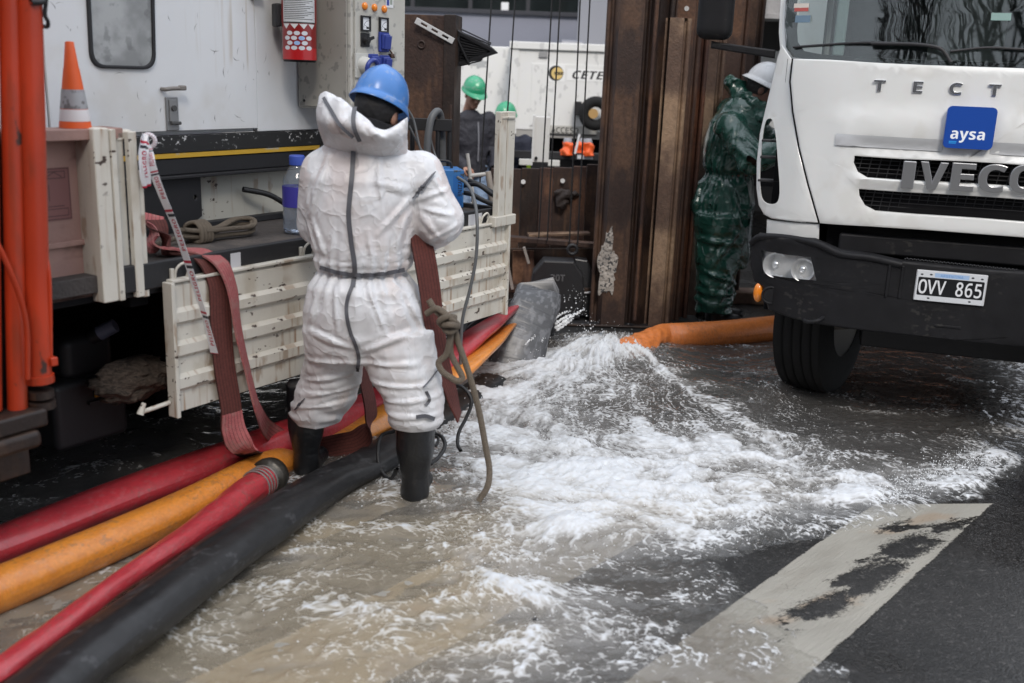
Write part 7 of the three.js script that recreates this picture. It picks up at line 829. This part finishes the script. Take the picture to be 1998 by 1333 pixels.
// --- the worker in dark green PVC behind the lorry
{
  const Z0 = -7.35, t = thing('person', 'worker in glossy dark green rain suit and white hard hat, bending forward behind the lorry', 'person');
  const torso = stack([span([1.345, .405, -7.35], [1.679, .418, -7.35], Z0, 0.15), span([1.31, .554, -7.35], [1.694, .569, -7.35], Z0, 0.18), span([1.265, .738, -7.35], [1.698, .755, -7.35], Z0, 0.20), span([1.246, .877, -7.35], [1.692, .894, -7.35], Z0, 0.2), span([1.288, .995, -7.35], [1.673, 1.01, -7.35], Z0, 0.18), span([1.326, 1.058, -7.35], [1.66, 1.071, -7.35], Z0, 0.155), span([1.313, 1.123, -7.35], [1.676, 1.136, -7.35], Z0, 0.175), span([1.307, 1.283, -7.35], [1.71, 1.299, -7.35], Z0, 0.19), span([1.338, 1.426, -7.35], [1.725, 1.441, -7.35], Z0, 0.175), span([1.407, 1.541, -7.35], [1.692, 1.551, -7.35], Z0, 0.14), span([1.451, 1.605, -7.35], [1.671, 1.62, -7.35], Z0, 0.1)].sort((a, b) => a[0] - b[0]));
  const leg = (dx, dz) => stack([[0.10, 1.465 + dx, Z0 + dz, 0.125, 0.12], [0.3, 1.455 + dx, Z0 + dz, 0.135, 0.125], [0.55, 1.45 + dx, Z0 + dz, 0.15, 0.14], [0.8, 1.46 + dx, Z0 + dz, 0.17, 0.15]]);
  const lA = leg(-0.015, 0.09), lB = leg(0.045, -0.1), sh = [1.436, 1.411, -7.18], el = [1.564, 1.208, -7], wr = [1.809, 1.309, -7], sh2 = [1.5, 1.5, -7.5], el2 = [1.8, 1.3, -7.5], wr2 = [2.0, 1.4, -7.4];
  const cloth = (x, y, z) => { let d = torso(x, y, z); d = smin(d, smin(lA(x, y, z), lB(x, y, z), 0.02), 0.04); d = smin(d, Math.min(capsule(x, y, z, sh, el, 0.105, 0.1), capsule(x, y, z, el, wr, 0.095, 0.075)), 0.025); d = smin(d, Math.min(capsule(x, y, z, sh2, el2, 0.1, 0.09), capsule(x, y, z, el2, wr2, 0.09, 0.07)), 0.04); if (Math.abs(d) > 0.1) return d; for (const [ax, ay, bx_, by, w, h] of GF) { const dx = bx_ - ax, dy = by - ay, q = clamp(((x - ax) * dx + (y - ay) * dy) / (dx * dx + dy * dy)), e = Math.hypot(x - ax - dx * q, y - ay - dy * q) + 0.012 * n3(x * 9, y * 9, h * 900); if (e < w * 3) d -= h * (Math.exp(-((e / w) ** 2)) - 0.55 * Math.exp(-(((e - w * 1.5) / w) ** 2))) * Math.sin(Math.PI * (0.1 + 0.8 * q)); } return d + wrinkle(x, y, z, 0.018, 5, 4, 5.2) + 0.010 * Math.sin(Math.atan2(z - Z0, x - 1.5) * 17 + 3 * n3(x * 7, y * 3, z * 7)) * Math.exp(-Math.abs(y - GW) / 0.07) + 0.012 * Math.exp(-(((y - GW) / 0.02) ** 2)) + 0.008 * Math.sin(y * 70 + 6 * n3(x * 6, y * 4, z * 6)) * sst(0.4, 0.2, y); };
  const GW = [1.445, 1.083, -7.15][1], GF = [[[1.334, 1.438, -7.1], [1.305, 1.128, -7.1], .02, .018], [[1.441, 1.408, -7.1], [1.392, 1.096, -7.1], .02, .016], [[1.479, 1.369, -7.1], [1.617, 1.243, -7.1], .016, .016], [[1.433, 1.305, -7.1], [1.604, 1.167, -7.1], .018, .018], [[1.526, 1.24, -7.1], [1.471, 1.082, -7.1], .018, .016], [[1.28, 1.05, -7.1], [1.24, .809, -7.1], .022, .02], [[1.367, 1.06, -7.1], [1.367, .742, -7.1], .02, .018], [[1.473, 1.064, -7.1], [1.559, .749, -7.1], .02, .018], [[1.596, 1.062, -7.1], [1.637, .824, -7.1], .018, .014], [[1.284, .631, -7.1], [1.586, .607, -7.1], .022, .02], [[1.544, .677, -7.1], [1.385, .454, -7.1], .022, .02], [[1.316, .414, -7.1], [1.577, .329, -7.1], .02, .018], [[1.336, .268, -7.1], [1.585, .24, -7.1], .018, .016], [[1.568, .424, -7.1], [1.447, .161, -7.1], .02, .016]].map(([a, b, w, h]) => [a[0], a[1], b[0], b[1], w, h]);
  const hp = [1.638, 1.655, -7.28], HM = poseM([hp[0] + 0.02, hp[1] - 0.005, hp[2]], [0.95, -0.45, 0.28], [0.4, 1, 0]).multiply(new THREE.Matrix4().makeScale(1.08, 1.08, 1.08));
  const bones = [[[1.5, 0.85, Z0], [1.55, 1.35, Z0], 0.13, 0.13], [[1.55, 1.35, Z0], [1.63, 1.58, Z0], 0.13, 0.06], [[1.46, 0.85, Z0 - 0.09], [1.49, 0.1, Z0 - 0.1], 0.085, 0.045], [[1.44, 0.85, Z0 + 0.08], [1.45, 0.1, Z0 + 0.09], 0.085, 0.045], [sh, el, 0.05, 0.04], [el, wr, 0.04, 0.03], [sh2, el2, 0.05, 0.04], [el2, wr2, 0.04, 0.03], [[1.49, 0.05, Z0 - 0.1], [1.64, 0.04, Z0 - 0.09], 0.04, 0.03], [[1.45, 0.05, Z0 + 0.09], [1.6, 0.04, Z0 + 0.1], 0.04, 0.03]];
  part(t, 'body', [iso((x, y, z) => { let d = 1; for (const [a, b, r, q] of bones) d = smin(d, capsule(x, y, z, a, b, r, q), 0.03); return d; }, [1.2, 0, -7.75], [2.15, 1.7, -6.9], 0.016), HEAD.clone().applyMatrix4(HM), HAND.clone().applyMatrix4(handM(wr, [1, 0.1, -0.1], [0, -1, 0])), HAND.clone().scale(1, 1, -1).applyMatrix4(handM(wr2, [1, 0.1, 0.3], [0, -1, 0]))], SKIN_DARK);
  part(t, 'hair', [HAIRG.clone().scale(1.05, 1.05, 1.05).applyMatrix4(HM)], HAIR);
  const s = part(t, 'rain_suit', [iso(cloth, [1.05, 0.06, -7.75], [2.12, 1.72, -6.9], 0.012)], PVC, { label: 'glossy dark green rain suit' });
  part(s, 'hood', [iso((x, y, z) => { const q = capsule(x, y, z, [1.472, 1.693, -7.35], [1.626, 1.526, -7.3], 0.06, 0.11), d = Math.max(q, -(q + 0.02), 0 * x); return q + wrinkle(x, y, z, 0.05, 9, 9, 8) ; }, [1.2, 1.3, -7.6], [1.85, 1.9, -7.0], 0.01)], PVC);
  hardHat(t, HM.clone().multiply(new THREE.Matrix4().makeTranslation(0, 0.012, 0)), HELMET_WHITE);
  for (const [dx, dz] of [[-0.07, 0.09], [-0.02, -0.1]]) part(t, 'boot', [iso((x, y, z) => Math.max(smin(capsule(x, y, z, [1.53 + dx, 0.05, Z0 + dz], [1.53 + dx, 0.2, Z0 + dz], 0.06, 0.07), capsule(x, y, z, [1.53 + dx, 0.05, Z0 + dz], [1.69 + dx, 0.04, Z0 + dz + 0.02], 0.055, 0.042), 0.03), -y), [1.35 + dx, -0.01, Z0 + dz - 0.12], [1.85 + dx, 0.28, Z0 + dz + 0.15], 0.012)], BOOT);
  single('document', 'white sheet held in front of the green worker, seen through the deflector slot', 'paper', [bx(wr[0] + 0.0, wr[1] - 0.16, wr[2] - 0.03, wr[0] + 0.16, wr[1] - 0.03, wr[2] - 0.026, 0.001)], flat([0.75, 0.75, 0.76], 0.7));
}
// --- two men in green hard hats further back
function bystander(label, hp, look, o) {
  const t = thing('person', label, 'person'), [hx, hy, hz] = hp, S = o.s ?? 1, yn = hy - 0.17 * S, sw = 0.2 * S, f = V(look).setY(0).normalize(), rt = V(f.z, 0, -f.x), L = (a, y, b) => [hx + rt.x * a + f.x * b, y, hz + rt.z * a + f.z * b];
  const hipY = hy - 0.72 * S, shY = yn - 0.06, W = [L(-sw, shY, -0.05), L(sw, shY, -0.05)], E = [L(-sw - 0.08, shY - 0.29, -0.03), L(sw + 0.08, shY - 0.29, -0.03)], H = o.hands ?? [L(-0.16, shY - 0.44, 0.2), L(0.16, shY - 0.44, 0.2)];
  const tor = (x, y, z) => { const a = (x - hx) * rt.x + (z - hz) * rt.z, b = (x - hx) * f.x + (z - hz) * f.z; return stack([[hipY - 0.06, 0, -0.03, 0.185, 0.13], [hipY + 0.12, 0, -0.03, 0.175, 0.125], [shY - 0.2, 0, -0.04, 0.205, 0.135], [shY, 0, -0.045, 0.2, 0.11], [yn + 0.02, 0, -0.04, 0.075, 0.075]])(a, y, b); };
  const jac = (x, y, z) => { let d = tor(x, y, z); for (const k of [0, 1]) d = smin(d, Math.min(capsule(x, y, z, W[k], E[k], 0.08, 0.065), capsule(x, y, z, E[k], H[k], 0.065, 0.05)), 0.04); if (Math.abs(d) > 0.08) return d; return d + wrinkle(x, y, z, 0.022, 7, 8, hx * 9); };
  const K = [L(-0.1, hipY - 0.4, 0.02), L(0.1, hipY - 0.4, 0.02)], A = [L(-0.11, 0.1, -0.02), L(0.12, 0.1, -0.02)], Hi = [L(-0.09, hipY, -0.03), L(0.09, hipY, -0.03)];
  const tr = (x, y, z) => { let d = 1; for (const k of [0, 1]) d = smin(d, Math.min(capsule(x, y, z, Hi[k], K[k], 0.105, 0.08), capsule(x, y, z, K[k], A[k], 0.08, 0.065)), k ? 0.03 : 0.001); return d + wrinkle(x, y, z, 0.016, 8, 9, hx * 5); };
  const box_ = (f, y0, y1, c = 0.014) => iso(f, [hx - 0.5, y0, hz - 0.5], [hx + 0.5, y1, hz + 0.5], c);
  const HM = poseM(hp, look, o.up ?? [0, 1, 0]).multiply(new THREE.Matrix4().makeScale(1.02, 1.02, 1.02));
  const bodyF = (x, y, z) => { let d = tor(x, y, z) + 0.035; for (const k of [0, 1]) { d = smin(d, Math.min(capsule(x, y, z, W[k], E[k], 0.05, 0.04), capsule(x, y, z, E[k], H[k], 0.04, 0.03)), 0.03); d = smin(d, Math.min(capsule(x, y, z, Hi[k], K[k], 0.08, 0.055), capsule(x, y, z, K[k], A[k], 0.055, 0.04)), 0.03); } return d; };
  const aim = (k) => [H[k][0] - E[k][0], H[k][1] - E[k][1], H[k][2] - E[k][2]];
  part(t, 'body', [box_(bodyF, 0.02, hy, 0.018), HEAD.clone().applyMatrix4(HM), HAND.clone().applyMatrix4(handM(H[0], aim(0), [0, -1, 0])), HAND.clone().scale(1, 1, -1).applyMatrix4(handM(H[1], aim(1), [0, -1, 0]))], SKIN);
  part(t, 'hair', [HAIRG.clone().applyMatrix4(HM)], HAIR); const j = part(t, 'jacket', [box_(jac, hipY - 0.2, yn + 0.05)], o.jacket ?? JACKET); part(t, 'trousers', [box_(tr, 0.04, hipY + 0.15)], o.trousers ?? JEANS);
  for (const k of [0, 1]) { const q = [A[k][0] + f.x * 0.16, 0.045, A[k][2] + f.z * 0.16]; part(t, 'shoe', [box_((x, y, z) => Math.max(smin(capsule(x, y, z, [A[k][0], 0.06, A[k][2]], q, 0.055, 0.042), capsule(x, y, z, [A[k][0], 0.06, A[k][2]], [A[k][0], 0.12, A[k][2]], 0.05, 0.05), 0.02), -y), -0.01, 0.2)], BOOT); }
  hardHat(t, HM.clone().multiply(new THREE.Matrix4().makeTranslation(0, 0.014, 0)), HELMET_GREEN); (o.extra ?? (() => {}))(j, jac, L, shY); return t;
}
{ const p = [-.472, 1.475, -10.4]; bystander('man in green hard hat, dark padded jacket and blue jeans looking down', p, [0.5, -0.42, 1], { extra: (j, f, L, shY) => part(j, 'zip', [tube([L(0.0, shY - 0.02, 0.13), L(0, shY - 0.2, 0.155), L(0, shY - 0.4, 0.15)], 0.007)], flat([0.2, 0.2, 0.22], 0.4)) }); }
{ const p = [-.153, 1.221, -11]; const navy = mat({ color: rgb(0.012, 0.015, 0.03), roughness: 0.8, bumpMap: fabricBump, bumpScale: 0.008 }); bystander('man in green hard hat and navy jacket half hidden behind the cream deck post', p, [-0.25, -0.2, 1], { jacket: navy, trousers: navy, s: 0.98, extra: (j, f, L, shY) => { for (const s of [-1, 1]) part(j, 'hi_vis_patch', [bx(...L(s * 0.27 - 0.035, shY - 0.31, 0.045), ...L(s * 0.27 + 0.035, shY - 0.21, 0.06), 0.004)], flat([0.45, 0.72, 0.05], 0.5), { label: 'bright yellow-green patch' }); } }); }
// ---------------------------------------------------------------- street behind, and what the windscreen mirrors
{ // grey-blue building across the back
  const t = thing('street_building', 'grey blue building with a dark window band across the back', 'building', [0, 0, -16.2], -0.01);
  const y0 = 2.53, W = t;
  part(W, 'wall', [bx(-9, 0, -0.4, 9, y0, 0, 0)], mat({ color: rgb(0.24, 0.25, 0.30), roughness: 0.85, bumpMap: rustBump, bumpScale: 0.003 })); part(W, 'upper_wall', [bx(-9, 4.4, -0.4, 9, 9, 0.002, 0)], ASPHALT_WALL); part(W, 'sill', [bx(-9, y0, -0.4, 9, y0 + 0.06, 0.05)], flat([0.035, 0.036, 0.045], 0.5));
  part(W, 'room_back', [bx(-9, y0, -3, 9, 4.4, -2.9, 0)], flat([0.09, 0.09, 0.085], 0.9));
  for (let i = 0; i < 15; i++) { const x = -5.2 + i * 0.87; const w = part(W, 'window', [bx(x, y0 + 0.06, -0.12, x + 0.06, 4.4, 0.02)], flat([0.03, 0.03, 0.035], 0.5)); part(w, 'pane', [bx(x + 0.06, y0 + 0.06, -0.06, x + 0.87, 4.4, -0.05, 0)], mat({ color: rgb(0.75, 0.8, 0.78), roughness: 0.05, transmission: 1, thickness: 0 }, true)); }
  for (const p of [[-.299, 2.647, -16.15], [1.041, 2.622, -16.15]]) part(W, 'white_notice', [bx(p[0] - 0.055, p[1] - 0.06, -0.04, p[0] + 0.055, p[1] + 0.06, -0.03, 0)], flat([0.75, 0.75, 0.76], 0.7));
}
{ // white generator trailer
  const z = -12, t = thing('generator_trailer', 'white box trailer with round black and gold emblem behind the cables', 'trailer', [0, 0, z]);
  const a = [-.104, 2.012, -12], b = [.092, 1.022, -12], x0 = a[0] - 0.03;
  part(t, 'box', [bx(x0, b[1] + 0.05, -2.2, 3.2, a[1] - 0.02, 0, 0.01)], TRAILER_WHITE); part(t, 'roof_rail', [bx(x0 - 0.02, a[1] - 0.05, -2.22, 3.22, a[1] + 0.03, 0.03, 0.008)], TRAILER_WHITE); part(t, 'bottom_rail', [bx(x0, b[1] - 0.03, -2.2, 3.2, b[1] + 0.05, -0.01)], flat([0.35, 0.34, 0.32], 0.6));
  { const s = [.089, 1.092, -12]; part(t, 'door', [bx(s[0] + 0.02, s[1] + 0.03, 0.0005, 3.0, a[1] - 0.2, 0.008, 0.003)], TRAILER_WHITE); part(t, 'corner_post', [bx(x0 - 0.01, b[1], -0.04, x0 + 0.09, a[1] - 0.05, 0.012, 0.004)], TRAILER_WHITE); const v = [.229, 1.908, -12]; part(t, 'vent', [bx(v[0] - 0.05, v[1] - 0.03, 0.006, v[0] + 0.05, v[1] + 0.03, 0.02, 0.004)], flat([0.28, 0.28, 0.28], 0.6)); }
  { const p = [.389, 1.712, -12], r = 0.093; part(t, 'round_emblem', [new THREE.PlaneGeometry(2 * r, 2 * r).translate(p[0], p[1], 0.0105)], mat({ map: ctex(200, 200, (c) => { c.fillStyle = '#e9e9e7'; c.fillRect(0, 0, 200, 200); c.fillStyle = '#1b1b1d'; c.beginPath(); c.arc(92, 100, 90, 0, 7); c.fill(); c.fillStyle = '#d9bd7a'; c.beginPath(); c.arc(108, 100, 72, 0, 7); c.fill(); c.fillStyle = '#e9e9e7'; c.beginPath(); c.moveTo(200, 20); c.lineTo(180, 40); c.lineTo(186, 160); c.lineTo(200, 180); c.fill(); c.fillStyle = '#1b1b1d'; c.fillRect(72, 84, 114, 12); c.fillRect(96, 104, 84, 14); c.fillRect(72, 84, 14, 34); c.fillRect(120, 84, 12, 34); c.fillRect(156, 84, 12, 34); }), roughness: 0.5 }), { uv: true });
    const q = [.508, 1.649, -12], w = 0.62, h = 0.13; part(t, 'lettering', [new THREE.PlaneGeometry(w, h).translate(q[0] + w / 2, q[1] + h / 2 - 0.01, 0.011)], mat({ map: ctex(640, 134, (c, W, H) => { c.fillStyle = '#e9e9e7'; c.fillRect(0, 0, W, H); c.fillStyle = '#141416'; c.font = 'bold 128px sans-serif'; c.save(); c.translate(20, 112); c.transform(1.28, 0, -0.32, 1, 20, 0); c.fillText('CETEC', 0, 0); c.restore(); c.lineWidth = 8; }), roughness: 0.5 }), { uv: true, label: 'black slanted capital letters' });
    const u = [.326, 1.054, -12]; part(t, 'lower_lettering', [new THREE.PlaneGeometry(0.55, 0.1).translate(u[0] + 0.28, u[1] + 0.03, 0.012)], mat({ map: ctex(440, 80, (c, W, H) => { c.fillStyle = '#b9b7b0'; c.fillRect(0, 0, W, H); c.fillStyle = '#1c1c1c'; c.font = 'bold 70px monospace'; c.fillText('ACCESO', 20, 66); c.fillRect(0, 70, W, 10); }), roughness: 0.6 }), { uv: true }); }
  const wh = [.811, 1.292, -11.7]; const w = part(t, 'spare_wheel', [mv(new THREE.TorusGeometry(0.13, 0.06, 14, 36), wh[0] + 0.03, wh[1], 0.22)], TYRE); part(w, 'wheel_hub', [mv(new THREE.CylinderGeometry(0.055, 0.05, 0.05, 20), wh[0], wh[1], 0.25, Math.PI / 2)], flat([0.42, 0.26, 0.1], 0.5)); part(w, 'bracket', [bx(wh[0] - 0.2, wh[1] - 0.03, 0.0, wh[0] - 0.13, wh[1] + 0.12, 0.2)], BLACK);
  part(t, 'chassis', [bx(x0, 0.5, -2.0, 3.2, b[1] - 0.04, -0.3)], BLACK_MATT); part(t, 'wheel', [mv(new THREE.TorusGeometry(0.28, 0.12, 14, 36), 2.2, 0.4, -0.3)], TYRE); { const e = [.512, 2.04, -12]; part(t, 'exhaust_silencer', [rod([e[0] - 0.07, e[1] + 0.0, -0.3], [e[0] + 0.17, e[1] - 0.0, -0.3], 0.055, 0.05), rod([e[0] + 0.17, e[1] - 0.02, -0.3], [e[0] + 0.22, e[1] - 0.03, -0.3], 0.05, 0.03)], flat([0.16, 0.165, 0.19], 0.35)); }
  const rail = [.623, .905, -10.8]; const f = thing('tow_frame', 'black drawbar frame with a pale plate in front of the trailer', 'frame', [rail[0], 0, -10.8]); part(f, 'bar', [bx(-0.7, rail[1] - 0.05, -0.05, 0.8, rail[1] + 0.02, 0.03)], BLACK); part(f, 'pale_plate', [bx(-0.02, rail[1] - 0.04, 0.03, 0.14, rail[1] + 0.0, 0.036, 0)], flat([0.55, 0.57, 0.6], 0.5)); for (const x of [-0.6, 0.7]) part(f, 'support', [bx(x, 0, -0.03, x + 0.06, rail[1] - 0.05, 0.02)], BLACK); part(f, 'pale_beam', [bx(-0.62, rail[1] - 0.12, 0.03, -0.2, rail[1] - 0.06, 0.09)], flat([0.6, 0.6, 0.57], 0.6));
  const mk = (p, lab, tilt) => { const c = thing('traffic_cone', lab, 'traffic cone', [p[0], p[1], p[2]], 0.2, 'cones stowed on the trailer drawbar'); c.rotation.z = tilt; part(c, 'body', [iso((x, y, z) => Math.max(Math.hypot(x, z) - mix(0.085, 0.045, clamp(y / 0.14)) + 0.045 * n3(x * 16 + p[0] * 9, y * 14, z * 16), -y, y - 0.14), [-0.13, -0.01, -0.13], [0.13, 0.17, 0.13], 0.009)], CONE_ORANGE); part(c, 'collar', [lathe([[0.044, 0.12], [0.047, 0.125], [0.04, 0.175], [0, 0.175]], 20)], flat([0.24, 0.24, 0.26], 0.5)); };
  mk([.501, .895, -10.8], 'crumpled orange cone with grey collar, left of the drawbar group', 0.02); mk([.632, .896, -10.85], 'crumpled orange cone in the middle of the drawbar group', -0.25); mk([.72, .898, -10.8], 'crumpled orange cone with grey collar beside the tall pile', 0.1);
  single('white_stick', 'short white stick leaning between the orange cones', 'stick', [rod([.575, .922, -10.7], [.612, 1.12, -10.7], 0.012)], flat([0.7, 0.7, 0.7], 0.5));
}
{ // second white container further left
  const a = [-.703, 2.039, -12.6], t = thing('storage_container', 'plain white container with a grey smudge behind the green helmets', 'container', [0, 0, -12.6]); part(t, 'wall', [bx(-3.6, 0.1, -2.3, a[0] + 0.62, 1.99, 0, 0.01)], TRAILER_WHITE); part(t, 'smudge', [crustLike()], flat([0.42, 0.43, 0.43], 0.8)); part(t, 'seam', [bx(a[0] + 0.585, 0.12, 0.0, a[0] + 0.61, 1.97, 0.02, 0.003)], TRAILER_WHITE);
  function crustLike() { const p = [-.514, 1.783, -12.6], pts = []; for (let i = 0; i < 30; i++) { const q = i / 30 * Math.PI * 2, k = 0.8 + 0.5 * fbm3(Math.cos(q) * 2, Math.sin(q) * 2, 7, 2); pts.push([p[0] + Math.cos(q) * 0.12 * k, p[1] + Math.sin(q) * 0.06 * k]); } return ext(pts, 0.002, { bevel: 0 }).translate(0, 0, 0.001); }
}
{ // concrete structure behind the lorry, right of the piles
  const t = thing('concrete_portal', 'weathered grey concrete portal with a dark opening behind the lorry mirror', 'building', [0, 0, -11]); const a = [2.348, 2.36, -11], b = [2.703, 2.373, -11], c = [2.266, 2.005, -11];
  const CONC = mat({ map: tex(256, 256, 1.2, (u, v) => { const g = fb(u, v, 6, 6, 5, 451), s = sst(0.55, 0.75, fb(u, v, 20, 3, 4, 452)); return [0.30, 0.29, 0.285].map((x) => mix(x * (0.7 + 0.6 * g), 0.13, s * 0.6)); }), roughness: 0.9, bumpMap: rustBump, bumpScale: 0.004 });
  part(t, 'lintel', [bx(a[0] - 0.02, a[1], -0.4, a[0] + 4, a[1] + 1.6, 0)], CONC); part(t, 'ledge', [bx(a[0] - 0.05, a[1] - 0.03, -0.4, a[0] + 4, a[1] + 0.02, 0.08)], CONC); part(t, 'pier', [bx(a[0] - 0.18, 0, -0.4, a[0] + 0.05, a[1] + 1.6, -0.05)], CONC); part(t, 'back_wall', [bx(a[0], 0, -3, a[0] + 4, 4, -2.9)], flat([0.05, 0.047, 0.045], 0.9)); part(t, 'ceiling', [bx(a[0], a[1] + 0.1, -3, a[0] + 4, a[1] + 0.2, -0.4)], flat([0.08, 0.08, 0.08], 0.9)); part(t, 'blue_grey_panel', [bx(a[0] - 0.36, 0, -0.5, a[0] - 0.18, 4, -0.3)], ASPHALT_WALL);
  const w = thing('corrugated_shed', 'blue grey wall seen between the piles and the lorry', 'wall', [1.9, 0, -14]); part(w, 'panel', [bx(-1.2, 0, -0.1, 1.6, 4, 0)], ASPHALT_WALL);
}
{ const p = [1.447, 1.434, -9], q = [1.415, 1.823, -9]; single('marker_post', 'bright orange post glimpsed in the gap between the piles', 'post', [rod([p[0], 0, -9], [p[0], q[1], -9], 0.035, 0.03), rod([p[0], q[1], -9], [p[0], q[1] + 0.03, -9], 0.03, 0.015)], CONE_ORANGE); }
{ // kerb stone and wet debris at the green worker's feet
  const p = [1.927, 0, -8.062]; single('kerb_block', 'reddish concrete block on the ground behind the bumper', 'block', [bx(p[0] - 0.35, 0, p[2] - 0.1, p[0] + 0.5, 0.1, p[2] + 0.1, 0.012)], mat({ map: RUST_PALE.map, roughness: 0.9 }));
}
{ // bare street trees and facades behind the camera: they show in the windscreen
  const BARK = mat({ color: rgb(0.03, 0.025, 0.022), roughness: 0.95, bumpMap: rustBump, bumpScale: 0.01 });
  const tree = (x, z, h, s, label) => {
    seed = s; const t = thing('bare_tree', label, 'tree', [x, 0, z], 0, 'bare street trees'); const trunk = [], twigs = [];
    const grow = (p, d, len, r, lv) => { const q = p.clone().addScaledVector(d, len); (lv < 2 ? trunk : twigs).push(rod(p.toArray(), q.toArray(), r, r * 0.72, lv < 2 ? 9 : 5)); if (lv > 5) return; const n = lv < 1 ? 4 : rnd() < 0.5 ? 3 : 2; for (let i = 0; i < n; i++) { const e = d.clone().add(V(rnd(-1, 1), rnd(-0.25, 0.75), rnd(-1, 1)).multiplyScalar(0.72)).normalize(); grow(q, e, len * rnd(0.62, 0.86), r * 0.62, lv + 1); } };
    grow(V(0, 0, 0), V(0.04, 1, 0.02).normalize(), h * 0.28, h * 0.016, 0); part(t, 'trunk', trunk, BARK); part(t, 'crown', twigs, BARK);
  };
  tree(-1.2, 6.5, 14, 31, 'bare street tree across the road, nearest the camera'); tree(-4.5, 9, 15, 77, 'bare street tree across the road on the lorry side of the facade'); tree(0.8, 12, 15, 19, 'bare street tree across the road directly before the grey facade');
  const f = thing('facade', 'plain grey apartment facade across the road', 'building', [0, 0, 22]); part(f, 'wall', [bx(-26, 0, 0, 18, 17, 0.5)], flat([0.16, 0.155, 0.15], 0.9)); for (let i = 0; i < 9; i++) for (let j = 0; j < 6; j++) { const w = part(f, 'window', [bx(-20 + i * 3.9, 1.2 + j * 2.7, -0.06, -18.4 + i * 3.9, 2.8 + j * 2.7, -0.01)], flat([0.3, 0.3, 0.3], 0.5)); part(w, 'pane', [bx(-19.9 + i * 3.9, 1.3 + j * 2.7, -0.08, -18.5 + i * 3.9, 2.7 + j * 2.7, -0.061, 0)], flat([0.02, 0.022, 0.025], 0.1)); }
}
renderer.render(scene, camera);
